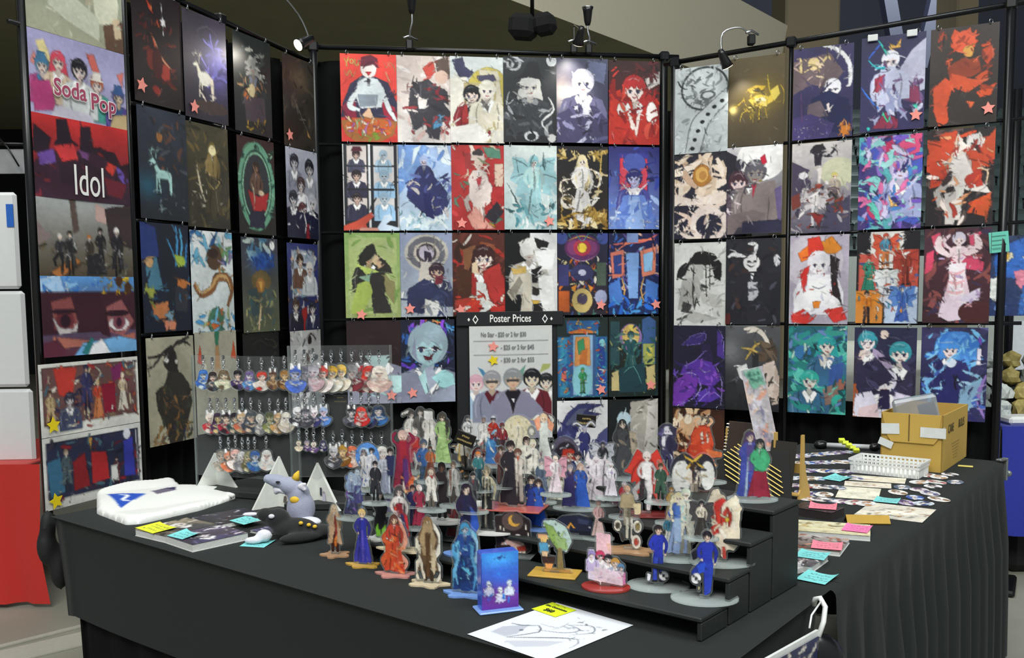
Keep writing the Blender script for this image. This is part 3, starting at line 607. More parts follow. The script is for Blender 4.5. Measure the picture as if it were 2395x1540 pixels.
poster('B', BX[5], 1.196, 'red poster of a long red-haired figure in a red waistcoat', 'B 3a2224 6a2828;P d8d0cc 70 22 98 12 100 26 78 34;L e04030 2 6 14 16 8;L e04030 2 8 20 20 12;N 53 16 14 2a1a1c,5a2426 50 0 100 24;U 50 34 13 b02c2c f0dcd4 c03028 l;P c03428 4 40 24 34 30 96 0 80;P a82824 70 36 96 44 98 92 76 90;P b83028 26 62 74 62 78 100 22 100;P ecd8d0 34 56 50 72 64 56 56 90 44 80;E f4ece8 84 62 11 13;E f0e4de 26 58 9 8;N 54 30 18 c83a2c,8a2020,d85040,a02824 2 30 98 98;P 8a2222 44 58 56 58 54 64 46 64', res=(72, 110))
poster('B', BX[0], .741, 'photo strip poster of portrait frames between black film edges', 'B 23272c 23272c;R dcd0cc 8 2 43 24;R dcd0cc 8 26 43 51;R dcd0cc 8 53 43 78;R d8d4d4 55 2 92 24;R d8d4d4 55 26 92 51;R d8d4d4 55 53 92 78;R e4e4e6 46 0 50 100;R e0dedc 1 0 3 100;R e0dedc 97 0 99 100;U 25 12 4 3a2024 d8b8a8 4a4a60;P 5a2030 16 8 20 3 32 3 36 8;U 25 36 5 2c2228 d8b8a8 33324a;U 25 62 5 2c2228 d8b8a8 33324a;U 73 12 4 9ab4c8 c0d0da a8c8e0;U 74 36 5 98b4cc b8ccd8 9cc4e4;U 74 62 5 98b4cc b8ccd8 9cc4e4;R 23272c 8 25 92 26;R 23272c 8 51 92 53;P c8503c 0 100 0 94 24 88 50 78 56 82 40 92 44 97;P c8d8ea 56 100 70 86 72 82 84 80 88 86 76 92 100 96 100 100;P d89a88 30 96 60 96 64 100 28 100', strokes=50, res=(72, 110), warp=.003, amt=.04)
poster('B', BX[1], .743, 'icy blue poster of a figure in a navy cloak above white lilies', 'B a8c0ea c8dcec;P 7aa0dc 0 0 60 0 30 40 0 60;P e4eef8 70 0 90 0 100 24 80 20;P d8e8f8 30 4 44 0 24 30;N 57 30 14 8ab0e4,d8e8f8,6a90d0,b8d0f0 0 0 100 70;F 48 12 72 a8b8e0 dcd4e4 34386a 2c306a c;P 2f3364 22 42 42 34 62 34 80 46 96 62 84 80 60 84 40 76 16 60;P 3c4280 14 44 40 38 36 52 20 54;P 23265a 46 56 60 56 66 86 50 82;N 58 24 12 2c3060,4a5090,6a78b8,c8c0c0 24 34 92 84;S e8f4f8 22 88 9;S dceef4 48 92 9;S e4f0f4 76 88 8;N 59 30 9 e8f4f8,a8ccd8,88b4c4,f4fafa 0 78 100 100', res=(72, 110))
poster('B', BX[2], .746, 'red and cream poster of a captain in white sitting among banners', 'B b83434 a82c2c;N 61 34 14 c84040,8a2424,e8d0c4,8a9a78,5a7a64,d8b8a0;R 9a3434 26 10 40 28;P 5a8a74 58 2 90 4 92 16 66 14;R d8c0ac 80 22 96 48;F 50 16 76 d8c4b4 e8c8bc e0d0c8 e4d4cc k;P d8c4bc 36 10 48 6 62 10 62 18 36 18;P 3a3434 40 8 50 4 60 8 60 12 40 12;P e4d4ce 34 40 62 34 76 48 70 68 46 80 32 60;P b83840 46 40 56 36 52 54;P d89a8c 28 84 44 72 66 90 80 98 40 98;P 2c2830 60 84 84 66 96 78 80 92;L c8a020 2 70 92 82 96', 'p,18,92', res=(72, 110))
poster('B', BX[3], .749, 'pale aqua poster of a crystal winged woman', 'B cfd8d6 bcd0d2;N 63 30 22 a0c4ca,88b4be,d8e4e2,e4e8e4 20 30 100 92;F 56 12 80 8cc0c8 dce0dc b8dcdc a0ccd2 gwl 9cc8d0;P 3a5a5c 22 10 28 34 32 44 26 30;P 2c4c50 6 44 30 72 22 66;P 3a6064 74 8 78 30 72 24;P 34585c 0 74 24 78 12 80;P 3a5c60 84 72 98 66 92 76;N 64 22 12 70aab4,4a8a96,e8f0ee,a8d0d4 20 70 90 98', 'p,85,90', res=(72, 110))
poster('B', BX[4], .75, 'black and gold poster of a pale long-haired figure in swirling smoke', 'B 1e1c22 2a2218;N 66 14 14 d8c080,a88840 4 2 96 16;L d8b860 2 88 4 84 30 80 60;L e0c068 2 78 8 88 4 96 10;F 50 10 86 f0e0b0 f4e8dc ece8e4 dcd8d8 gl;L e4dcd0 3 60 26 84 34 80 48 66 44;L e0d4c0 3 34 38 12 42 10 54 28 50;E d8d0c4 22 66 14 9;E 3a3020 22 64 9 5;L c8a860 3 10 84 40 94 80 92 96 80;L a8842c 4 0 90 40 80 74 84 98 90;N 67 44 14 b08a3c,8a6a2c,e0c070,5a4420,f0e0b0 0 74 100 100;N 68 20 10 e8e4dc,c8b890,6a5830 8 30 96 70', res=(72, 110))
poster('B', BX[5], .752, 'royal blue poster of a symmetrical crowned figure on a red panel', 'B 2c2c6c 7a94d4;R 3a3a8c 20 8 78 60;P d83a4c 22 14 76 14 76 62 22 62;N 70 26 16 2a2e78,3a4aa4,5a7ac8,222252 0 0 100 56;P d04458 24 26 36 22 30 60 24 60;P d04458 64 22 74 26 74 60 68 60;E 4a5aa8 50 20 22 12;U 50 38 9 2c2c6a b8b8e0 4a4c98;L e0d0d8 3 26 44 40 52 60 52 76 44;P e8e0e8 42 50 58 50 50 60;P 6a88d4 30 58 70 58 94 100 6 100;P 92b0e8 40 60 60 60 70 100 32 100;N 71 34 14 7a9ae0,a8c0f0,5a78c8,c8d8f4 0 64 100 98;N 72 20 5 e8ecf8,b0c4ec 0 88 100 100', res=(72, 110))
poster('B', BX[0], .298, 'moss green poster of two embracing figures in green and black', 'B 8aaa62 9aa86a;R a8b878 8 6 94 94;N 74 26 16 98b070,7a9a50,a8b880;U 44 28 8 22221e b8a07a 2c2c26 l;P 24241f 24 28 40 16 52 12 58 24 44 32 28 38;P b8cc6a 18 36 48 42 64 46 40 50;P 2c2a26 60 26 80 38 86 48 62 44;P 2f2c2a 40 48 62 46 68 66 84 94 50 94 46 66;P a8bc5c 22 60 44 54 50 70 30 96 8 94;P 88a890 24 52 46 48 44 58;P 8a8458 70 48 90 56 88 84 72 70;E d0b890 56 32 6 6;E c8a888 62 36 5 5', 'p,28,96', res=(72, 110))
poster('B', BX[1], .299, 'grey-blue poster of a pair beneath concentric clock rings', 'B 8a94b0 a8b0b8;E b8b4ac 50 24 40 22;E 6a6a72 50 24 34 19;E c8beb4 50 24 24 13;E 4a4448 50 24 18 11;E c0b8c8 50 24 14 9;N 76 26 10 c8c8c8,7a7c84,a8b0b4,e0e0e0 0 30 100 96;P c0b8b0 40 34 60 34 62 56 34 58;P 33293c 46 22 58 24 60 34 46 34;U 68 46 8 3a2834 d8b8a0 2f3250;P 2f3556 16 66 46 54 78 66 84 84 40 96 12 92;P 7a2c3c 66 52 80 50 78 60 64 62;P d8d8d4 46 78 74 82 70 98 44 98;N 77 20 12 3c4466,5c6484,d0d4d4,8a9098 4 60 100 98', 'p,18,90', res=(72, 110))
poster('B', BX[2], .299, 'dark red poster of a brown-haired person in a red robe', 'B 5a2c24 3a1c18;N 79 34 18 6a3428,3a2018,8a4a30,a83028,d8d0c8 0 0 100 60;P 8a5a3c 20 20 44 14 42 70 24 74;U 58 30 12 3a1c1c f0dcd0 a02c28 l;P b43430 56 46 88 36 98 70 80 84 60 66;P 4a2a1c 6 40 36 46 34 86 10 80;P dde0dc 44 58 62 60 72 90 50 98 44 80;P e0c8a8 36 36 46 34 50 50 36 48;P a8382c 4 80 36 76 40 98 4 98;E e87a3c 38 80 3 2;E ec8440 86 92 3 2;E c03428 40 88 14 8;E b83028 84 92 14 8;N 80 20 9 d8d0c4,c83c2c,6a1c18 0 76 100 98', 'p,14,92', res=(72, 110))
poster('B', BX[3], .299, 'half black half white poster of a white-haired figure with gold epaulette', 'B 141416 141416;R dcdcdc 48 0 100 100;U 46 22 10 d4d2ce c8beb6 b8b4ac;P e8e6e2 26 12 44 6 62 8 54 26 36 28;P 1c1a1c 56 6 84 12 78 22 62 18;P f4f4f2 56 22 96 20 90 44 66 44;P c8c0b0 4 72 26 46 48 44 52 100 28 100 36 62 14 82;P 8a8478 8 70 28 52 34 60 16 80;P c8a85c 12 42 40 40 40 48 16 50;P 1c1a1c 50 44 70 40 66 60 52 60;P 2c2824 52 64 70 70 62 76 52 74;P c8a448 50 80 68 82 56 90;P 1c1a1c 52 86 76 84 70 100 52 100;P eeeeec 62 50 90 52 96 100 74 100 66 76', res=(72, 110), warp=.01)
GLASS = 'c86a20,2c3c8c,d8c890,7a2c5c,2a7a9a,e0d8c8,3a2c5c,c83a50'
poster('B', BX[4], .299, 'stained glass style poster with a purple and gold rosette over small panels', 'B 20223c 2c2430;N 83 90 8 c86a20,3c4c8c,d8c890,7a5a9a,4a7a6a,e0d8c8,8a2c3c 0 30 100 100;E 3c4a8c 10 6 12 8;E 3c4a8c 90 6 12 8;E 5c2a5c 50 18 34 16;E 7a3a6c 34 18 13 9;E 7a3a6c 66 18 13 9;E a8344c 50 18 17 10;E e0c040 50 18 9 6;L e0c040 1.2 22 10 36 6 50 4 64 6 78 10;L c8a0c8 1 20 26 36 32 50 34 64 32 80 26;L d87a2c 1 28 36 40 44 60 44 74 36;E 34365e 50 48 22 10;E c0c0d8 50 48 8 4;R b85a28 4 70 26 96;R 3a3a6c 4 38 24 64;R 4a5a4c 78 36 96 64;P e08a30 28 66 40 62 36 72;P e08a30 72 66 60 62 66 72;E c8b070 50 82 20 15;E 4a4058 50 80 10 7;E 9aa0c0 86 78 12 9;L 46c0c8 .8 14 10 34 0 50 10 66 0 86 10', 'p,86,88', strokes=120, res=(72, 110), warp=.006)
poster('B', BX[5], .299, 'stained glass style poster with blue roots and orange panels', 'B 1c1c48 1c2c5c;N 85 90 10 2c3c8c,3a6ac0,c87a50,8ab0d8,5a4a8c,d8b0a0,2a2c5c 0 0 100 90;L d86a60 3 10 14 40 12 70 10 96 2;L e07a60 2.4 20 20 46 10 90 8;R 7a90c0 36 0 58 12;P c87060 4 24 30 20 32 52 8 56;P 2c3c7c 10 28 26 26 26 50 12 50;P d88068 62 22 94 16 92 50 66 54;P 8ab8e0 68 26 88 22 86 46 70 48;P 7aa0d8 34 24 60 24 58 80 40 80;L d8a860 2 26 54 32 70 28 84;L d8a860 2 70 54 64 70 70 84;P 4a7ac8 0 64 22 56 30 84 4 90;P 4a7ac8 74 56 98 62 96 90 70 84;N 86 30 14 2a6ad0,4a9ae0,1c3c8c 0 80 100 100', 'p,94,88', strokes=120, res=(72, 110), warp=.006)
poster('B', BX[0], -.148, 'maroon poster of a pale teal face partly behind the keychain racks', 'B 2a1a1c 2c1e22;U 56 26 20 2c1c20 a8c4c4 8a8ca0;P 2c1c20 0 0 100 0 100 42 0 42;P a8c4c4 32 42 82 42 70 54 58 61 44 53;P 9a9cae 8 74 40 62 60 80 78 62 100 70 100 100 4 100;P b8dcdc 74 66 100 66 100 90 82 86;N 88 14 16 8a8ca4,a8ccd0,6a6880 10 68 100 100', 'p,80,90', res=(72, 110), off=.004)
poster('B', BX[1], -.147, 'poster portrait of a grinning pale blue-haired person with holographic sparks', 'B 1c2030 202844;N 90 60 14 2c5aa8,5a3ab0,3a8ad0,7a50d0,2a3c5c,8a4ad8 0 4 100 66;N 91 8 8 40c090,d86a50,e8a060 44 0 74 8;U 50 32 21 9ab0bc a8ccd4 8a90a4;P 9cb4c0 22 26 32 8 52 2 74 8 82 26 70 18 54 22 40 16 30 24;P 8a92a8 26 20 20 40 30 50;P 5a1c28 40 43 52 45 62 40 54 49 44 48;P a8b0c4 44 58 60 56 66 76 50 86 40 74;P a8dce0 56 70 78 60 96 66 100 86 72 82;P b8e0e4 28 72 44 60 52 88 34 90;P 8a8ea4 0 70 28 62 50 100 0 100;P 9ca4b8 56 90 100 78 100 100 54 100;L 5a5c70 1 46 76 54 92 70 74', 'p,20,88', res=(72, 110), warp=.01)
poster('B', BX[4], -.146, 'stained glass style poster of a small green figure inside a blue chapel window', 'B 1f2c28 24303a;P 2c5a8c 18 4 82 4 80 20 20 20;P c8783c 22 18 50 14 78 18 76 20 24 20;N 93 26 6 c85a3c,3a8ab0,d8a048,2c4a9c 18 4 82 20;R 2c6a9c 2 24 98 98;R 3a5a8c 26 22 76 98;R 8ab0d0 32 22 70 96;P c88a50 36 24 64 24 66 60 34 60;P 3a8a5c 40 30 52 26 56 46 42 46;P b86a34 46 42 60 38 58 60 44 60;E 88c4d0 50 78 20 20;F 50 62 32 4a9a5c e0b890 3a9a5c 4a8a5c p;R 3a86b0 6 26 20 96;R 2c4a9c 80 26 94 96;E d06a5c 14 72 5 8;E 8ad0d8 88 32 6 5;N 94 60 6 c85a3c,3aa0b0,d8a048,2c4a9c,e0e0d8,6a3c7c 4 26 30 96;N 95 50 6 c85a3c,3aa0b0,2c3c9c,e0e0d8 78 26 96 96;L 50d0d8 .8 4 96 26 99 50 94 74 99 96 96', 'p,86,90', strokes=120, res=(72, 110), warp=.005)
poster('B', BX[5], -.145, 'stained glass style poster of dark green arches with a golden halo', 'B 1c2420 1c2826;R 2a4a50 4 6 22 60;P 3a5a8c 66 4 80 0 94 6 94 60 66 60;R a8b060 68 34 92 60;E 8a6aa0 44 26 22 17;E c8a860 44 24 17 14;P d8c060 40 10 48 10 50 30 38 30;F 44 18 62 2a4a50 6a8a80 1f4a50 2c5a58 g;E d8d060 82 44 7 6;N 97 70 8 2c5a5c,4a7a6c,a8b070,1c3c44,c8c890,24504c 4 10 96 96;P 1f4048 22 64 70 58 76 94 20 94;L 6ab0a8 1.2 30 70 50 62 66 84;P c8b880 74 64 92 60 94 90 78 92;P c8b880 6 70 20 66 22 92 6 92', 'p,84,86', strokes=120, res=(72, 110), warp=.006)
poster('B', BX[4], -.592, 'white poster with a great dark indigo feathered wing', 'B e0e0e2 d8d8dc;P 3a3c6c 0 40 20 16 44 4 92 6 60 14 88 18 58 24 46 30 30 52 40 56 22 62 50 66 60 80 50 100 0 100;P 4a4c7a 100 34 80 44 72 66 60 66 54 100 100 100;P 5a5e7c 10 34 40 12 60 10 34 28;N 99 40 12 34366a,4c4e84,2a2c58,62668c 0 30 40 100;N 100 30 12 34366a,4c4e84,2a2c58 66 50 100 100', res=(72, 110))
poster('B', BX[5], -.592, 'poster of pale grey rock cliff with a light blue moon against black', 'B 1c2022 1c2022;P a8a29a 44 4 100 0 100 100 60 100 70 70 50 56 42 30;P c8c4be 80 4 100 0 100 90 82 80 72 60;N 102 40 10 9a948c,b8b2a8,7a766e,d0ccc4 50 4 100 100;P 1c2022 0 0 42 0 40 30 50 60 62 100 0 100;E b8d0dc 32 26 14 10', res=(72, 110))
# ---- right stand
poster('R', RX[0], 1.125, 'white line-drawn poster with a round medallion and a beaded strap', 'B c2cacc b4bcbe;N 104 90 10 9aa2a4,8a9294,d4dadc,aab2b4;E 3a4042 56 26 44 25;E c4ccce 56 26 41 23;N 105 30 9 6a7274,8a9294 22 8 90 44;E 5a6264 62 34 14 5;E c8d0d2 62 34 10 3.6;P c0c8ca 96 30 100 42 60 64 46 100 22 100 34 62 60 46;L 50585a .8 96 28 60 46 32 64 20 100;L 50585a .8 100 44 64 66 48 100;E 202426 88 42 4 2;E 202426 74 48 4 2;E 202426 62 56 4 2;E 202426 52 64 4 2;E 202426 44 74 4 2;E 202426 38 84 4 2;E 202426 34 94 4 2', res=(72, 110), warp=.008)
poster('R', RX[1], 1.141, 'bronze brown poster with gilded eye marks dripping gold', 'B 5c5138 4a4130;G 8a7434 60 45 45 22;P c8a838 34 36 50 32 68 34 56 42 42 42;P 50431f 42 37 54 35 58 38 50 40;P e0c450 36 48 54 42 72 46 86 40 80 52 60 58 44 54;P fff4c0 46 48 62 46 70 50 56 53;P e8d060 74 40 88 34 92 44 82 52;L d0b440 1.6 70 22 72 34 76 44;L c8a838 1.6 92 34 100 44 98 56;L d0b040 1.4 28 44 34 58 40 62;L d8bc48 1.2 44 58 46 68;L d8bc48 1.2 56 58 56 72;L c8a838 1.2 66 58 70 70;L c8a838 1.6 2 58 20 52 30 46;L d8bc48 1.2 22 72 26 62 36 60;G ffe890 10 58 9 6;N 107 16 8 b89a38,e8d070,7a6a30 24 34 94 72', res=(72, 110), warp=.006, amt=.05)  # pale yellow glow at the left edge is lamplight painted into the print
poster('R', RX[2], 1.149, 'indigo night poster with a white scythe blade and pale mask above a city', 'B 38345c 34305a;P 6a5a60 0 14 60 8 84 30 60 46 30 40 0 50;L e8e8ec 5 48 0 74 6 92 22 94 42 88 46;L e8e8ec 3 60 2 82 12 96 30;E e0c890 34 18 10 7;L e0c890 3 26 24 14 26 12 12 6 12;L d8c088 3 44 22 56 12 62 16;N 109 20 8 c8a8a0,e0c8a8,5a4a58 4 10 50 46;U 66 46 8 e8e8f0 f0e8ec 23264c;P 20254c 30 56 60 48 92 60 96 98 60 92 40 76;P 6a5c64 26 62 46 58 60 76 24 78;L f0e4e0 3 58 62 62 72;P 443a70 0 76 30 72 70 84 60 100 0 100;N 110 34 3 c8b8e0,8a7ac0,e0d0f0 2 78 62 98;N 111 14 6 d8843c,a85c30 78 84 98 98;E c8782c 88 92 10 5;L 5a3c6c 1.4 14 48 16 80', res=(72, 110))
moth = poster('R', RX[3], 1.159, 'navy poster of a crowned winged figure in white with teal glints', 'B 2c2c50 34305c;P b8b8d0 56 40 78 18 100 6 100 60 80 64 62 56;P 8a3a5c 62 52 90 56 96 74 70 70;P 8a2c48 60 88 40 80 20 96 60 98;U 46 26 8 e8e8f4 e8d8dc c0c4e0;P d8a850 44 8 54 12 62 4 60 14 46 14;P c0c4e0 30 34 54 32 60 50 48 56 34 52;P a83450 22 44 38 40 36 62 24 66;P 9aa0c8 38 54 56 56 76 92 60 80 44 84 36 66;P c8cce8 24 60 40 52 44 70 28 80;N 113 30 12 d0d0e8,a8aace,7a5a8c,5a3a68 20 30 96 92;L 30d0c0 2 26 4 34 12 40 20;L 3a6ae0 2 12 22 22 14 30 8;L 30c0d0 2 12 24 24 32 40 34;L 3a7ae8 2 2 52 14 64 30 76;L 40d8a0 2 36 80 44 90 48 84;E 30d0b0 86 76 3 2;E 30c8c0 14 96 3 2', 'p,88,86', res=(72, 110), warp=.009)
for ox in (.03, .20): put('clip_tab', MB().box((ox + .02, -.012, -.004), (.045, .006, .03), bev=.004).mesh('clip_tab', mat('white_tape', 'd6dad8', .5)), moth)
poster('R', RX[4], 1.161, 'dark brown poster of an orange-red furry figure with a large tail', 'B 38302e 342c2a;P d0522c 30 10 36 2 46 8 58 2 62 14 70 16 60 28 40 26 30 20;E e05a38 50 16 16 11;E d8a050 56 26 8 6;P 8a3a24 26 40 48 32 72 34 76 48 50 56 30 52;P c8502c 30 46 64 54 84 46 86 56 56 68 30 60;P b84628 76 26 88 22 94 32 84 42 78 36;P d85430 6 60 24 50 36 58 28 78 30 96 16 100 8 84;P d8532c 68 68 98 60 90 72 76 74;P e0663c 54 76 68 78 62 84;N 115 26 10 e06038,a03c22,c84a28,7a3020 14 8 92 66', 'p,88,86', res=(72, 110))
poster('R', RX[0], .69, 'cream and black poster of many reaching hands around a gold disc', 'B 2c2a36 28283a;N 117 60 24 e8d4c0,d8c0a8,f0e0d0,c8a890 0 4 96 56;E b07838 52 26 17 13;E e0b060 52 25 12 9;E c08a48 54 26 7 5;P ecdcd0 0 46 40 54 92 44 98 60 60 60 0 60;E e8d8d0 66 82 36 22;E 28283c 66 84 24 13;L e8d8cc 6 10 92 40 100 70 96;L e0c8b8 5 0 66 30 76 20 92;N 118 26 16 e8d4c8,d0b8a8,2c2a38,f4e8e0 0 54 100 100', res=(72, 110), warp=.01)
poster('R', RX[1], .705, 'poster of a seated grey nude figure against a bright white moon', 'B d4d0d4 34303c;P 2c2a36 0 4 22 12 36 34 20 46 0 40;E f4f2f2 62 16 44 24;E 3a3644 24 20 8 6;P 302c3a 0 40 30 30 44 60 30 80 0 76;U 22 40 10 4a2c38 e0c8c8 6a5a68;U 52 30 11 5a5660 8a827e 857a78;P c0203c 60 14 68 10 72 20 64 22;P 887c7a 42 50 66 42 86 40 92 60 90 84 82 84 76 58 70 74 44 78;P 786c6c 4 78 50 72 72 78 70 86 24 90 14 100 2 100;P 2c2a44 30 86 100 84 100 98 30 98;P b03048 46 44 54 42 48 60;L 8a7a3c 3 50 42 64 40;P 6a5a88 86 50 98 46 98 86 92 84;N 121 14 8 c8b8b8,4a4450,e8dce0 0 40 60 96', res=(72, 110), warp=.008)
poster('R', RX[2], .70, 'grey-violet poster of a hatted acrobat above smaller figures', 'B d8d2d0 5c5668;E c8c8ac 78 34 30 16;P 4a4058 0 20 30 30 34 50 0 60;P 48445c 60 70 98 60 100 100 50 100;F 44 4 46 38303c d8c8c4 2c2634 e4dcd8 ku;P 2c262e 30 12 36 4 52 2 58 12;L 2c2832 2.4 56 16 68 12 74 4;F 72 34 44 d8c870 e8d0c4 b8a898 4a443c k;F 40 48 46 8a4430 f0e0d8 e8e0e0 d8d4d8 w d0c8cc;P a04030 38 46 52 46 54 60 46 56;N 123 44 10 e8e0e0,a8a0a8,6a5a60,8a3c34,3c3848 4 46 96 96;P 8a2c2c 34 78 56 80 46 92;P 7a3830 0 60 14 54 16 70 2 74;E e8e4e8 20 36 8 4', res=(72, 110))
poster('R', RX[3], .705, 'teal, pink and violet poster of tangled serpentine forms', 'B 3c3c78 4a3c7c;N 125 70 30 8ac8d0,5ab0b8,d05a98,8a6ac0,c83a6c,4a5ac0,b8a8e0,3a3070;L 9adcdc 8 4 20 24 8 48 10 44 30 20 26;L 88d0d0 8 4 50 30 46 20 64 40 70;P e05080 60 10 84 0 98 0 94 20 70 24;P c83060 40 2 52 0 56 14 44 18;U 66 36 10 c0b8e0 d8d0ec a8b0dc;L d86aa0 5 30 60 44 74 30 92;L 6ad0c0 6 0 66 24 74 38 98;L a8b8e8 6 50 96 70 78 90 80;P f0c070 48 62 58 74 62 66 66 80 52 78;N 126 50 16 e070a8,a8e0e0,7a5ac8,4a88d0,d8d0f0,30307c 0 0 100 100', res=(72, 110), warp=.018)
poster('R', RX[4], .71, 'black and red poster of a white ringmaster with orange wings', 'B 2a2426 262024;N 128 40 18 3a3234,5a4a48,1c181a;F 44 8 88 e0d4cc e8d8cc d8ccc4 e0d8d4 kw c84a2c;P c8482c 18 4 44 2 40 28 24 34;P d0502c 82 16 100 2 100 34 84 36;P c04028 4 30 28 36 34 52 8 60;P d8d4d0 58 8 76 6 80 22 58 24;P c83a3c 57 19 80 18 80 22 58 23;P e0d8d4 36 34 56 26 68 44 98 68 60 64 40 56;P c8c0bc 28 66 46 64 44 98 30 98;P e0ecd8 50 60 56 78 50 80;P d0582c 60 78 98 66 92 92 70 88;P b83a2c 56 52 80 40 84 60 64 62;L e8c8b0 2 46 4 40 22 34 36;L e8c8a8 2 74 42 90 44 88 58;N 129 40 14 d8502c,e8a070,f0e0d8,3a2a2c,a8382c 0 4 100 96', res=(72, 110))
poster('R', RX[0], .238, 'white poster with a black ink drawing of a crouching jester', 'B d8dad6 d4d6d2;L 9a9c98 .6 70 30 98 6;L 9a9c98 .6 60 20 50 4;L 9a9c98 .6 4 60 96 50;P 1e1e1e 22 28 40 12 54 10 76 14 90 26 88 46 78 42 70 26 50 28 30 34 14 42 6 36;L 1e1e1e 4 24 24 12 32 6 44;L 1e1e1e 3 86 28 88 40 76 42;P b8b8b4 30 26 56 26 56 42 40 50 16 46;P a8a8a4 16 44 44 40 56 54 46 70 30 80 8 80;P c0c0bc 50 60 84 62 94 76 80 78 54 72;L 2a2a2a 1.4 38 28 36 60 40 80;L 2a2a2a 1.2 60 24 62 64;L 2a2a2a 1.2 68 22 68 56;P 3c3c3c 18 70 34 74 30 84 14 82;L 4a4a4a 4 6 92 40 86 80 90;P b0b0ac 30 80 60 86 86 90 40 96 24 92;N 131 20 8 6a6a68,a0a09c,e8e8e4,3a3a3a 6 40 90 96', res=(72, 110), warp=.007)
poster('R', RX[1], .25, 'black poster of a grinning white rabbit-masked figure in a tailcoat', 'B 2a2a30 22222a;N 133 30 26 3a2c2c,2c2c34,1e1e26,4a3430 0 0 100 90;L e4e4e6 5 40 22 16 18 4 22;L e4e4e6 5 52 20 54 8 40 6;E e4e2e4 47 28 15 9;P e4e2e4 36 26 60 26 56 38 42 38;L 3a3a40 1 38 30 46 33 56 30;E 26262c 42 27 3 1.4;E 26262c 53 27 3 1.4;P 26262e 10 46 34 40 62 40 88 46 80 70 70 96 30 96 34 64 18 70;P b8b8c0 40 50 58 50 60 66 50 72 42 72;P e8e8ec 44 40 52 40 48 52;E d8d8dc 92 26 6 7;P 5a2020 0 88 10 86 10 100 0 100;N 134 20 10 34343e,20202a,4a4a56 10 50 90 98', res=(72, 110))
poster('R', RX[2], .256, 'white and red poster of a pale figure in an orange jester hat', 'B b8aec0 aca4b4;E c8c0cc 40 30 50 30;P e8762c 14 20 30 12 44 14 52 22 20 30;P e08a2c 48 10 70 2 88 16 76 22 60 20;P d83c2c 30 4 50 2 58 16 52 24 32 24;U 50 32 11 ece8f0 f4f0f4 eceaf2;P d0302c 18 40 34 34 30 56 22 60;P 2a2024 68 22 84 28 80 50 86 66 92 86 74 72 70 46;P f0eef4 30 44 70 44 66 74 34 74;P f4f2f6 10 70 32 62 44 70 24 90 8 92;P f4f2f6 62 62 84 72 96 90 76 86 56 76;P d83a34 4 90 26 82 44 94 30 100 6 98;P d83a34 60 84 90 80 98 94 76 98;P e0842c 40 74 54 74 50 82 42 82;L 8a8aa0 1 36 56 50 60 64 56;N 136 16 8 ffffff,c8c8d8,d04034 10 40 92 96', res=(72, 110), warp=.008)
poster('R', RX[3], .262, 'black poster collage of six colourful costume figures like playing cards', 'B 1c1a20 1c1a20;R e8e4e0 22 0 74 40;R c85a4c 4 24 36 66;R b84a3c 58 20 98 60;R d88a3c 0 64 44 100;R b8c8e0 46 60 98 100;R d0d4d4 36 42 66 66;F 46 2 40 c84a34 f0e0d4 4a90b0 d8783c w d8583c;F 20 26 38 b83c30 f0d8c8 2a8a70 2a7a64 g;F 78 20 38 a83828 e8c0a8 8a3424 7a2a20 w a83c30;F 48 40 38 e8e8e8 e8e4e0 d8d8dc c8c8d0 gw e0e4e4;F 18 64 36 2c2420 e8c8a0 d87a20 2c2430 w d8862c;F 74 58 40 3a60a8 f0e4dc 3a62b0 3a5aa8 gw 5a84c8;N 138 50 6 e8e4e0,c85a3c,3a88a0,d88a3c,3a5aa0,1c1a20', res=(72, 110), warp=.008)
poster('R', RX[4], .266, 'maroon poster of a pink striped figure with arms raised behind the head', 'B 4c2c38 3c2028;N 140 50 20 2c1c28,6a3c40,3a2c48,8a4a48;F 52 4 90 d8d0e4 f4dcdc f0d4dc e4c8d4 gu;P d8506c 10 8 24 4 30 20 20 28;P d85070 66 8 84 4 78 20 68 18;P d04868 36 28 50 42 66 28 90 36 88 46 56 42;P f0e4ec 38 38 64 36 60 72 40 72;L e8b0b8 3 38 46 50 48 62 44;L e8b0b8 3 38 56 50 58 62 55;L e8b0b8 3 36 66 50 68 62 66;P e8d4e4 30 72 60 70 58 96 40 98 24 92;P dcd0e4 56 72 86 62 84 76 60 84;L f0d8dc 8 40 30 22 20 24 8;L f0d8dc 8 62 28 80 20 76 6;P d84868 4 26 16 22 14 44 2 48;E 4a2424 80 88 26 12;N 141 18 8 f4e4ec,d89aa8,b8a0c8 26 30 84 92', res=(72, 110), warp=.008)
poster('R', RX[0], -.19, 'indigo poster of a glowing violet rabbit-eared figure sitting', 'B 232036 1e1c30;P 3a2c6c 16 24 40 12 62 10 58 22 30 24;L 8a78d8 1 16 24 40 12 62 10 58 20 30 24 16 24;P 4a3488 84 6 96 14 98 40 84 36;L 9a88e0 1 86 4 96 16 96 36;P 2c2248 54 24 70 22 78 40 66 50 54 40;P 5a34a0 20 50 50 40 76 44 92 64 76 74 50 70 40 62 14 60;P 7038a8 2 70 26 58 50 66 44 80 20 98 0 98;P 5a3aac 50 80 76 72 94 84 72 92 46 92;L b098f0 1.4 12 60 40 58 54 72 40 88 8 98;L a890f0 1.4 50 92 74 78 96 88;L 9880e8 1.2 20 50 44 42 62 30;L b8a8f4 1.2 80 46 94 66 92 96;N 143 40 10 6a4ab8,4a2c88,8a50c8,3a2470 4 40 96 96;L d8d0f4 .8 50 50 60 56 74 54', res=(72, 110), warp=.009)
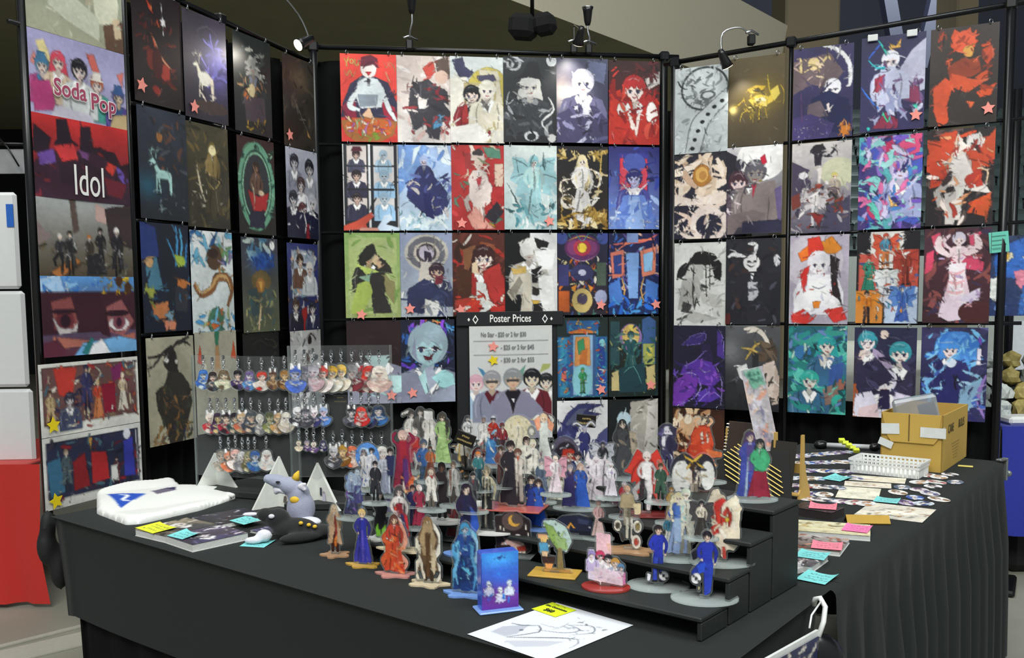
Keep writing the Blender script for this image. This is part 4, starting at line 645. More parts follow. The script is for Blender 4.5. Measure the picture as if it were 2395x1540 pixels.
poster('R', RX[1], -.19, 'dark grey poster of a horned bare-chested figure with golden bands', 'B 5a5c60 202226;G 75777b 12 30 30 20;P 4a4038 62 20 84 14 96 30 92 44 76 42;L d8d0c4 6 34 4 56 4 74 14;L e0d8cc 5 40 8 64 6 80 24 90 44;P 6a5a4a 60 16 80 20 96 40 86 40;L d8b868 3 30 26 50 28 72 36;L c8a858 3 38 40 54 24 64 20;E 5a4a3c 66 36 12 6;P 2c2c30 50 30 62 34 62 70 52 70;P dccac0 70 44 90 40 98 60 96 84 74 84 66 62;P c4b0a4 92 44 100 60 98 90 86 92 90 70;P d8d8d8 22 50 40 44 50 62 40 66 28 62;L 5a5c60 6 26 60 12 70 2 76;P 2a2c30 0 70 20 64 24 80 0 90;N 145 20 12 b8a89c,e4d8d0,4a4640 58 34 98 90', res=(72, 110), warp=.009)
poster('R', RX[2], -.186, 'sea green poster of coiling tentacles and teal-haired figures', 'B 2a6470 1f5058;N 147 70 26 2c8a88,1c5a60,3aa098,5ac0b0,1a4048,3a6aa0;L 3a9a90 9 4 12 30 20 60 10 96 8;L 2a7a78 8 2 52 22 44 40 56 20 66;L 48b0a4 6 86 20 98 40 90 62;E 3a78b0 24 30 16 8;U 66 22 9 2ca0a0 e0d8d0 3a6a90 l;P e0dcd4 52 34 64 30 66 44 56 46;P 3a5a9c 70 46 94 40 90 86 70 80;U 38 62 9 34a89c d8d4cc 3a6a8c;P 8a7068 60 72 88 62 92 84 66 90;P a86a5a 86 60 98 58 98 70 88 72;L 3ab0a0 7 98 76 80 84 90 98;L 2c8a84 8 2 80 22 92 50 94;N 148 44 12 5ac8b4,1c5058,2c7c80,b8dcd0,6a8ac0 0 0 100 100', res=(72, 110))
poster('R', RX[3], -.19, 'navy poster of three people in dark suits with teal and white hair', 'B 2c2e4c 2a2844;P b05a30 0 50 8 54 8 100 0 100;U 22 16 9 3a9aac ece0e0 3a3448;U 74 28 10 3a9aa8 f0e4e0 34304a;P a898b8 30 22 48 30 66 44 50 46 30 30;E e8d4c8 48 8 7 5;P e8d4cc 10 26 20 24 16 36 6 36;U 50 60 11 d8d4e8 f0e8ec e0dcec;P 2c2448 44 68 58 68 60 90 40 90;P e4e0f0 4 74 30 70 40 84 20 98 0 98;P d8d0e8 66 70 92 74 98 90 70 86;P e8ccd0 10 90 40 84 44 100 8 100;P 302c48 4 40 40 36 66 56 40 66 6 70;N 150 16 12 3a3858,484468,24223c 4 30 98 70', res=(72, 110), warp=.008)
poster('R', RX[4], -.186, 'violet poster of a figure with blue flaming hair and smoke', 'B 38345c 30305c;N 152 30 26 4a4a78,2a2c54,5a5a8c;E 4a8ad8 54 22 34 18;N 153 40 16 5aa0e8,3a7ad0,7ac0f0 14 6 84 40;E f0d8d4 42 24 10 8;U 44 24 8 4a90e0 ecd8d8 2c2c66;P 2a2a66 30 42 60 38 72 58 56 84 30 92 24 64;L 7ac0f0 4 12 40 24 50 10 62 22 76;L 68b0e8 4 4 66 16 76 8 92;E d8e4f4 46 38 8 5;L 8ab8d8 5 64 46 90 54 66 68 92 82;P 8ab0d0 60 66 92 56 96 80 60 92;L 9a7ac8 4 98 50 88 74 98 96;P e8e0f0 84 22 90 22 90 40 84 40;P 7a4ac0 84 14 88 8 91 20;N 154 30 12 8ac0f0,4a68c0,a8d0ec,2c2860 2 44 98 98', res=(72, 110))
poster('R', RX[0], -.625, 'orange-brown poster with a crowned feathered head', 'B 3a2218 4a2418;N 156 50 22 e8c8a0,c8946a,f0dcc0,a86a48,d8a878 0 2 66 60;E d8b088 34 22 20 12;E f0e0c8 30 14 8 6;E e0c8a8 48 14 8 6;P 8a3020 30 40 66 30 70 100 24 100;N 157 30 12 a83c24,c85a34,6a2418 10 40 80 100;P 44281c 74 8 100 6 100 100 78 100', res=(72, 110))
# ---- landscape posters at the left end
def band(*a, **k): return poster('X', 0, *a, pw=PH, ph=.2815, res=(80, 52), off=k.pop('off', .004), curl=.003, **k)
band(1.175, 'pale green poster of two people in white at the top of the left end', 'B 98a08e a8a890;P 5a6a6c 0 0 36 0 34 50 4 66;E b89a50 14 54 5 6;P b0905c 40 0 56 0 56 40 40 40;E e0c888 48 20 4 12;P d8d8c0 66 8 90 4 96 40 92 72 70 70;P c8ccb8 22 44 40 40 74 64 74 92 40 78 22 66;P 6a5040 78 70 100 60 100 100 80 100;P d8c0a0 88 60 96 56 98 80 90 84;P b8b098 58 0 66 0 68 50 60 52;N 160 16 14 a8ac98,c8c8b0,88907c', rings=False)
sp = band(.892, 'lavender poster of five young singers lettered Soda Pop', 'B a8a4cc b0acd0;P d88a80 2 40 6 26 12 46;P e0d098 8 14 16 10 26 44 18 50;P d06a60 58 14 66 12 72 34 64 34;P d87a70 90 30 98 24 96 44;U 13 40 9 4a86a8 e4d0c8 b04a84 h 4a7aa0;U 29 32 10 d84a60 f0dcd0 d8c0a8 l;U 68 48 9 c86a4c f0e0d8 4a9a90 h e8e0d8;U 91 58 9 4a4a7c e0c8a8 5a4898 h 3a5a8c;U 50 36 11 1c1c24 f0dcd4 d4d8d8;P b8447c 2 62 20 56 26 90 4 96;P d0ccdc 24 84 60 88 66 100 20 100;P c8b084 84 82 100 78 100 100 80 100', rings=False, warp=.006)
idp = band(.614, 'red and black poster of shadowed hatted heads lettered Idol', 'B d03434 401c28;P 3c2434 0 60 14 44 60 36 100 56 100 100 0 100;P 281c28 24 4 34 2 38 26 46 32 20 36 24 26;P 2c1e2a 48 8 58 6 60 30 72 36 46 40;P 2a1c28 2 14 18 28 14 50 0 46;P c83a3c 20 36 40 30 46 56 30 62;P 6a4a98 4 48 20 40 22 56 6 62;P 7a4a80 44 36 56 40 52 56;P d04038 78 40 86 50 80 64 72 56;P 6a50a8 84 44 98 66 94 76 86 62;P 2a1c28 62 30 84 34 92 54 76 46;P 241822 88 50 100 44 100 66;P 30202c 24 56 50 46 70 60 64 80 26 80;N 163 26 14 3a202c,5a2430,2a1824,7a2c38 0 60 100 100;P 6a2430 70 66 96 72 90 92 74 88', rings=False)
band(.337, 'poster of people in black suits resting under a tree', 'B b0b4b4 4a4030;P c8a8a0 60 4 72 10 74 30 60 26;P 8a7a78 0 30 14 50 0 60;P 5a4a44 33 0 39 0 42 40 36 44;P 3a2e30 70 10 100 0 100 60 74 50;N 165 30 12 5a5440,6a6048,48402c,38302c 0 50 100 100;P 4a3c2c 14 88 34 74 44 82 24 100;P b0703c 12 92 36 72 42 78 20 100;F 22 44 50 d8d4cc e8d0c0 34343a 202024 k;F 32 40 56 3a322c e8d0c0 2a2c2c 1e2022 c;F 52 44 46 c87a3c f0d8c8 3c342c 26241f c;F 64 34 56 2c2420 e8d0c8 232328 1c1c20 p;F 82 32 66 e0dcd8 e8d8cc 24242a 1c1c20 c;P 232428 50 70 64 66 70 94 48 96;N 166 26 8 4a4c4c,8a8c80,2a2c24,5a5c50 50 76 100 100;N 167 16 9 8a8a88,c8c8c4 20 50 90 76', rings=False, warp=.008)
band(.063, 'poster close-up of two red-brown eyes under sunflowers', 'B 5a98d8 5a2c38;P a8c8e8 0 4 20 0 24 20 0 24;N 169 20 16 3a78c8,8abce8,c8dcf0 0 0 60 22;P 3c1c28 0 20 100 20 100 70 0 72;P 8a4a48 10 32 30 26 36 60 24 70 12 66;P 9a5a5c 66 40 84 30 98 60 84 78 68 72;P 3a1a26 34 22 60 20 70 80 60 74 50 50 40 70;P c8c0c0 10 50 18 62 30 66 36 56 34 70 16 72;E 6a2c34 23 54 9 11;E 2c1420 23 56 5 8;E e4dcdc 80 62 12 9;E 8a4a58 80 60 7 9;E 3a1a30 80 60 3 6;P b06a5c 10 74 60 84 98 74 98 84 10 90;E 2c1420 78 48 14 4;E 2c1420 22 44 14 3;P 74aede 40 84 80 78 100 84 100 100 30 100;P f0f0f4 40 94 60 80 70 100 44 100;P 2a7a7c 38 96 48 78 52 80 44 100;P 5a2838 0 82 14 78 24 94 10 100 0 100;N 170 40 9 e8b820,f0cc30,d89a18 62 0 98 22;E 4a2c18 82 6 4 7;E 4a2c18 92 16 4 8', rings=False, warp=.009)
def board(z, label, spec, stars='', s=-.055, **k): return poster('X', s, z, label, spec, stars, pw=.455, ph=.252, res=(92, 50), off=.035, curl=.001, rings=False, name='printed_board', **k)
board(-.238, 'white-bordered landscape print of a red curtained festive crowd', 'B dcdcd4 dcdcd4;R 6a4a48 3 6 97 84;N 172 90 14 a83030,3c3450,d8c8a8,4a6a78,7a2438,c85a3c,2c2a44,e8dccc,8a7a58 3 8 97 86;P b83a30 14 8 36 8 32 40 28 52 18 44;F 45 6 66 2c2c48 d8b8a0 34345c 34345c c;F 56 28 56 c8a860 e8c8a8 c84a34 c87a4c g;P 8a1c34 60 36 74 36 74 78 62 78;F 82 22 56 e8d8c0 e8d0b8 d8c4a4 e0d8c8 g;F 10 36 52 4a3020 d8b898 b8a078 5a3c34 c;P 7a2a5c 70 14 82 8 80 30 72 34;L e0e0c8 3 54 10 60 20 52 36;U 28 52 8 2c2c3c c8c0c0 48506c;N 173 26 9 f0ece0,d8cfbc,b8443c 4 66 97 96;L dcdcd4 2 84 8 95 8 95 40', 'g,10,84', warp=.012)
board(-.492, 'white-bordered landscape print of a dark blue and crimson crowd at night', 'B d8d8d2 d8d8d2;R 2c3048 4 8 96 86;N 175 80 16 23304c,3a3444,5a2430,2a2c50,4a6a78,8a2430,1f2434 4 8 96 86;P 3a6a88 4 34 16 30 20 78 6 84;P 8a2428 28 40 40 30 44 78 28 80;P b02c30 46 30 62 34 64 74 46 76;P 3a40a8 80 24 90 20 92 78 80 76;E d8dce4 84 14 4 8;F 72 44 44 3a2428 d8c0b8 5a2c34 4a2c34 c;P d8d8d4 66 56 72 56 74 80 66 78;F 22 20 60 9a8a70 c8b8a8 4a5a60 3a4a5c c;P c89a4c 44 10 48 10 46 30;L e8e8e8 2 94 10 95 80;N 176 26 8 d8d8d4,8a2434,2c3048 8 76 96 96', 'g,9,88', warp=.012)
def lettering(text, size, m, parent, x, z, y=-.004, sx=1, align='CENTER', rot=0, off=0, name='lettering', spacing=1):
    c = bpy.data.curves.new(name, 'FONT'); c.body = text; c.size = size; c.align_x = align; c.extrude = .0004; c.offset = off; c.resolution_u = 4; c.space_character = spacing
    o = bpy.data.objects.new(name, c); dg = bpy.context.evaluated_depsgraph_get(); COL.objects.link(o); dg.update()
    me = bpy.data.meshes.new_from_object(o.evaluated_get(dg)); bpy.data.objects.remove(o); bpy.data.curves.remove(c)
    me.materials.clear(); me.materials.append(m); me.name = name
    return put(name, me, parent, M=Matrix.Translation((x, y, z)) @ Matrix.Rotation(rot, 4, 'Y') @ Matrix.Rotation(PI / 2, 4, 'X') @ Matrix.Diagonal((sx, 1, 1, 1)))
wht, rose, ink = mat('white_ink', 'f0efec', .5), mat('rose_ink', 'a84a66', .5), mat('grey_ink', '6a6e70', .6)
lettering('Soda', .082, wht, sp, .165, -.205, -.006, .9, off=.0045); lettering('Soda', .082, rose, sp, .165, -.205, -.0072, .9, off=.0012)
lettering('Pop', .082, wht, sp, .315, -.228, -.006, .95, off=.0045); lettering('Pop', .082, rose, sp, .315, -.228, -.0072, .95, off=.0012)
lettering('Idol', .155, wht, idp, .232, -.262, -.006, .62)
# price sign in the back stand
sg = poster('B', .632, -.185, 'white price sheet with poster prices and a row of suited people', 'B d4d6d4 d0d2d2;P 4a84a8 10 36 16 38 22 44 18 46;P 6a9a88 68 34 60 40 58 46 64 44;P a8b06a 88 34 98 34 96 38 84 42;P d8d080 24 36 36 50 40 54;U 8 50 6 d8a8b8 ecd8d4 a8c4dc;U 92 50 6 26282c dcd0bc d0ccc8;U 75 47 7 1c1e22 e0d4bc 6a2430;U 27 48 7 9a9aa0 d8c0a8 8a8ea4 m 5c1c28;U 52 47 7.4 8e9294 d8b498 8e8ca0 m 201c24;P 8a88a0 28 66 42 60 52 82 62 60 76 64 88 74 92 100 24 100;P 201c24 45 57 59 57 52 78;P e8e8ec 50 64 54 64 53 68;L d8d8d8 1 70 86 84 92 96 92', pw=.442, ph=.60, res=(88, 120), off=.02, rings=False, name='price_sheet', cat='sign', strokes=0, warp=.003, amt=.03)
for k, (tx, z) in enumerate((('No Star - $20 or 2 for $30', -.055), ('- $25 or 2 for $45', -.123), ('- $30 or 2 for $55', -.190))):
    lettering(tx, .0335, ink, sg, .06 if k == 0 else .165, z, -.005, .66 if k == 0 else .72, 'LEFT', off=.0004)
for z in (-.077, -.150): MB().box((.221, -.004, z), (.40, .001, .0016)).build('rule_line', ink, sg)
put('star_sticker', STARM['p'], sg, (.125, -.006, -.108), rot=(0, .15, 0)); put('star_sticker', STARM['g'], sg, (.125, -.006, -.18), rot=(0, -.3, 0))
hd = put('sign_header', MB().box((.285, 0, -.038), (.57, .006, .072), bev=.002).mesh('sign_header', mat('black_card', '17181c', .5)), None, onw('B', .565, -.108, .02), 'black header strip lettered Poster Prices above the price sheet', 'sign', rot=(0, 0, wyaw('B')))
lettering('Poster Prices', .056, wht, hd, .285, -.056, -.006, .74, off=.0008)
for x in (.10, .47):
    b = MB(); q = [(0, .024), (.016, 0), (0, -.024), (-.016, 0)]
    for i in range(4):
        a, c = q[i], q[(i + 1) % 4]; b.prism([a, c, (c[0] * .62, c[1] * .62), (a[0] * .62, a[1] * .62)], 0, .001, XZ, (x, -.004, -.042))
    b.build('diamond_mark', wht, hd)
    MB().prism([(0, .01), (.007, 0), (0, -.01), (-.007, 0)], 0, .001, XZ, (x + (-.035 if x < .3 else .035), -.004, -.042)).build('diamond_mark', wht, hd)
put('sign_board', MB().box((.285, 0, -.33), (.57, .01, .66), bev=.003).mesh('sign_board', mat('black_card', '17181c', .5)), None, onw('B', .565, -.112, .0), 'black backing board behind the price sheet', 'board', rot=(0, 0, wyaw('B')))

# ------------------------------------------------------------------ clip lamps on the rails
lampb = mat('lamp_black', '121315', .3, var=.05); ledm = mat('lamp_led', 'fff6e0', .4, emit=1.5)
def clip_lamp(clip, neck, head, aim, label, power=14, lit=True):
    clip = Vector(clip); root = thing('clip_lamp', label, 'lamp', clip, 0, 'clip lamps on the rails')
    L = lambda p: Vector(p) - clip
    MB().box((0, 0, 0), (.035, .04, .05), bev=.006).build('clamp', lampb, root)
    MB().tube([(-.03, -.02, .03), (.0, 0, .045), (.04, .02, .03)], .006).build('clamp_lever', steel, root, True)
    P = [Vector((0, 0, .02))] + [L(p) for p in neck] + [L(head)]
    Q = []
    for i in range(len(P) - 1):
        a, b, c, d = P[max(i - 1, 0)], P[i], P[i + 1], P[min(i + 2, len(P) - 1)]
        for t in (0, .25, .5, .75): Q.append(.5 * (2 * b + (c - a) * t + (2 * a - 5 * b + 4 * c - d) * t * t + (3 * b - a - 3 * c + d) * t ** 3))
    MB().tube(Q + [P[-1]], .0045).build('gooseneck', steel, root, True)
    ax = (Vector(aim) - Vector(head)).normalized(); h = L(head)
    MB().tube([h - ax * .02, h, h + ax * .05, h + ax * .07], [.012, .018, .024, .03], 14).build('lamp_head', lampb, root, True)
    MB().tube([h + ax * .068, h + ax * .0735], [.026, .026], 14).build('led', ledm if lit else steel, [c for c in root.children if c.name.startswith('lamp_head')][0], True)
    if lit:
        l = bpy.data.lights.new('lamp_light', 'SPOT'); l.energy = power; l.spot_size = 1.5; l.spot_blend = .8; l.color = (1, .93, .82); l.shadow_soft_size = .02
        o = bpy.data.objects.new('lamp_light', l); COL.objects.link(o); o.parent = root; o.location = h + ax * .09; o.rotation_euler = ax.to_track_quat('-Z', 'Y').to_euler()
Lw = lambda s, z, off=0: onw('L', s, z, off)
clip_lamp(onw('L', .30, 1.215, 0), [onw('L', .42, 1.29, .08), onw('L', .66, 1.34, .16), onw('L', .84, 1.25, .2)], onw('L', .90, 1.15, .22), onw('L', .42, .84, 0), 'clip lamp with an arching neck on the left rail', 3)
clip_lamp(onw('B', .35, 1.24, 0), [onw('B', .35, 1.30, .04), onw('B', .36, 1.34, .05)], onw('B', .36, 1.40, .05), onw('B', .36, 1.9, .1), 'clip lamp folded straight up on the left half of the back rail', lit=False)
clip_lamp(onw('B', 1.20, 1.25, 0), [onw('B', 1.19, 1.30, .05), onw('B', 1.18, 1.34, .10)], onw('B', 1.19, 1.29, .20), onw('B', 1.17, 1.03, 0), 'clip lamp above the slate violet poster on the back rail', 4)
clip_lamp(onw('B', 1.28, 1.25, 0), [onw('B', 1.28, 1.30, .02), onw('B', 1.27, 1.34, .02)], onw('B', 1.27, 1.385, .02), onw('B', 1.25, 1.9, .1), 'clip lamp standing upright beside the lit one on the back rail', lit=False)
clip_lamp(onw('R', .385, 1.225, 0), [onw('R', .34, 1.28, .05), onw('R', .27, 1.25, .10)], onw('R', .285, 1.14, .16), onw('R', .38, .86, 0), 'clip lamp pointing down at the bronze poster on the right rail', 2)
# ------------------------------------------------------------------ tables and cloths
NC, AC, BC = Vector((.266, 1.478)), Vector((-1.358, 2.794)), Vector((1.818, 3.565))
U, V = (AC - NC).normalized(), (BC - NC).normalized()
def tb(u, v, z=0): p = NC + U * u + V * v; return Vector((p.x, p.y, TZ + z))
YU = math.atan2(-U.y, -U.x)          # yaw of things lined up with the front edge of the left table
YV = math.atan2(V.y, V.x)
def cloth(name, label, path, closed_top, drop, pleat, m, thick=.006, seed=1, top=None):
    # top polygon + a hanging skirt along an open path of (u, v) points, with rounded edge
    g = random.Random(seed); b = MB(); pts = []
    for (a, c) in zip(path[:-1], path[1:]):
        n = max(2, int(math.dist(a, c) / (.018 if pleat else .05)))
        for i in range(n): pts.append((a[0] + (c[0] - a[0]) * i / n, a[1] + (c[1] - a[1]) * i / n))
    pts.append(path[-1])
    P = [tb(*p) for p in pts]; N = []
    for i in range(len(P)):
        t = P[min(i + 1, len(P) - 1)] - P[max(i - 1, 0)]; t = Vector((t.x, t.y, 0)).normalized(); N.append(Vector((t.y, -t.x, 0)))
    prof = [(0, 0), (.006, -.002), (.011, -.008), (.013, -.018), (.014, -.05), (.018, -.14), (.024, -.3), (.03, -.5), (.034, -.734)]
    if callable(drop): dr = drop
    else: dr = lambda s: drop
    ph = [0]
    for i in range(1, len(P)): ph.append(ph[-1] + (P[i] - P[i - 1]).length)
    am = [g.uniform(.4, 1) for _ in range(len(P))]
    base = len(b.v)
    for i, p in enumerate(P):
        D = dr(ph[i])
        for k, (o, z) in enumerate(prof):
            zz = z if k < 4 else z / .734 * D
            f = max(0, min(1, (-zz - .03) / .25))
            w = pleat * f * (math.sin(ph[i] * 2 * PI / .13 + .8 * math.sin(ph[i] * 9)) + .5 * math.sin(ph[i] * 2 * PI / .061 + 1.3) * (.5 + .5 * math.sin(ph[i] * 5)))
            b.v.append(tuple(p + N[i] * (o + w + (0 if pleat else .004 * math.sin(ph[i] * 7) * f)) + Vector((0, 0, zz))))
    k = len(prof)
    for i in range(len(P) - 1):
        for j in range(k - 1): a = base + i * k + j; b.f.append((a, a + k, a + k + 1, a + 1))
    n0 = len(b.v); tp = top or closed_top
    b.v += [tuple(tb(*p)) for p in tp]; b.f.append(tuple(range(n0, n0 + len(tp))))
    return b.build(name, m, None, True, label=label, cat='tablecloth')
def slant(s): return .27 if s < 2.09 else .34
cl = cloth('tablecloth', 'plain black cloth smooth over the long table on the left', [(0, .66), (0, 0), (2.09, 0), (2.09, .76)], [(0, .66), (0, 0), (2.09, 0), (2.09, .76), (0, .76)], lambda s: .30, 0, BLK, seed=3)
for pg in cl.data.polygons:
    if len(pg.vertices) > 4: pg.use_smooth = False
cr = cloth('tablecloth', 'pleated black cloth hanging from the table on the right', [(.76, 2.60), (0, 2.60), (0, .70)][::-1], [(0, .762), (0, 2.60), (.76, 2.60), (.76, .762)], .73, .02, BLK, seed=5)
for pg in cr.data.polygons:
    if len(pg.vertices) > 4: pg.use_smooth = False
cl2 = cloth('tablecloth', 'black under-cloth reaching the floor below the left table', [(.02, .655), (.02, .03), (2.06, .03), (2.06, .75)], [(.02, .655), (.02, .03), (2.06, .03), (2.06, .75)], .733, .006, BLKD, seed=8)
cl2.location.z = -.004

# ------------------------------------------------------------------ stepped riser on the left table
RB = mat('riser_black', '202524', .6, bump=.1, scale=60)
u0, v0 = .088, .2465
riser = thing('display_riser', 'black four-step riser full of acrylic stands on the left table', 'riser', tb(u0, v0), YU)
ST = [(0, .11, .047, .93), (.112, .09, .095, 1.0), (.205, .105, .145, 1.02), (.312, .135, .19, 1.04)]
# riser local axes: x runs from its left end towards u0 (so x = -distance), y = up the steps
vy = V.dot(Vector((-math.sin(YU), math.cos(YU)))); 
for k, (t, d, h, L) in enumerate(ST):
    MB().box((-L / 2, t + d / 2, h - .005), (L, d + .004, .010), bev=.0025).build('step', RB, riser)
    MB().box((-.006, t + d / 2, h / 2 - .005), (.010, d - .004, h - .012), bev=.002).build('side_panel', RB, riser)
    MB().box((-L + .006, t + d / 2, h / 2 - .005), (.010, d - .004, h - .012), bev=.002).build('side_panel', RB, riser)
    MB().box((-L / 2, t + d - .008, h / 2 - .006), (L - .03, .006, h - .012)).build('back_panel', RB, riser)
def stz(k): return 0 if k < 0 else ST[k][2]
def on(px, py, k): p = at(px, py, TZ + stz(k)); return p

# ------------------------------------------------------------------ acrylic stands
CACHE = {}
def standee(px, py, k, hpx, wpx, label, spec, base=None, yaw=-.30, seed=None, clear=True, res=None, group='acrylic stands on the stepped riser', cat='acrylic stand', lift=.004, warp=.006, amt=.05):
    p = on(px, py, k); dist = p.y * math.cos(TILT) + (EYE - p.z) * math.sin(TILT)
    h = hpx / FPX * dist / math.cos(.2); w = wpx / FPX * dist / math.cos(yaw) 
    ph = min(60, max(26, int(hpx * .5))); pw = max(12, int(ph * w / h))
    seed = seed or int(px * 7 + py)
    a = Art(pw * 2, ph * 2, True).run(spec, seed); a.noise(seed, amt * .6, warp * .25, .045)
    col, al = a.down(); al = np.pad(al, 1); col = np.pad(col, ((1, 1), (1, 1), (0, 0)), 'edge'); al = blur(al, 1)
    root = thing('acrylic_stand', label, cat, p + Vector((0, 0, .0005)), yaw, group)
    put('printed_figure', decal('printed_figure', al, col, w, h, -.0022, MATTE), root, (0, 0, lift))
    if clear: put('acrylic_plate', plate('acrylic_plate', al, w, h, .003, ACRYL), root, (0, 0, lift))
    if base:
        bm, br, bd, shape = base; b = MB()
        if shape == 'o': b.prism([(br * math.cos(2 * PI * i / 28), bd * math.sin(2 * PI * i / 28)) for i in range(28)], 0, .004)
        elif shape == 'r': b.box((0, 0, .002), (br * 2, bd * 2, .004), bev=.001)
        else:
            g = random.Random(seed); b.prism([(br * (1 + .22 * math.sin(5 * a_ + seed) + g.uniform(-.06, .06)) * math.cos(a_), bd * (1 + .2 * math.sin(5 * a_ + seed)) * math.sin(a_)) for a_ in [2 * PI * i / 30 for i in range(30)]], 0, .004)
        b.build('base', bm, root)
        MB().box((0, 0, .006), (min(w * .5, .02), .008, .005)).build('slot_tab', BASEAC, root)
    return root
cream, tan_, gold_, redw, bluew, whitb = (mat('base_' + n, c, .4, coat=.3) for n, c in (('cream', 'd8c8a8'), ('brown', 'b08a68'), ('gold', 'c8a048'), ('rose', 'c89088'), ('blue', '7aa0e0'), ('white', 'dcdcd8')))
# front row, standing on the cloth
standee(785, 1300, -1, 120, 56, 'acrylic stand of a figure in a tan cape, leftmost of the front row', 'F 50 2 96 b8a890 d8b898 b89878 5a2c28 cl;P 8a3028 50 26 58 26 62 60 52 70;P e07a30 46 72 60 62 58 84 50 88;P a8927a 30 20 46 22 40 44 22 56', (tan_, .034, .03, 'x'))
standee(850, 1324, -1, 132, 44, 'acrylic stand of a blond figure in a long violet-blue robe', 'F 50 1 98 d8b878 e8c8a8 3a3a98 3c3ca4 g;P 3034a0 30 22 68 22 76 70 72 100 28 100 34 60;P 5a50b8 44 40 56 40 58 96 44 96;P 282c70 32 24 44 22 40 60 30 66', (gold_, .038, .026, 'x'))
standee(925, 1346, -1, 142, 70, 'acrylic stand of a figure wrapped in swirling orange-red robes', 'F 50 2 96 6a4038 e8c8a8 b84030 c8482c sgl c85a34;N 3 20 16 d8602c,a83028,c84a30,e09060 20 40 80 98;P c8502c 16 56 30 44 34 80 24 98', (redw, .042, .03, 'x'))
standee(1003, 1368, -1, 158, 62, 'acrylic stand of a brown-haired figure in cream curling cloth', 'F 50 1 98 8a6a48 d8c0a0 6a5038 5a4430 slc d8d0bc;P a8906c 34 12 66 12 84 36 70 60 30 60 16 36;P 5a4028 40 26 60 24 56 92 42 92;P c8b898 62 40 84 60 76 90 62 80;L e0d8c4 6 14 60 26 78 34 96', (cream, .042, .03, 'x'))
standee(1090, 1392, -1, 170, 64, 'acrylic stand of a figure inside blue curling waves on a sky-blue base', 'E 2c4a80 50 60 44 40;F 50 2 96 4a9ac8 c8d0e0 2a4a90 203a70 slg 5aa8d8;N 5 26 14 3a8ac8,6ac0e0,1c3060,2a5aa0,88b8d8 10 10 90 98;L 70b8e0 5 20 90 10 70 24 50 14 30;L 5aa0d0 5 80 96 90 70 76 50 84 30', (bluew, .046, .03, 'x'))
bl = thing('acrylic_block', 'thick blue and violet acrylic block with small white figures', 'acrylic block', at(1165, 1424, TZ), .32, 'acrylic stands on the stepped riser')
a = Art(72, 100).run('B 2f7ade 5a2a8c;G 48a8f0 50 12 60 20;G 3a70e0 60 44 60 24;G 7a3a9c 50 80 70 26;L 2a4a90 1.4 36 10 64 10;E 2a4a90 50 10 5 3;U 20 54 4 d0e0f0 e8e8f8 d0d0f0;U 50 66 4 e0e8f8 f0f0f8 e0e0f8;U 74 56 4 d0e0f0 e8e8f8 d0d8f0;N 9 14 12 3a8af0,4a5ad0,6a3aa0,2a6ad8 0 0 100 100', 4); a.noise(4, .03, .01)
put('printed_face', sheet_mesh('printed_face', .078, .118, a.down(), 0, MATTE), bl, (-.039, -.0165, .122))
MB().box((0, 0, .063), (.080, .032, .120), bev=.003).build('acrylic_body', clear_mat('blue_acrylic', '4a6ae0', .8, .5), bl)
MB().box((-.002, -.006, .0025), (.094, .056, .005), bev=.002).build('base', bluew, bl)
# first step
K0 = 'one step up'
standee(892, 1262, 0, 112, 44, 'acrylic stand of a black-robed figure above bright green grass', 'F 50 2 96 1c1c20 d0b8a8 22242a 1e2024 cl;P 7ac038 20 80 44 60 50 98 24 100;P 88c840 54 84 80 70 78 100 56 100;P 1c1c22 34 20 70 18 78 60 60 80 40 84 28 60', (whitb, .04, .028, 'x'))
standee(936, 1288, 0, 150, 66, 'acrylic stand of a dark-haired figure in white and crimson robes', 'F 50 2 96 4a4448 e0d0c8 d8d0cc d8ccc8 lg;P 8a2430 36 30 60 28 66 44 44 50;P c83440 60 44 80 48 90 80 74 84;P d8483c 30 34 42 36 36 50;P 3a3468 54 46 66 46 84 84 70 76;N 8 14 10 e8e0d8,c8404a,5a3a48 20 40 84 98', (cream, .05, .03, 'x'))
standee(1095, 1300, 0, 172, 62, 'acrylic stand of a navy-gowned figure with one blue wing', 'F 46 4 94 2a2030 e0c8b8 2c2444 2c2c60 lg;P 3a62c8 62 34 88 46 96 62 78 76 74 100 60 96;P 28284c 34 22 58 20 62 60 58 98 34 98 32 60', (bluew, .06, .032, 'o'))
standee(1200, 1300, 0, 100, 92, 'framed night scene stand with a crescent moon and two seated figures', 'P 2a2022 4 14 24 12 30 4 62 0 70 8 94 20 96 90 80 98 10 96;E 5a4a48 50 24 28 22;E e0a84a 54 22 16 14;E 5a4c4a 60 18 12 11;R f0e8d8 16 36 20 46;R f0e8d8 26 40 29 48;R f0e8d8 82 30 86 42;R f0e8d8 88 48 92 56;U 34 66 6 b08a80 e8d0c8 c8a8a0;U 64 62 7 e8e0dc f0e0d8 d8c8b8;P d8b0a8 30 70 70 66 72 84 36 86;P a8382c 60 84 84 78 84 92 64 94;P 241a1c 6 84 40 80 60 94 10 96', (BASEAC, .05, .03, 'r'))
standee(1298, 1344, 0, 126, 92, 'card stand of a boy in blue sitting under a leafy green tree', 'P b8d0c8 20 4 50 2 80 14 94 40 80 62 50 50;P 8aa85a 20 8 46 14 66 40 60 60 40 40;P 9ab878 50 30 80 36 84 56 60 56;P 8a7a50 58 54 68 54 74 98 56 98;N 10 22 10 7a9a50,a8c088,c8dcd0,5a7a40 22 6 90 60;P e8b080 6 30 30 30 34 38 8 38;E e8c078 22 40 8 7;P 58a0c8 10 46 32 46 36 66 12 66;P e8c8a0 16 62 34 62 30 72 18 72;P 3a2824 18 72 52 72 48 84 20 84;P e0a060 24 84 46 84 42 96 28 96;P b08a50 20 94 92 94 92 100 20 100', (gold_, .052, .034, 'r'))
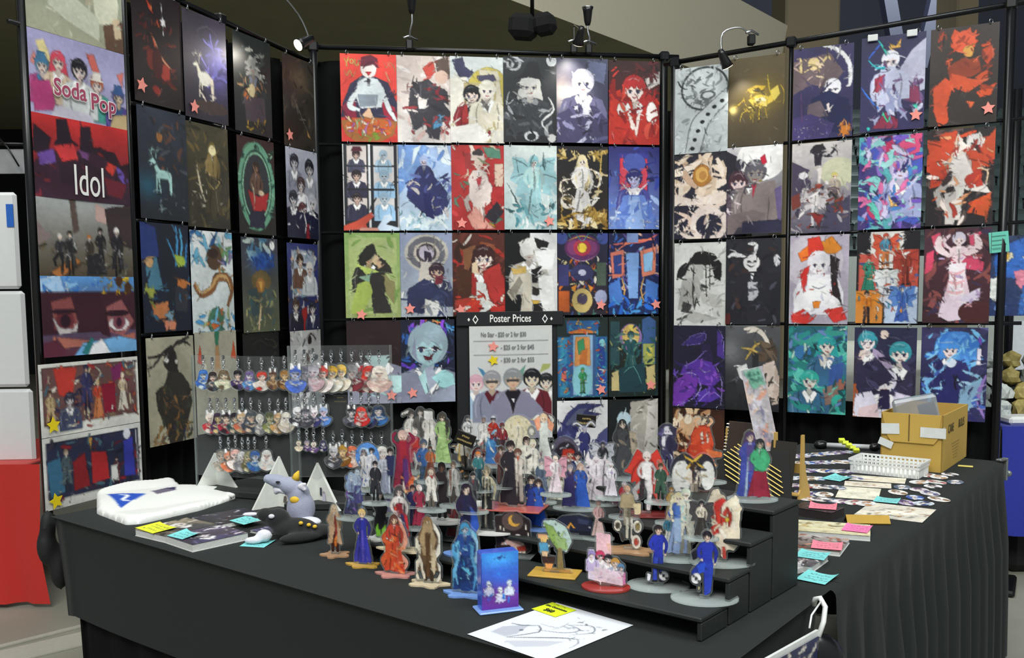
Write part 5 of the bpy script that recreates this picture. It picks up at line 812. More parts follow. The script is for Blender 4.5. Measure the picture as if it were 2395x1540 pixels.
standee(1417, 1376, 0, 128, 92, 'pink card stand of a small singing group with an upright rectangle', 'P ecc0c8 26 2 62 4 64 44 26 40;P e8b8a8 50 20 64 22 60 40;P d8d0e4 4 34 22 34 24 92 6 90;U 36 44 7 c83a60 f0dcd4 e8d8dc;U 56 50 7 1c1c24 f0dcd4 e0dce4;U 14 44 6 9a8ac8 f0dcd8 c8b8e0;U 74 56 7 d8a04a f0dcd0 a8b8d0;U 88 64 6 5a88b0 f0dcd0 d080b0;P e0d0dc 20 66 90 72 94 98 22 92;N 12 18 8 d8c8dc,e8a8c8,a8a0c0,f0e8ec 20 66 94 98', (mat('base_red', 'a83a34', .3, coat=.4), .05, .038, 'o'))
sb = 'E e8e8e8 %s 17 8;E 22242a %s 5 2.6;E 22242a %s 4 2;E 22242a %s 4 2'
standee(1540, 1372, 0, 142, 66, 'clear stand of a dark-haired footballer in blue resting a ball by the feet', 'F 48 1 96 2a2224 e8c8b0 2c3ab0 3044b8 p;P 2c3ab4 28 18 66 18 62 56 32 56;P 3a50c8 34 56 46 56 44 74 36 72;' + sb % ('68 86', '68 86', '58 82', '78 90') + ';P e8e8f0 8 82 22 84 20 94 10 96', (BASEAC, .064, .05, 'o'), yaw=-.1)
standee(1648, 1402, 0, 158, 70, 'clear stand of a black-haired footballer in blue kicking a ball', 'F 56 1 96 221c28 f0d4c0 2a38b0 2c44b8 k;P 2a3ab0 36 18 74 18 68 48 44 52;P 2c50c8 20 52 52 48 50 62 30 66;P 2c40b4 46 60 64 58 60 98 48 98;P 1c1c28 4 34 20 30 24 42 8 46;' + sb % ('20 73', '20 73', '11 69', '29 77') + ';P c8c088 26 84 34 84 30 96', (BASEAC, .066, .052, 'o'), yaw=-.1)
# second step
standee(830, 1215, 1, 116, 60, 'acrylic stand of a pale blue ghostly couple above violet skirts', 'F 40 8 88 8aa0b8 c8d0dc 7a8aa8 3a3a5c lg;F 66 2 70 a8b8c8 d0d8e0 98a8c0 4a4a80 lg;N 14 20 14 8aa0b8,b0c0d0,5a6a90,7a5aa8 20 20 90 98', (BASEAC, .05, .03, 'o'))
standee(975, 1238, 1, 104, 50, 'acrylic stand of a couple in navy and crimson evening dress', 'F 34 4 94 3a2c2c e8c8b0 2a2c58 2c2c54 p;F 66 2 96 d8c0b8 f0dcd0 a03048 a83450 g;P a83450 56 30 80 30 88 96 60 96;E e8e0e0 74 12 8 6', (BASEAC, .04, .028, 'o'))
standee(1032, 1222, 1, 140, 60, 'acrylic stand of a dark-skinned figure in a long black coat', 'F 56 2 96 1c1818 6a4a3c 2a2628 241f22 c;P 2c2428 40 20 78 20 92 90 60 86 46 90;P e0dcd8 20 30 30 26 34 34 26 40;P 1e1a1c 8 34 40 26 44 34 16 44', (whitb, .055, .034, 'o'))
standee(1140, 1246, 1, 156, 56, 'acrylic stand of a tall thin figure in black and cream stripes', 'F 50 2 96 8a8270 c8b898 c8c0a4 2a2c2c p;L 24262a 3 38 20 34 60 40 98;L 24262a 3 50 22 52 60 48 98;L 24262a 3 64 22 66 60 70 98;L d8d0b8 3 44 20 44 60 44 96;P 3a4448 10 40 24 20 30 40 20 50', (whitb, .06, .035, 'o'))
standee(1252, 1238, 1, 124, 56, 'acrylic stand of a man and woman in royal blue gowns', 'F 34 2 96 2c2428 e0c8b0 24305c 263a80 g;F 66 8 90 3a3030 e8d0bc 2a50a8 2c58b8 lg;P 263c8c 20 30 44 26 46 98 14 98;P 2c5cc0 54 40 80 40 90 98 56 98', (bluew, .05, .03, 'o'))
standee(1298, 1216, 1, 112, 54, 'acrylic stand of two pale feathery white figures', 'F 34 6 92 e0dcd4 e8dcd0 dcdcd0 e0e0d4 gw d8d8c8;F 68 4 94 6a5040 d8c0a8 e0dccc d8d8c4 gl;N 16 18 14 e8e8dc,c8c8b4,f0f0e8 10 30 90 98', (BASEAC, .04, .028, 'o'))
standee(1345, 1256, 1, 50, 100, 'dark navy car-like creature stand with an orange chevron', 'P 22263c 4 40 20 16 60 4 90 20 98 60 90 96 10 96;P e0983c 30 70 40 40 52 70 46 70 40 54 36 74;P 3a4060 56 20 84 30 80 50 58 46;E c8ccd8 84 60 3 5;P 181a2a 6 80 96 80 92 98 8 98', (BASEAC, .05, .03, 'r'))
standee(1470, 1290, 1, 150, 70, 'stand of a figure in tan armour above white cog charms', 'F 46 0 66 c8a080 d8b8a0 a89a80 8a8270 p;P a89878 26 14 66 14 74 34 20 36;P d8c8a0 66 28 92 26 90 44 70 46;P c8c4b4 40 50 52 50 50 84 42 84;P d8d4c8 56 50 64 50 62 84 57 84;E d8d4c4 14 64 13 9;E 4a4438 14 64 8 5;E e0dcd0 80 64 14 10;E 8a7a48 80 64 8 6;E e0dcd0 76 88 15 11;E b0483c 76 88 8 6;P 3a342c 20 66 36 84 30 90', (tan_, .06, .035, 'x'))
standee(1592, 1306, 1, 160, 66, 'stand of a fair-haired woman in a blue dress beside a cream-suited man', 'F 40 6 92 d8d0a8 e8d8c8 3a5aa8 8aa0c8 lg;F 66 0 98 c8d0c0 e0d4c4 d8d8c8 d8d4c0 c;P 4a70b8 28 26 46 26 48 44 26 44;P 98b0d0 26 44 48 44 52 80 24 80;L d8d4b8 4 20 10 12 30 18 50;N 18 10 8 a8d0d0,e8e8d8,8ab8c0 50 10 90 50', (BASEAC, .058, .046, 'o'), yaw=-.1)
standee(1688, 1316, 1, 172, 92, 'stand of a figure with huge cream fur tails and a red ribbon', 'P e8dcc4 6 30 24 4 40 2 50 20 44 40 30 60;P e8dec8 60 20 84 10 96 26 94 50 96 76 80 88 56 80 50 50;P ece2cc 24 44 60 36 72 70 60 90 34 80;E ecdfc8 70 60 24 26;F 46 10 88 d8c8b0 e8d0bc c83a30 e0d0bc k;P c83430 18 24 50 14 62 20 40 30;P c0322c 20 54 40 50 42 64 26 66;P b84038 50 82 58 82 62 99 52 99;E e0c040 62 44 5 4;N 19 16 14 f0e8d8,dccfb4,e8dcc8 20 20 94 86', (BASEAC, .068, .05, 'o'), yaw=-.1)
# third step
standee(862, 1148, 2, 108, 66, 'round-backed stand of pale figures before a bright blue sky', 'E 5a90d8 50 30 46 30;E a8c8e8 40 22 20 12;F 36 14 84 6a5a5c e0d4d0 e0dcdc c8c8cc gl;F 66 10 88 2c2c30 e8dcd8 d0d0d8 5a5c68 c;N 20 26 10 e8e8e8,8a8c98,4a80d0,c8d4e4 6 10 94 96', (BASEAC, .05, .03, 'o'))
standee(912, 1162, 2, 112, 56, 'acrylic stand of a navy-suited man with a pale partner', 'F 56 2 96 2a2426 e8d8d0 2a3050 283048 p;F 26 10 90 d0c8c4 e8d8d0 b0b4c0 8a90a4 g;P 2c3258 40 18 80 18 84 60 44 62;L c8d0e0 3 50 60 50 98', (BASEAC, .05, .03, 'o'))
standee(950, 1185, 2, 178, 64, 'acrylic stand of a figure in crimson and violet with a raised arm', 'F 42 2 94 c8a8a0 e8c8b8 8a2440 5a2c5c cu;P a02838 30 16 56 16 60 44 34 46;P 5a3070 40 40 60 40 66 84 46 80;N 22 16 10 c87a4c,e8d8c8,8a3040,f0b070 20 60 90 98;P d8683c 60 70 84 60 80 92 66 94', (BASEAC, .05, .03, 'o'))
standee(995, 1160, 2, 140, 66, 'acrylic stand of an archer in blue with a grey bow', 'F 48 8 90 4a5a70 d8c0b0 3a5a8c 3a5068 p;L 9a9a98 4 6 40 34 52 80 46;L b0b0ac 4 10 30 20 50 10 66;P 3a62a0 40 26 64 26 68 54 40 54;N 24 14 10 8a8c8c,4a6a98,c8a070,e09a50 10 30 90 98', (BASEAC, .05, .03, 'o'))
standee(1085, 1130, 2, 112, 66, 'acrylic stand of a long-haired blond figure in white and black', 'F 50 1 98 d8b058 e8d0b8 e0dccc 3a3430 l;P d8b868 36 10 46 10 40 60 30 56;P e8e0d0 40 24 66 24 70 44 36 46;P 3a3028 44 46 60 46 56 70 46 70;N 26 14 10 d89a5c,e8c890,c8b8a0 10 20 90 90', (BASEAC, .05, .03, 'o'))
standee(1125, 1118, 2, 70, 44, 'small stand of a dark red-haired child crouching', 'U 46 34 24 4a2024 e8d0c8 3a2030 l;N 27 14 14 5a2430,8a3038,2c1c28 14 30 90 98', (BASEAC, .04, .028, 'o'))
standee(1200, 1190, 2, 156, 60, 'acrylic stand of a tall figure in a long black dress', 'F 42 1 96 2a2024 e0c8b8 2c262c 28242c g;F 72 12 84 6a4a40 e0c8b4 dcd4c8 c8c0b4 p;P 2a262e 30 18 56 18 62 60 70 98 30 98 34 50;P d05038 66 24 76 24 74 34', (mat('base_redwhite', 'b85a50', .35, coat=.4), .075, .045, 'r'))
standee(1238, 1150, 2, 130, 60, 'acrylic stand of a white-suited pair with a straw hat', 'F 40 4 94 3a2c2c e0c8b8 e0dccc d0ccc0 p;F 66 10 88 e0dcc8 e0d0bc e8e4d8 3a3a40 ch d8d4b8;N 28 12 12 e8e4dc,3c3c40,c8c4b8 10 30 90 96', (BASEAC, .05, .03, 'o'))
standee(1325, 1128, 2, 104, 82, 'round dark stand with a red crouching figure in a spiked ring', 'E 5a5468 46 40 40 38;E 2c2630 50 42 30 29;N 29 20 14 8a8898,3a3648,c8c8d0 6 6 60 70;P c03a2c 40 30 66 28 84 50 74 92 40 92 34 60;U 62 40 9 b83428 e8c0a8 a83028;U 82 44 8 2c2430 e8c8b8 2a3468;P 4a1c1c 40 60 66 58 66 96 44 96', (BASEAC, .05, .03, 'o'))
standee(1347, 1192, 2, 108, 78, 'acrylic stand of a couple dancing in violet and blue gowns', 'F 34 6 94 9a98a8 e0c8c0 4a3a60 3a3462 g;F 64 2 96 c8a898 e8d0c4 3a60b8 2f4fa8 lg;P 3a3468 18 36 44 30 50 98 8 98;P 3560c0 54 34 78 36 94 98 54 98', (BASEAC, .055, .03, 'o'))
standee(1396, 1180, 2, 126, 92, 'acrylic stand of pale pink and white crystal spires around a figure', 'N 30 40 26 e8dce0,d0c8d0,f0ecf0,c0b8c4 10 20 90 96;P ece4e8 20 20 30 2 36 40;P e4dce4 60 30 72 8 78 50;P dcd4dc 40 24 50 4 56 40;F 48 14 84 e8e4e8 ecdce0 ece4ec e4d8e0 g;L 5a5460 2 70 20 66 60 70 98', (BASEAC, .055, .03, 'o'))
standee(1512, 1206, 2, 152, 110, 'acrylic stand of a white-suited figure spreading red bat wings', 'P c83a30 46 12 30 0 10 30 0 36 20 40 16 54 28 50 24 76 44 60;P c83a30 56 12 72 0 84 20 98 40 84 46 88 60 76 64 82 96 64 70 56 50;L 7a1f1c 1.4 46 14 24 30 16 50;L 7a1f1c 1.4 56 14 74 40 80 90;F 50 4 94 d8d0cc e8d4cc d8d0d0 e0dcdc k;P f0ecec 40 24 62 22 58 48 42 48;P 3a3034 36 48 46 46 44 76 34 80', (mat('base_darkred', '8a3a38', .35, coat=.4), .06, .035, 'r'), yaw=-.15)
standee(1620, 1196, 2, 132, 104, 'acrylic stand of black and white wings crossed by gold ribbons', 'E 30303a 30 36 30 34;E dcdcd8 24 44 22 30;E 2c2c34 74 34 26 32;E e4e4e0 82 40 16 26;P d8d8d4 6 40 24 20 30 70 14 90;L d8b048 5 30 6 50 16 74 26;L d8b048 5 70 2 50 16 34 30;F 52 16 82 2c2428 d8c8b8 d8ccbc a89c8c p;P 4a3024 46 20 54 20 50 60;N 32 26 12 e0e0dc,3a3a42,a8a49c,c8b890 10 20 92 98', (BASEAC, .06, .035, 'o'), yaw=-.15)
# top step
standee(985, 1080, 3, 122, 92, 'large monochrome stand of many grey and white figures', 'N 33 30 20 c8c4bc,6a6864,e0dcd4,3a3836 8 10 92 90;F 26 6 92 4a4644 d0c8c0 c8c4bc 8a8884 c;F 50 0 96 3c3a38 c8c0b8 5a5854 6a6864 l;F 74 4 94 5a5650 d0c8c0 d8d4cc 4a4846 c;R e0dedc 60 6 84 22', (BASEAC, .05, .03, 'o'))
standee(962, 1108, 3, 104, 60, 'stand of two white-haired figures in plum coats', 'F 36 2 94 e8d8d0 e8d0c4 8a2a44 5a2c54 c;F 68 4 92 e0d4cc e8d0c4 a83040 6a2c50 c;P c03a34 50 30 80 26 84 44 56 46', (BASEAC, .045, .03, 'o'))
standee(1038, 1090, 3, 122, 56, 'acrylic stand of a figure in a flowing pale green gown', 'F 46 2 96 4a443c d8c8b0 98b87a 9cc07c lg;P a8c884 32 22 58 20 66 60 84 98 20 98 34 60;P 3c3834 60 14 76 16 74 40 62 36;N 34 10 14 b8d498,88a868 24 30 76 96', (BASEAC, .05, .03, 'o'))
standee(1097, 1060, 3, 86, 64, 'grey and white stand of a dark-haired figure with curling sleeves', 'F 46 4 94 3a3c40 d8d4d0 e0e0e0 8a9098 l;N 35 24 14 e0e0e0,4a4c52,a8acb0 10 10 92 98', (BASEAC, .045, .03, 'o'))
standee(1150, 1092, 3, 116, 88, 'stand of figures in red jackets beneath a blue-clad rider', 'F 30 4 70 8a7a78 d8c4b8 e0dcd8 d8d4d0 c;F 56 2 76 3a3c44 d8c0b0 b83428 8a2428 h c0c4cc;E 4a8ac0 50 60 14 12;P 3a70b0 36 64 62 64 70 98 34 98;F 80 14 72 6a3a34 d8c0b4 8a3038 4a3038 p;N 36 20 12 e0e0e0,b84038,3a6aa8,8ac0e0,d8c8b8 14 20 90 96', (BASEAC, .05, .03, 'o'))
standee(1216, 1080, 3, 104, 84, 'stand of a fair curly-haired figure with pale ram-like swirls', 'E e0d8b8 46 30 40 30;N 37 34 12 e8e0c4,c8bc98,f0ead8,b0a888 8 4 92 96;F 46 6 92 e0d4a4 e8d8c0 e4dcc4 e0d8c0 lg;E 8a8a84 84 36 12 14;E d8d4c8 84 36 7 8', (BASEAC, .05, .03, 'o'))
standee(1275, 1104, 3, 134, 66, 'stand of an orange-shouldered figure in a long white gown', 'F 46 1 97 d8c0a0 e8ccb4 dce0d8 d8dcd8 gu;P e8a080 10 14 30 6 36 24 24 34;P e8a080 60 8 84 20 76 34 62 26;P dfe4dc 36 18 58 18 60 60 80 96 40 98 20 90 34 60;P 2c2c30 16 60 30 56 26 74;P 8a3a5c 28 72 40 66 36 90;N 38 8 10 3a3a40,e8e8e4 60 56 90 96', (BASEAC, .05, .03, 'o'))
standee(1366, 1086, 3, 100, 66, 'stand of an indigo figure with pale antler-like horns', 'F 52 14 86 9a9cac d0ccd8 34346c 2c2c60 c;L d0d0d8 5 46 18 24 8 10 14;L d0d0d8 5 58 16 76 4 92 16;L e0e0e8 4 30 40 14 60 20 84;P 34366c 44 34 64 30 66 64 48 70;N 40 10 10 d8d8e0,2c2c58 14 30 90 96', (BASEAC, .045, .03, 'o'))
standee(1463, 1122, 3, 138, 72, 'acrylic stand of a dark grey gown beside stone-coloured folds', 'F 40 1 97 2c2c2e d8c8b8 3a3c40 34363a lg;P 44464a 26 20 56 18 66 60 76 98 10 98 28 50;P a89c88 60 20 84 24 90 70 70 60;N 41 12 14 4c4e52,2a2c2e,8a8070 14 24 84 96', (BASEAC, .05, .03, 'o'))
standee(1560, 1122, 3, 126, 62, 'acrylic stand of a black, white and violet hooded figure', 'E 3a3850 50 16 34 15;E d8d8e4 50 20 20 10;F 50 4 94 d0d0dc d8d0dc 3c3a5c 34325a c;P e0e0e8 30 24 46 22 42 44 28 40;P 2a2840 56 24 78 30 70 60 54 50;N 42 16 12 5a5488,d0d0e0,2c2a44 16 10 86 96', (BASEAC, .045, .03, 'o'))
standee(1640, 1130, 3, 148, 100, 'large stand of an orange-red demon figure with horns and claws', 'P c84a2c 34 14 66 10 78 40 70 70 84 98 20 98 30 60 24 30;L e0b088 5 40 16 34 4 50 0;L e0b088 5 62 14 74 6 66 0;P b83c24 20 44 50 36 56 70 40 98 14 98;P e07848 60 50 98 54 98 62 64 64;P e8d8c8 46 26 52 22 56 40 50 42;P e8d8c8 60 26 66 24 66 40 62 42;N 43 24 12 d85a34,a8341f,e8a070,8a2418 20 20 80 98', (BASEAC, .06, .035, 'o'), yaw=-.15)
standee(1760, 1170, 3, 158, 84, 'stand of a couple in a violet robe and a green and red gown', 'F 40 1 97 4a3a5c e0c8b8 4a4a98 3a58b0 lg;P 3f4a9c 18 26 56 20 56 98 10 98;P 5a4a8c 30 22 50 22 48 60 34 60;P 9ab0c8 34 40 38 40 34 98 26 98;F 68 12 88 2c3034 e8d0bc 4ab07c 8a2438 lg;P 4ab07c 50 36 86 36 88 60 54 60;P 962a40 52 60 86 60 92 98 52 98', (BASEAC, .055, .04, 'o'), yaw=-.1)
# extra stands packed between the rows
EX = [(880, 1180, 2, 100, 40, 'black cloak over a pale shirt', 'F 50 2 96 2c2a30 d8c8c0 2c2c34 24242c c'), (1010, 1196, 2, 96, 46, 'white coat with a red scarf', 'F 50 2 96 d8c8b0 e8d4c4 e0dcd4 a89888 c;P b83a34 40 18 62 18 58 26'),
      (1062, 1186, 2, 104, 44, 'grey tunic and a brown cape', 'F 50 2 96 6a5a4c d8c0b0 a8a8a4 6a5a50 c;P 8a5a48 26 22 40 20 34 80'), (1172, 1142, 3, 96, 46, 'brown suit and a cream shirt', 'F 50 2 96 4a3830 d8c0b0 7a4a44 5a3a38 p'),
      (1430, 1168, 3, 84, 44, 'white frock with a lilac ribbon', 'F 50 2 96 e0dce4 ecdcd8 e8e4ec dcd4e0 g;P a890c8 40 30 60 30 58 36'), (1440, 1232, 1, 92, 40, 'plum dress and black boots', 'F 50 2 96 3a2c34 d8c8c0 5a3a4c 4a2c40 g'),
      (905, 1205, 1, 96, 50, 'lilac robe with long white sleeves', 'F 50 2 96 b8a8c0 ecdcd8 a898c8 9a8ac0 lg'), (1108, 1200, 2, 92, 50, 'charcoal suit with a crimson tie', 'F 50 2 96 2a2628 e0c8b8 4a4a50 34343a p;P b02c38 47 20 53 20 51 34'),
      (1180, 1228, 1, 84, 46, 'cream cloak with brown trousers', 'F 50 2 96 c8b088 ecd4c0 e0d4bc 6a5040 c'), (1268, 1178, 2, 104, 54, 'blue-grey coat with fur collar', 'F 50 2 96 8a8a92 e0d0c8 5a6a80 4a5468 c;P dcdcd8 30 18 70 18 60 28 40 28'),
      (1300, 1160, 3, 92, 54, 'white dress with pink wings', 'F 50 2 96 e8d8c8 f0dcd0 e8e0e4 e4d4dc gw d8a0b0'), (1410, 1120, 3, 84, 54, 'black frock with silver wings', 'F 50 2 96 3a3a42 d8ccc8 2c2c34 2a2a32 gw b8bcc4'),
      (1460, 1212, 2, 84, 50, 'crimson jacket with grey hair', 'F 50 2 96 a8a8ac e8d0c4 a83038 4a2a30 p'), (1545, 1178, 3, 96, 56, 'dark green tunic with antlers', 'F 50 6 92 4a3a28 e0c8b0 3a5a48 2c4438 cr 8a7458'),
      (1565, 1296, 1, 92, 50, 'sea blue blouse and white skirt', 'F 50 2 96 c8b898 f0dccc 4a90b0 e4e4e0 lg'), (1640, 1262, 2, 88, 56, 'black and cream winged robe', 'F 50 2 96 2c2a2c e0ccc0 d8cfbc 3a3634 gw 4a4648'),
      (1008, 1130, 3, 84, 50, 'rust-coloured shawl and a white mask', 'F 50 2 96 5a3c30 e8e0d8 b86a44 7a4838 g'), (1120, 1150, 3, 92, 50, 'teal waistcoat with orange hair', 'F 50 2 96 d07a3c f0d8c4 3a7a80 2c4a58 p'),
      (1570, 1226, 2, 84, 46, 'gold and brown brocade coat', 'F 50 2 96 8a6a40 e0c8b0 a88a50 5a4430 c'), (1400, 1262, 1, 88, 40, 'rose dress with a white collar', 'F 50 2 96 a88a80 ecd8cc c8a0a0 d8b8b4 g'),
      (1215, 1214, 1, 84, 40, 'brown waistcoat and dark trousers', 'F 50 2 96 3a2820 d8b8a0 8a7a68 3a3230 p'), (1060, 1262, 0, 84, 40, 'maroon dress and a grey shawl', 'F 50 2 96 5a4a44 e0c8b8 8a3a40 7a3438 g')]
for px, py, k, h_, w_, d_, sp_ in EX: standee(px, py, k, h_, w_, 'small acrylic stand of a figure in a ' + d_, sp_, (BASEAC, .036, .026, 'o'))

# ------------------------------------------------------------------ price tags on the riser
tagb, tagg = mat('tag_black', '15130f', .4), mat('tag_gold', 'a8925a', .5)
def price_tag(px, py, y, label, rot=0, w=.052, h=.034, pole=.06):
    p = deep(px, py, y); r = thing('price_tag', label, 'tag', p, -.1, 'black price tags')
    R = Matrix.Rotation(rot, 3, 'Y')
    MB().box((0, 0, 0), (w, .004, h), 0, R, .0015).build('tag_card', tagb, r)
    g = random.Random(int(px)); bars = MB()
    for z, l in ((.006, .40), (-.006, .78)):                      # two lines of gilt lettering too small to read
        x = -w * l / 2
        while x < w * l / 2: d = g.uniform(.0022, .0040); bars.box(R @ Vector((x + d / 2, -.0025, z + g.uniform(-.0006, .0006))), (d * .8, .001, .0042), 0, R); x += d + .0006
    bars.build('gilt_lettering', tagg, r)
    MB().tube([R @ Vector((0, .003, -h / 2 + .004)), Vector((0, .004, -h / 2 - pole))], .0018).build('tag_pole', tagb, r, True)
price_tag(1371, 985, 2.55, 'black price tag standing before the indigo feathered poster', .08)
price_tag(1088, 1027, 2.48, 'black price tag tilted over the pale green gown stand', .38)
price_tag(796, 935, 2.92, 'black price tag on the clear keychain panel', 0, .045, .025, .05)
# ------------------------------------------------------------------ flat things from their four corners on a level plane
def quadf(c, z):
    P = [at(x, y, z) for x, y in c]; m = sum(P, Vector()) / 4
    xd = ((P[1] - P[0]) + (P[2] - P[3])) / 2; yd = ((P[0] - P[3]) + (P[1] - P[2])) / 2
    return m, math.atan2(xd.y, xd.x), xd.length, yd.length
FLAT = Matrix.Rotation(-PI / 2, 4, 'X')
def flat_sheet(name, c, z, spec, label, cat, group=None, res=(40, 40), m=MATTE, bend=None, par=None, amt=.04, warp=.006, seed=None):
    p, yaw, w, h = quadf(c, z)
    s = seed or int(c[0][0] + c[0][1]); a = Art(res[0] * 2, res[1] * 2).run(spec, s)
    if warp: a.noise(s, amt, warp)
    me = sheet_mesh(name, w, h, a.down(), 0, m, bend)
    M = Matrix.Translation(p) @ Matrix.Rotation(yaw, 4, 'Z') @ FLAT @ Matrix.Translation((-w / 2, 0, h / 2))
    return put(name, me, None, None, label, cat, group, M=M)
def note(c, z, col, label, seed):
    k = 'B %s %s' % (col, col); g = random.Random(seed)
    for r in range(3):
        x = 14 + g.uniform(0, 8); y = 24 + r * 24
        while x < 84:
            l = g.uniform(5, 13); k += ';L 3a4a50 3.4 %.0f %.0f %.0f %.0f %.0f %.0f' % (x, y, x + l / 2, y + g.uniform(-8, 8), x + l, y + g.uniform(-4, 4)); x += l + g.uniform(2, 6)
    h0 = g.choice((.004, .007))
    return flat_sheet('sticky_note', c, z + .0012, k, label, 'note', 'price notes on the tables', (30, 24), MATTE, lambda X, Y: -h0 * (np.abs(X - .5) * 2) ** 3 * (1 - Y), amt=0, warp=0)
TEAL, YEL, PNK = '7fd6d6', 'e4e83a', 'f4879a'
pagem = mat('page_edges', 'd4d6d2', .8, bump=.2, scale=200)
def book(c, z, th, spec, label, group, edge=None, seed=1):
    p, yaw, w, h = quadf(c, z + th)
    r = thing('art_book', label, 'book', Vector((p.x, p.y, z)), yaw, group)
    MB().box((0, 0, th / 2), (w - .003, h - .003, th - .002)).build('page_block', edge or pagem, r)
    MB().box((0, 0, .0008), (w, h, .0014)).build('back_cover', edge or pagem, r)
    a = Art(100, 100).run(spec, seed); a.noise(seed, .05, .01)
    put('front_cover', sheet_mesh('front_cover', w, h, a.down(), 0, PRINT), r, M=Matrix.Translation((0, 0, th)) @ FLAT @ Matrix.Translation((-w / 2, 0, h / 2)))
    return r
bg = 'art books on the left table'
book(((318, 1238), (440, 1211), (505, 1227), (385, 1257)), TZ, .018, 'B a89c88 5a544c;N 2 40 20 e0dcd0,3a3634,8a8074,c8c0b0,4a4640 0 0 100 100;U 60 40 12 d8d4cc e0d8cc 4a4a4c', 'art book with a beige and grey cover under the yellow note', bg, seed=4)
book(((385, 1256), (512, 1227), (586, 1247), (451, 1273)), TZ, .020, 'B 5a5068 3a3440;N 3 44 18 c8c0cc,4a4470,2c2830,8a80a8,e0dce0 0 0 100 100;U 40 50 14 3a3440 d8d0d4 4a4468', 'art book with a violet-grey cover nearest the table edge', bg, seed=5)
book(((442, 1212), (560, 1190), (640, 1204), (510, 1228)), TZ, .012, 'B 2c2c3a 24242c;N 5 44 16 8a88a0,c8c8d4,3a3a58,1c1c24 0 0 100 100', 'dark art book lying behind the other two', bg, seed=6)
book(((592, 1240), (660, 1222), (700, 1232), (620, 1252)), TZ, .006, 'B 3a3458 2a2840;N 7 30 20 7a70b0,b8b0c8,4a4078 0 0 100 100', 'thin booklet with a purple cover under the black plush', bg, seed=7)
note(((368, 1221), (402, 1236), (372, 1249), (322, 1238)), TZ + .019, YEL, 'yellow price note on the beige art book', 1)
note(((437, 1242), (468, 1250), (432, 1263), (390, 1254)), TZ + .021, TEAL, 'aqua price note on the violet-grey art book', 2)
note(((580, 1208), (610, 1217), (578, 1229), (538, 1219)), TZ + .013, TEAL, 'aqua price note on the dark art book', 3)
note(((590, 1265), (641, 1264), (622, 1284), (560, 1276)), TZ, TEAL, 'aqua price note on the cloth before the black plush', 4)
# drawing with the yellow note
flat_sheet('commission_drawing', ((1289, 1407), (1470, 1460), (1288, 1552), (1105, 1488)), TZ + .002, 'B dfe3ea dde1e8;P b8bcc6 10 70 26 52 34 74 30 84 12 84;L 5a5e68 1.6 10 60 22 58 34 50;L 5a5e68 1.6 34 50 46 60 32 84;L 8a8e98 1 32 46 52 44 50 30;L 6a6e78 1.2 40 58 66 48 70 36 52 34;L 6a6e78 1.2 54 34 72 24 84 34 74 48;L 5a5e68 1.8 34 84 54 70 72 58 86 52;L 7a7e88 1.2 40 92 60 78 78 72;L 8a8e98 1 84 52 92 58 94 70;N 6 26 6 8a8e98,a8acb6,6a6e78 40 16 90 60;P c4c8d2 38 90 60 74 80 62 76 78 56 94;E 6a6e78 30 66 2 2', 'white sheet with a pencil drawing near the table front', 'drawing', res=(90, 90), warp=.0)
cn = flat_sheet('sticky_note', ((1288, 1409), (1345, 1426), (1302, 1446), (1247, 1425)), TZ + .0032, 'B dcec2c dcec2c;L 4a5030 3 20 14 30 10 40 15;L 4a5030 3 44 13 54 11 66 14', 'yellow-green price note on the pencil drawing', 'note', 'price notes on the tables', (30, 24), MATTE, warp=0)
_p, _y, _w, _h = quadf(((1288, 1409), (1345, 1426), (1302, 1446), (1247, 1425)), TZ)
lk = mat('pen_ink', '2a3026', .6)
for tx, sz, fx, fy in (('Line Commission', .0105, -.25, -.42), ('$60', .02, -.05, -.82)): lettering(tx, sz, lk, cn, _w * .5, _h * fy, -.0012, .8)
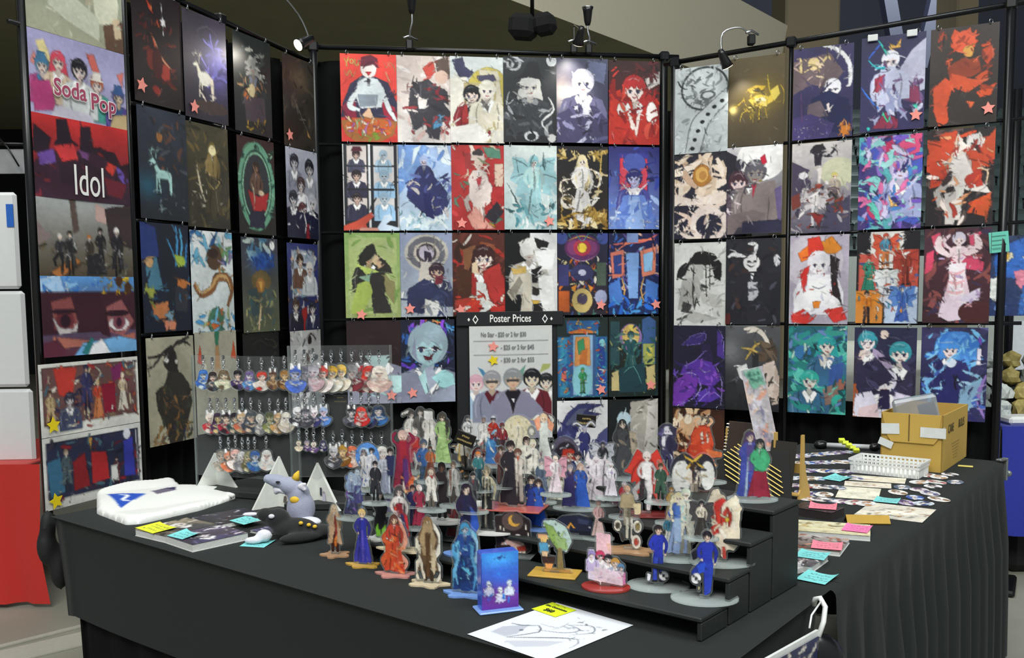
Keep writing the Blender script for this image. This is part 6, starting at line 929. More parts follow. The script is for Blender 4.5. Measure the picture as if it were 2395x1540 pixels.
# tote bag
def soft_flat(name, poly, z, hh, label, cat, paint, m, res=70, seed=3):
    P = [at(x, y, z) for x, y in poly]; x0, x1 = min(p.x for p in P), max(p.x for p in P); y0, y1 = min(p.y for p in P), max(p.y for p in P)
    n = res; a = Art(2 * n, 2 * n, True); pl = [((p.x - x0) / (x1 - x0) * (2 * n - 6) + 3, (y1 - p.y) / (y1 - y0) * (2 * n - 6) + 3) for p in P]
    a.poly('e6e8e4', pl)
    for cmd in paint:
        q = [at(x, y, z) for x, y in cmd[2]]; q = [((p.x - x0) / (x1 - x0) * (2 * n - 6) + 3, (y1 - p.y) / (y1 - y0) * (2 * n - 6) + 3) for p in q]
        (a.poly(cmd[1], q) if cmd[0] == 'P' else a.line(cmd[1], cmd[3], q))
    col, al = a.down(); al = np.pad(al, 1); col = np.pad(col, ((1, 1), (1, 1), (0, 0)), 'edge'); d = blur(al, 2)
    deepf = blur((al > .5).astype(float), 5); V_, F_, C_ = outline(d, .5, s2l_a(col)); b = MB(); sx, sy = (x1 - x0) / (n - 3), (y1 - y0) / (n - 3)
    g = np.random.default_rng(seed); ph = g.uniform(0, 6, 4)
    for X, Y in V_:
        e = deepf[min(n + 1, int(Y)), min(n + 1, int(X))]; k = max(0, min(1, (e - .45) / .45)) ** .5
        wz = .5 * abs(math.sin(X * .045 + Y * .075 + ph[0])) + .22 * abs(math.sin(X * .10 - Y * .05 + ph[1]))
        b.v.append((x0 + (X - 2.5) * sx, y1 - (Y - 2.5) * sy, z + .003 + hh * k * (.55 + wz)))
    b.f = [tuple(f) for f in F_]; n0 = len(b.v); b.c = C_
    cnt = {}
    for f in F_:
        for i, j in zip(f, f[1:] + f[:1]): cnt[i, j] = 1
    for (i, j) in list(cnt):
        if (j, i) not in cnt:
            m0 = len(b.v); b.v += [(b.v[i][0], b.v[i][1], z), (b.v[j][0], b.v[j][1], z)]; b.c += [b.c[i], b.c[j]]; b.f.append((j, i, m0, m0 + 1))
    return b.build(name, m, None, True, label=label, cat=cat)
tote = soft_flat('tote_bag', [(228, 1160), (300, 1143), (405, 1131), (424, 1145), (500, 1153), (548, 1152), (553, 1168), (470, 1196), (330, 1228), (296, 1230), (228, 1204)], TZ, .019, 'white canvas tote bag with a blue print, crumpled flat on the table', 'bag',
    [('P', '2450b8', [(252, 1172), (345, 1174), (284, 1206)]), ('L', 'e4e8f0', [(280, 1176), (300, 1180), (290, 1190), (306, 1192)], 4), ('P', '6a6478', [(355, 1164), (395, 1156), (415, 1166), (370, 1174)]), ('P', '2c2850', [(385, 1158), (412, 1156), (414, 1166)])], MATTE)
MB().tube([at(405, 1140, TZ + .02), at(440, 1152, TZ + .006), at(480, 1160, TZ + .004), at(520, 1152, TZ + .006), at(545, 1160, TZ + .02)], .007).build('strap', mat('tote_canvas', 'e2e4e0', .85), tote, True)
# white folded corner boards
foam = mat('white_foam_board', 'dfe2da', .6)
for k, (l, r, b_, ap, lab) in enumerate((((452, 1158), (566, 1160), (510, 1150), (502, 1060), 'white triangular folded board behind the tote bag'), ((590, 1194), (706, 1190), (652, 1184), (652, 1068), 'white triangular folded board left of the grey plush head'), ((692, 1196), (796, 1196), (745, 1187), (742, 1083), 'white triangular folded board right of the grey plush head'))):
    A_, B_, C_ = at(*l, TZ), at(*r, TZ), at(*b_, TZ); T_ = deep(*ap, C_.y); o = thing('corner_board', lab, 'display board', C_, 0, 'white folded corner boards'); th = .009
    for q, Q in (('left_panel', A_), ('right_panel', B_)):
        d = (Q - C_); n_ = Vector((d.y, -d.x, 0)).normalized() * th * (1 if q == 'left_panel' else -1) * .5
        tp = Vector((T_.x, T_.y, T_.z)); tq = tp + (Q - tp) * .07
        pts = [Q, C_, tp - (C_ - tp) * -.0, tq]
        b = MB(); vs = [p - C_ - n_ for p in pts] + [p - C_ + n_ for p in pts]
        b.add(vs, [(0, 1, 2, 3), (7, 6, 5, 4), (0, 4, 5, 1), (1, 5, 6, 2), (2, 6, 7, 3), (3, 7, 4, 0)]); b.build(q, foam, o)
    if k:
        a = Art(40, 72, True).run('L 5a5450 3 50 4 40 30 60 60 40 96;P 6a6058 40 60 70 60 64 96 30 96;E 8a7a70 50 16 14 8' if k == 1 else 'R 3a3c48 10 4 34 50;P c8c4d4 44 40 80 34 84 96 40 96;E a89aa8 60 30 14 8', k); col, al = a.down()
        m_ = (B_ - C_) * .5 if k == 1 else (B_ - C_) * .45; dd = B_ - C_
        put('printed_figure', decal('printed_figure', np.pad(al, 1), np.pad(col, ((1, 1), (1, 1), (0, 0)), 'edge'), .035, .055, 0, MATTE), o, Vector((m_.x * .7, m_.y * .7, .012)) + Vector((dd.y, -dd.x, 0)).normalized() * .008, rot=(0, 0, math.atan2(dd.y, dd.x)))
# plush toys
def soft(name, balls, m, parent, vox=.0045):
    b = MB()
    for c, r, *M in balls: b.ball(c, r, 16, 10, M[0] if M else None)
    o = b.build(name, m, parent, True); md = o.modifiers.new('weld', 'REMESH'); md.mode = 'VOXEL'; md.voxel_size = vox; md.use_smooth_shade = True
    sm = o.modifiers.new('smooth', 'SMOOTH'); sm.iterations = 6
    return o
gp, wp, bp_, yp = mat('grey_plush', '9a9fb4', .95, bump=.3, scale=250, sheen=.3), mat('white_plush', 'dcdce4', .95, bump=.3, scale=250, sheen=.3), mat('black_plush', '17181a', .9, bump=.3, scale=250, sheen=.2), mat('yellow_felt', 'e0b83a', .9)
g0 = at(705, 1226, TZ); pl = thing('plush_toy', 'grey plush creature raising its long snout, with a yellow crest', 'plush toy', g0, -.15)
Ry = lambda a: Matrix.Rotation(a, 3, 'Y')
soft('body', [((0, 0, .045), (.040, .042, .050)), ((-.006, 0, .085), (.032, .034, .035)), ((-.026, -.004, .108), (.036, .032, .026), Ry(.3)), ((-.062, -.008, .122), (.036, .024, .019), Ry(.25)), ((-.088, -.01, .129), (.016, .018, .014))], gp, pl)
soft('jaw', [((-.05, -.010, .098), (.03, .018, .010), Ry(.25)), ((-.066, -.016, .096), (.008, .008, .012))], wp, pl)
soft('ear', [((.012, -.022, .112), (.014, .008, .010)), ((.022, -.026, .119), (.008, .006, .007)), ((.022, -.026, .104), (.008, .006, .007))], wp, pl)
MB().ball((-.052, -.034, .125), (.007, .003, .003)).build('eye', bp_, pl, True)
MB().tube([(-.012, -.004, .128), (-.008, -.004, .14), (-.002, -.004, .152)], [.012, .009, .002], 8).build('crest', yp, pl, True)
soft('collar', [((-.006, -.03, .075), (.016, .010, .012))], yp, pl); soft('foot', [((.03, -.03, .014), (.04, .03, .014))], wp, pl)
k0 = at(690, 1262, TZ); pk = thing('plush_toy', 'black plush creature lying down with white paws and yellow spots', 'plush toy', k0, .1)
soft('body', [((0, 0, .03), (.06, .035, .028)), ((-.045, .01, .055), (.034, .03, .028)), ((-.075, .012, .066), (.026, .022, .018)), ((.06, .004, .02), (.05, .03, .018)), ((.02, -.04, .015), (.06, .02, .014), Matrix.Rotation(.4, 3, 'Z'))], bp_, pk)
soft('paw', [((-.075, -.03, .02), (.022, .016, .017)), ((-.10, -.04, .011), (.026, .012, .010))], wp, pk); soft('snout', [((-.115, .012, .068), (.025, .010, .006))], wp, pk)
MB().ball((-.056, -.02, .068), (.008, .004, .006)).build('eye', wp, pk, True)
for x, y, z in ((.02, -.03, .05), (.04, -.028, .044), (.055, -.024, .038)): MB().ball((x, y, z), (.006, .005, .005)).build('spot', yp, pk, True)
# white pedestals between the stands
for px, py, hh, lab in ((1118, 1232, .055, 'white round pedestal among the acrylic stands'), (1150, 1150, .03, 'low white pedestal behind the striped stand')):
    o = thing('pedestal', lab, 'pedestal', on(px, py, 1), 0)
    MB().cyl((0, 0, 0), .045, .008).build('base', foam, o); MB().cyl((0, 0, .008), .016, hh - .014).build('column', foam, o); MB().cyl((0, 0, hh - .006), .034, .006).build('top_plate', foam, o)

# ------------------------------------------------------------------ keychain racks
def depL(px): return 3.10 + (2.93 - 3.10) * (px - 440) / 320
def depR(px): return 2.86
def rack(name, pxa, pxb, dep, ytop, ybot, label):
    A_, B_ = deep(pxa, ytop, dep(pxa)), deep(pxb, ytop, dep(pxb)); d = B_ - A_; d.z = 0; zb = deep(pxa, ybot, dep(pxa)).z
    r = thing(name, label, 'rack', (A_.x, A_.y, TZ), math.atan2(d.y, d.x), 'clear keychain racks'); L = d.length
    MB().box((L / 2, .012, (A_.z + zb) / 2 - TZ), (L, .004, A_.z - zb)).build('clear_panel', PANEL, r)
    for x in (0, L): MB().box((x, .012, (A_.z - TZ) / 2), (.006, .006, A_.z - TZ)).build('edge_post', BASEAC, r)
    MB().box((L / 2, .03, .012), (L + .04, .10, .024), bev=.004).build('base', RB, r)
    return r
rack('keychain_rack', 444, 690, depL, 832, 1112, 'clear acrylic keychain rack on the left, turned towards the aisle')
rack('keychain_rack', 672, 912, depR, 810, 1118, 'clear acrylic keychain rack on the right, facing front')
claspM = MB().box((0, 0, -.006), (.009, .005, .014), bev=.003).ring((0, 0, -.016), .005, .0014, n=10, m=5).mesh('clasp', steel, True)
chb = MB()
for i in range(4): chb.ring((0, 0, -.022 - i * .0055), .0036, .0011, n=8, m=4, M=Matrix.Rotation(i * PI / 2, 3, 'Z'))
chainM = chb.mesh('chain', steel, True)
KEY = [
 ('left', 'top row', depL, 834, 910, [(474, 'blue and pale boat-shaped', '3a78d0 c8d8e0 3a6ac0'), (496, 'dark-haired grey', '2c2428 e0c8b8 4a5058'), (522, 'olive and white', '6a5a44 e0d4b8 c8ccb0'), (555, 'black-hatted purple', '1c1a20 e8d0c0 4a3a6a'), (582, 'light blue and violet', '6a5a8c d8d4e0 5a90c8'), (611, 'white and red cap', 'c83c30 ecd8c8 e4dcd4'), (637, 'brown cloaked', '5a4038 d8b890 8a6a48'), (664, 'amber and brown', 'a87840 e0c090 5a3c28')]),
 ('left', 'middle row', depL, 932, 1012, [(490, 'white-haired red', 'e4d8d0 ecd8c8 b83038'), (508, 'purple and yellow', '3a2840 e0c890 4a2c50'), (528, 'crimson and black', '2a2028 e8d0b8 a82c40'), (548, 'dark and teal', '241f28 e0d0b0 2c4a4a'), (566, 'cream and rust', 'c8a880 e8d8c8 c86a50'), (586, 'slate and brown', '4a5058 d8c0a8 3c4450'), (607, 'grey and white oval', 'c8c4bc e0dcd4 8a8a8c'), (630, 'moss green', '5a6040 c8c8a0 7a804c'), (650, 'tan animal-eared', 'd8b080 f0dcc0 c89860'), (668, 'round white', 'e4dcd0 f0e8e0 d8ccb8')]),
 ('left', 'bottom row', depL, 1020, 1100, [(515, 'grey and beige', '8a8478 d8ccbc a8a094'), (534, 'salmon orange', 'e08a68 f0d0b8 d87850'), (550, 'pink and white', 'd8a8a0 f0e0d8 e8d8d4'), (566, 'silver-grey', 'b8b8b8 e0dcd8 787880'), (580, 'olive ring', '8a8468 d8d0a8 6a6448'), (595, 'blue and white', '3a62a8 d8e0e8 4a80b8'), (622, 'white hooded', 'e4e4e0 ecd8d0 d8dcd8')]),
 ('right', 'top row', depR, 818, 914, [(690, 'blue and white curled', '4a6ac8 c8d0e0 5a78d0'), (711, 'grey curled', '6a6a78 b8b8c4 54545f'), (731, 'pale grey and pink', 'a8a4b0 d8ccd4 c8a8b0'), (753, 'red and white', 'c84038 ecd4c8 e8dcd8'), (774, 'golden-maned white', 'e0b040 f0dcc0 e8e4d8'), (797, 'golden and cream', 'e4bc58 f0dcc0 ece4d0'), (822, 'grey and wine red', '8a8a8c d8ccc8 7a3038'), (844, 'crimson long-haired', 'c82c38 ecd0c8 b83040'), (864, 'scarlet and white', 'd03a30 ecd8cc c42c28'), (886, 'white and red-booted', 'dcd4c8 ecd8c8 c8a8a0')]),
 ('right', 'second row', depR, 918, 996, [(696, 'white and black round', 'e0e0e0 d8d8d8 3c3c44'), (713, 'grey bat-like', '54545c c0bcc4 44444c'), (733, 'white and navy', 'e0d8e0 ecdce0 3a3a70'), (756, 'pale blue and pink', 'a8c0e8 ecd8e8 5a88d0'), (821, 'black and white', '2c2c34 d8d4d4 5a5a68'), (844, 'bright red heart-shaped', 'd84038 ecd0c8 c83030'), (863, 'black and violet', '222230 d8d0d8 3a3460'), (884, 'blue and white gowned', '2c3c58 e0d8d4 3a70b0')]),
 ('right', 'third row', depR, 1000, 1056, [(698, 'cream hooded', 'e0d4bc ecdcc4 d8ccb0'), (717, 'violet robed', '9a8aa0 e8d4c8 5a3c7c'), (733, 'cream and purple', 'e4d8c8 ecdcd0 6a4a8c'), (755, 'navy and silver', '3a3a58 d8d0d4 2c2c50')]),
 ('right', 'bottom row', depR, 1008, 1092, [(779, 'grey and black folded', 'b8b8bc d8d4d4 4a4a50'), (800, 'golden round', 'c89838 f0d0a0 8a5a24'), (823, 'orange and white', 'e0704c f0d8c8 e4c8b8'), (846, 'sky blue', '5a90d8 d8e4f0 a8c4e8'), (868, 'blue and white winged', '7aa0e0 e8ecf4 4a6ac0'), (892, 'white and rose', 'e0dcd4 ecd8cc c8706a')])]
kn = 0
for side, row, dep, yt, yb, items in KEY:
    for px, desc, cols in items:
        kn += 1; jit = random.Random(kn); y0 = yt + jit.uniform(-3, 3); p = deep(px, y0, dep(px) - .004 - .003 * (kn % 3)); hh = (yb - yt) / FPX * p.y
        r = thing('keychain', '%s figure keychain in the %s of the %s rack' % (desc, row, side), 'keychain', p, jit.uniform(-.3, .2), 'figure keychains on the clear racks')
        put('clasp', claspM, r); put('chain', chainM, r)
        ch = (hh - .036) * 1.12; h_, s_, c_ = cols.split(); kind = jit.choice(('g', 'c', 'p', 'lg', 'l')); wv = ch * jit.uniform(.8, 1.05)
        a = Art(40, 48, True).run('U 50 32 17 %s %s %s %s;E %s 50 78 34 20;E %s 36 88 14 10;L %s 7 24 60 50 72 78 62' % (h_, s_, c_, jit.choice(('', 'l', 'e')), c_, jit.choice((h_, s_)), s_), kn); a.noise(kn, .07, .012)
        a.a[((a.X - 20) / 19) ** 2 + ((a.Y - 22) / 25) ** 2 > 1] = 0
        col, al = a.down(); al = blur(np.pad(al, 1), 1); col = np.pad(col, ((1, 1), (1, 1), (0, 0)), 'edge')
        put('charm', decal('charm', al, col, wv, ch, -.002, MATTE), r, (0, 0, -.036 - ch)); put('charm_plate', plate('charm_plate', al, wv, ch, .003, ACRYL), r, (0, 0, -.036 - ch))

# ------------------------------------------------------------------ the right table
kraft = mat('kraft_cardboard', 'c2a04c', .8, bump=.05, scale=8, var=.06); kraftd = mat('kraft_inside', 'b8964a', .85)
tape = mat('white_tape', 'd6dad8', .5)
FR, FL, RB_ = at(2202, 1107, TZ), at(2058, 1093, TZ), at(2274, 1069, TZ)
xd = (FR - FL); bw = xd.length; xd.normalize(); byaw = math.atan2(xd.y, xd.x); yd = Vector((-xd.y, xd.x, 0)); bd = (RB_ - FR).dot(yd); bh = .202
bx = thing('cardboard_box', 'open brown cardboard box lettered by hand, with white tape', 'box', FL, byaw)
t = .004
MB().box((bw / 2, t / 2, bh / 2), (bw, t, bh)).build('front_wall', kraft, bx); MB().box((bw / 2, bd - t / 2, bh / 2), (bw, t, bh)).build('back_wall', kraftd, bx)
MB().box((t / 2, bd / 2, bh / 2), (t, bd, bh)).build('side_wall', kraft, bx); rw = MB().box((bw - t / 2, bd / 2, bh / 2), (t, bd, bh)).build('side_wall', kraft, bx)
MB().box((bw / 2, bd / 2, .004), (bw - .01, bd - .01, .006)).build('floor_panel', kraftd, bx)
b = MB(); fl_ = [(.004, 0), (bw - .004, 0), (bw * .93, -.085), (bw * .87, -.103), (bw * .18, -.103), (bw * .12, -.085)]
b.prism([(x, z) for x, z in fl_], .003, .007, XZ, (0, 0, bh)); flap = b.build('folded_flap', kraft, bx)
MB().box((bw * .47, -.0075, bh - .05), (.004, .001, .095)).build('flap_slit', mat('slit_shadow', '6a5428', .9), flap)
for x, z, w_, h_, ry in ((.035, .145, .062, .038, -.06), (bw - .03, .14, .085, .036, 0), (.02, .092, .05, .026, .35)): MB().box((x, -.009, z), (w_, .001, h_), 0, Ry(ry)).build('tape_strip', tape, bx)
MB().box((bw + .001, .01, .14), (.001, .03, .036)).build('tape_strip', tape, bx)
mk = mat('marker_ink', '4a4020', .7)
for tx, z, sz, yy in (('CAVE', .148, .044, bd * .30), ('BULLS', .150, .044, bd * .72)):
    o = lettering(tx, sz, mk, rw, 0, 0); o.matrix_basis = Matrix.Translation((bw + .0015, yy, z - .018)) @ Matrix.Rotation(PI / 2, 4, 'Z') @ Matrix.Rotation(PI / 2, 4, 'X') @ Matrix.Diagonal((.82 if sz > .03 else 1, 1, 1, 1))
for k in range(6): MB().box((bw + .0008, bd * .5, .085 - k * .011), (.0008, bd * (.3 - .03 * k), .003)).build('printed_line', mat('faded_print', 'a08848', .8), rw)
cs = thing('plastic_case', 'clear grey plastic case poking out of the cardboard box', 'case', FL + xd * .10 + yd * .09 + Vector((0, 0, .12)), byaw + .25)
MB().box((0, 0, .07), (.15, .07, .13), 0, Ry(-.22), .01).build('case_shell', clear_mat('grey_plastic', 'aeb4b8', .7, .5), cs); MB().box((.035, -.02, .09), (.06, .02, .05), 0, Ry(-.3), .004).build('blue_label', mat('dark_blue_label', '2a3c6a', .5), cs)
# perforated basket
FLb, FRb = at(1994, 1106, TZ), at(2144, 1122, TZ); xb = FRb - FLb; Lb = xb.length; yb_ = math.atan2(xb.y, xb.x); bk = thing('plastic_basket', 'white perforated plastic basket in front of the cardboard box', 'basket', FLb, yb_); wb, hb = .115, .052
wpl = mat('white_plastic', 'e2e5e3', .4)
MB().box((Lb / 2, wb / 2, .0025), (Lb, wb, .004)).build('bottom', wpl, bk)
def slat_wall(x0, y0, x1, y1, n, nm):
    b = MB(); p0, p1 = Vector((x0, y0, 0)), Vector((x1, y1, 0)); o_ = Vector((y1 - y0, x0 - x1, 0)).normalized() * .012; a_ = math.atan2(y1 - y0, x1 - x0); l = (p1 - p0).length
    for z, h_ in ((.006, .010), (.036, .008), (.049, .007)): b.box((p0 + p1) / 2 + o_ * (z / hb) + Vector((0, 0, z)), (l + .02 * z / hb, .003, h_), a_)
    b.build(nm + '_rails', wpl, bk)
    for k in range(n + 1):
        q = p0 + (p1 - p0) * k / n; MB().box(q + o_ * .5 + Vector((0, 0, .027)), (l / n * .42, .003, .050), a_).build('slat', wpl, bk)
slat_wall(0, 0, Lb, 0, 15, 'front'); slat_wall(Lb, 0, Lb, wb, 6, 'end'); slat_wall(Lb, wb, 0, wb, 15, 'back'); slat_wall(0, wb, 0, 0, 6, 'end')
# papers and notes
sg_ = 'sticker sheets on the right table'
flat_sheet('sticker_sheet', ((1992, 1110), (2123, 1121), (2113, 1131), (1985, 1124)), TZ + .001, 'B e4dcc8 e0d8c4;N 2 30 16 c8a880,f0e8d8,a88a68,e0c8a8 4 8 96 92', 'cream sheet of small stickers right in front of the basket', 'sticker sheet', sg_)
flat_sheet('sticker_sheet', ((1985, 1126), (2097, 1133), (2072, 1142), (1965, 1136)), TZ + .001, 'B e0d8c8 e0d8c8;N 3 30 16 c8a880,f0e8d8,b89878 4 8 96 92', 'narrow cream sticker sheet, second from the basket', 'sticker sheet', sg_)
flat_sheet('sticker_sheet', ((1976, 1138), (2071, 1145), (2043, 1170), (1943, 1163)), TZ + .001, 'B e4e0cc e4e0cc;L c8c0a8 1 10 20 90 20;L c8c0a8 1 10 40 90 40;L c8c0a8 1 10 60 90 60;N 4 12 10 d0c4a8,b8a888 8 10 92 90', 'nearly blank cream sheet in the middle of the stickers', 'sticker sheet', sg_)
flat_sheet('sticker_sheet', ((2036, 1177), (2192, 1191), (2155, 1225), (1998, 1202)), TZ + .001, 'B dcd6c8 dcd6c8;N 5 50 14 b88a58,e8d8b8,8a8a84,f0ece0,c8a070 3 3 97 97;L f0ece4 1.4 33 0 33 100;L f0ece4 1.4 66 0 66 100;L f0ece4 1.4 0 50 100 50', 'big sticker sheet with six tan pictures at the table edge', 'sticker sheet', sg_)
for c, lab, i in ((((1941, 1110), (1987, 1117), (1976, 1128), (1934, 1121)), 'aqua note among the small stickers behind', 11), (((2050, 1163), (2107, 1168), (2099, 1179), (2043, 1173)), 'aqua note beside the nearly blank cream sheet', 12), (((1892, 1335), (1958, 1350), (1934, 1368), (1862, 1356)), 'aqua note on the cloth nearest the table corner', 13)): note(c, TZ + .002, TEAL, lab, i)
bg = 'art books on the right table'
book(((1872, 1172), (1965, 1188), (1957, 1201), (1857, 1188)), TZ, .024, 'B 3a2c2c 2a2024;N 6 20 16 8a4a50,c87a84,4a3838 0 0 100 100', 'thick stack of dark prints under a pink note', bg, mat('dark_card_edges', '2a2224', .8), 8)
book(((1866, 1216), (2043, 1229), (2028, 1254), (1838, 1240)), TZ, .014, 'B e0dcb8 d8d0a8;N 7 40 20 b89a58,e8e0c0,8a7a50,f0e8c8,c8b070 0 0 100 100', 'cream and gold art book, farthest of the three', bg, None, 9)
book(((1838, 1244), (1994, 1263), (1958, 1290), (1838, 1278)), TZ, .012, 'B b8b0ac 5a4a44;N 8 44 24 4a3c3c,d8d0cc,9a5a3c,2c2628,c89070 0 0 100 100', 'grey and brown art book in the middle of the three', bg, None, 10)
book(((1840, 1283), (1946, 1300), (1890, 1325), (1838, 1318)), TZ, .016, 'B 8a8488 4a464c;N 9 44 24 e0dce0,3a363c,b8a8a8,6a6068 0 0 100 100', 'monochrome art book nearest the table corner', bg, None, 11)
note(((1899, 1179), (1964, 1181), (1950, 1194), (1888, 1187)), TZ + .025, PNK, 'pink note on the stack of dark prints', 14)
note(((1978, 1228), (2042, 1230), (2028, 1250), (1971, 1238)), TZ + .015, 'f77fb4', 'bright pink note on the cream and gold art book', 15)
note(((1905, 1267), (1980, 1272), (1960, 1288), (1893, 1281)), TZ + .013, PNK, 'salmon pink note on the grey and brown art book', 16)
note(((1874, 1286), (1944, 1296), (1927, 1311), (1858, 1302)), TZ + .017, TEAL, 'aqua note on the monochrome art book', 17)
p_ = at(2030, 1226, TZ); o = thing('kraft_envelope', 'golden brown booklet propped open beside the stack of dark prints', 'booklet', p_, -.12)
MB().box((0, 0, .012), (.115, .004, .03), 0, Matrix.Rotation(-.9, 3, 'X')).build('front_cover', mat('gold_card', 'b08c2c', .5), o); MB().box((0, .022, .01), (.115, .004, .03), 0, Matrix.Rotation(.9, 3, 'X')).build('back_cover', mat('brown_card', '6a4a20', .6), o)
put('folded_charm', MB().prism([(-.02, -.02), (.022, -.012), (.026, .012), (-.004, .022), (-.024, .006)], 0, .012).prism([(-.012, -.01), (.01, -.012), (.016, .006)], .012, .02).mesh('folded_charm', mat('white_paper_charm', 'd4d0d0', .6, var=.4, scale=120)), None, at(1857, 1338, TZ), 'small white folded paper charm beside the riser end', 'charm', rot=(0, 0, .4))
# loose die-cut stickers, in rows
SK = []
sc_ = ['c8c8d0 4a4a78', 'e0dcd8 a04848', '3a5aa8 c8d8f0', 'd8d0d8 6a4a70', 'e8e4dc 8a6a48', '5a6a80 e0e0e8', 'c8d4e0 2c3c6a', 'e4e0e4 3c3c44', 'b8a8c8 4a3468', 'e8e8e8 b88a60']
for i, cs_ in enumerate(sc_):
    c1, c2 = cs_.split(); a = Art(40, 32, True).run('E e4e4e4 50 50 49 47;E %s 50 52 42 40;U 46 36 20 %s e8d8d0 %s;E %s 70 70 16 14' % (c1, c2, c1, c2), i + 60); a.noise(i + 5, .08, .015)
    a.a[((a.X - 20) / (19 - i % 3)) ** 2 + ((a.Y - 16) / (15 - i % 4)) ** 2 > 1] = 0
    col, al = a.down(); V_, F_, C_ = outline(blur(np.pad(al, 1), 1), .5, s2l_a(np.pad(col, ((1, 1), (1, 1), (0, 0)), 'edge')))
    b = MB(); b.v = [((x - 10.5) / 20 * .062, (8.5 - y) / 16 * .088, 0) for x, y in V_]; b.f = [tuple(f[::-1]) for f in F_]; b.c = C_; SK.append(b.mesh('sticker', MATTE))
sdesc = ['slate and indigo', 'white and red', 'royal blue', 'lilac and plum', 'cream and brown', 'grey-blue', 'pale blue and navy', 'white and black', 'violet', 'white and tan']
rows = [('back row', [(1862 + i * 17, 1068 - i * 1.5) for i in range(8)]), ('second row', [(1852 + i * 19, 1084 - i * .5) for i in range(8)]), ('third row', [(1848 + i * 20, 1100 + i * .5) for i in range(8)]), ('fourth row', [(1850 + i * 22, 1118 + i * .6) for i in range(4)] + [(1998, 1118)]), ('fifth row', [(1862 + i * 24, 1136 + i * 1.2) for i in range(5)]),
        ('sixth row', [(1880 + i * 24, 1153 + i * 2) for i in range(3)]), ('row before the blank sheet', [(1890 + i * 27, 1166 + i * 2.4) for i in range(6)]), ('edge column by the box', [(2170, 1112), (2196, 1116), (2222, 1110), (2234, 1128)]), ('edge column by the note', [(2150, 1128), (2182, 1138), (2110, 1140), (2150, 1146), (2190, 1128)]), ('edge column by the big sheet', [(2100, 1152), (2140, 1164), (2175, 1154), (2120, 1176), (2160, 1178), (2196, 1168)])]
ordn = ['first', 'second', 'third', 'fourth', 'fifth', 'sixth', 'seventh', 'eighth']; si = 0
for rn, ps in rows:
    for k, (px, py) in enumerate(ps):
        j = (si * 7 + k) % 10; si += 1; p = at(px, py, TZ + .0012 + .0002 * (si % 4))
        put('sticker', SK[j], None, p, '%s die-cut sticker, %s %sof the %s' % (sdesc[j], ordn[k], 'from left ' if 'row' in rn else '', rn), 'sticker', 'die-cut stickers on the right table', rot=(0, 0, random.uniform(-.9, .3)))
# easels, notebook, hanging strip, gilded sticks
wood = mat('pale_wood', 'c8a458', .6, bump=.1, scale=30)
def easel(px, py, w_, h_, label, yaw=-.75):
    p = at(px, py, TZ); r = thing('easel', label, 'easel', p, yaw, 'small wooden easels')
    for s in (-1, 1): MB().prism([(0, 0), (.07, 0), (.075, .012), (.035, h_ * .5), (.03, h_), (.015, h_), (.012, .03), (0, .018)], -.003, .003, Matrix(((0, 0, 1), (1, 0, 0), (0, 1, 0))), (s * w_ / 2, 0, 0)).build('side_piece', wood, r)
    MB().box((0, .006, .016), (w_, .03, .005)).build('ledge', wood, r); MB().box((0, .045, h_ * .45), (w_, .005, .03)).build('cross_piece', wood, r)
    return p, yaw
p, yw = easel(1835, 1166, .09, .20, 'small wooden easel holding a dark card with an aqua note')
pc = thing('display_card', 'dark brown card leaning on the wooden easel', 'card', p + Vector((-.02, 0, .019)), yw); Rx = Matrix.Rotation(-.22, 3, 'X')
MB().box(Rx @ Vector((0, 0, .08)), (.085, .004, .16), 0, Rx).build('card', mat('dark_card', '2e2a24', .35, coat=.3), pc)
nt_ = Art(60, 60).run('B 7fd6d6 7fd6d6;L 3a4a50 4 15 25 85 25;L 3a4a50 4 15 45 75 45;L 3a4a50 4 15 65 80 65', 1); put('sticky_note', sheet_mesh('sticky_note', .045, .055, nt_.down(), 0, MATTE), None, None, 'aqua note stuck low on the easel card', 'note', 'price notes on the tables', M=Matrix.Translation(p + Vector((-.055, -.012, .075))) @ Matrix.Rotation(yw, 4, 'Z') @ Matrix.Rotation(-.22, 4, 'X') @ Matrix.Rotation(.2, 4, 'Y'))
p, yw = easel(1722, 1112, .10, .16, 'small wooden easel behind the riser holding a spiral notebook')
nb = thing('spiral_notebook', 'brown spiral notebook with white binding on the back easel', 'notebook', p + Vector((0, -.005, .018)), yw)
MB().box(Rx @ Vector((.0, 0, .085)), (.105, .010, .17), 0, Rx, .002).build('cover', mat('brown_cover', '3c3028', .4, var=.4, scale=20), nb)
for k in range(14): MB().ring(Rx @ Vector((-.054, 0, .01 + k * .0115)), .007, .0016, n=8, m=4, M=Matrix.Rotation(PI / 2, 3, 'X')).build('binding_ring', wht, nb)
put('kraft_card', MB().box((0, 0, .083), (.06, .003, .165)).mesh('kraft_card', mat('tan_card', 'c0a058', .7)), None, at(1775, 1098, TZ), 'tan card standing behind the spiral notebook', 'card', rot=(0, 0, .1))
a = Art(36, 100).run('B b8b4bc c8c0c0;N 3 50 16 d8d4e0,a898a8,e0c8b8,8a88a0,e8a890,c8c8d4 0 20 100 100;P 7ab8a0 10 2 80 2 96 22 40 24;L 3a6a60 2 20 8 76 8;L 3a6a60 2 30 15 84 15', 3); a.noise(3, .05, .01)
bm = put('hanging_strip', sheet_mesh('hanging_strip', .075, .30, a.down(), .01, PRINT), None, None, 'long printed strip with an aqua note slanting over the right corner', 'print', M=Matrix.Translation(deep(1733, 868, 3.2)) @ Matrix.Rotation(.1, 4, 'Z') @ Matrix.Rotation(-.22, 4, 'Y'))
MB().tube([(.03, .004, -.28), (.03, .02, -.43)], .003).build('support_stick', BASEAC, bm, True)
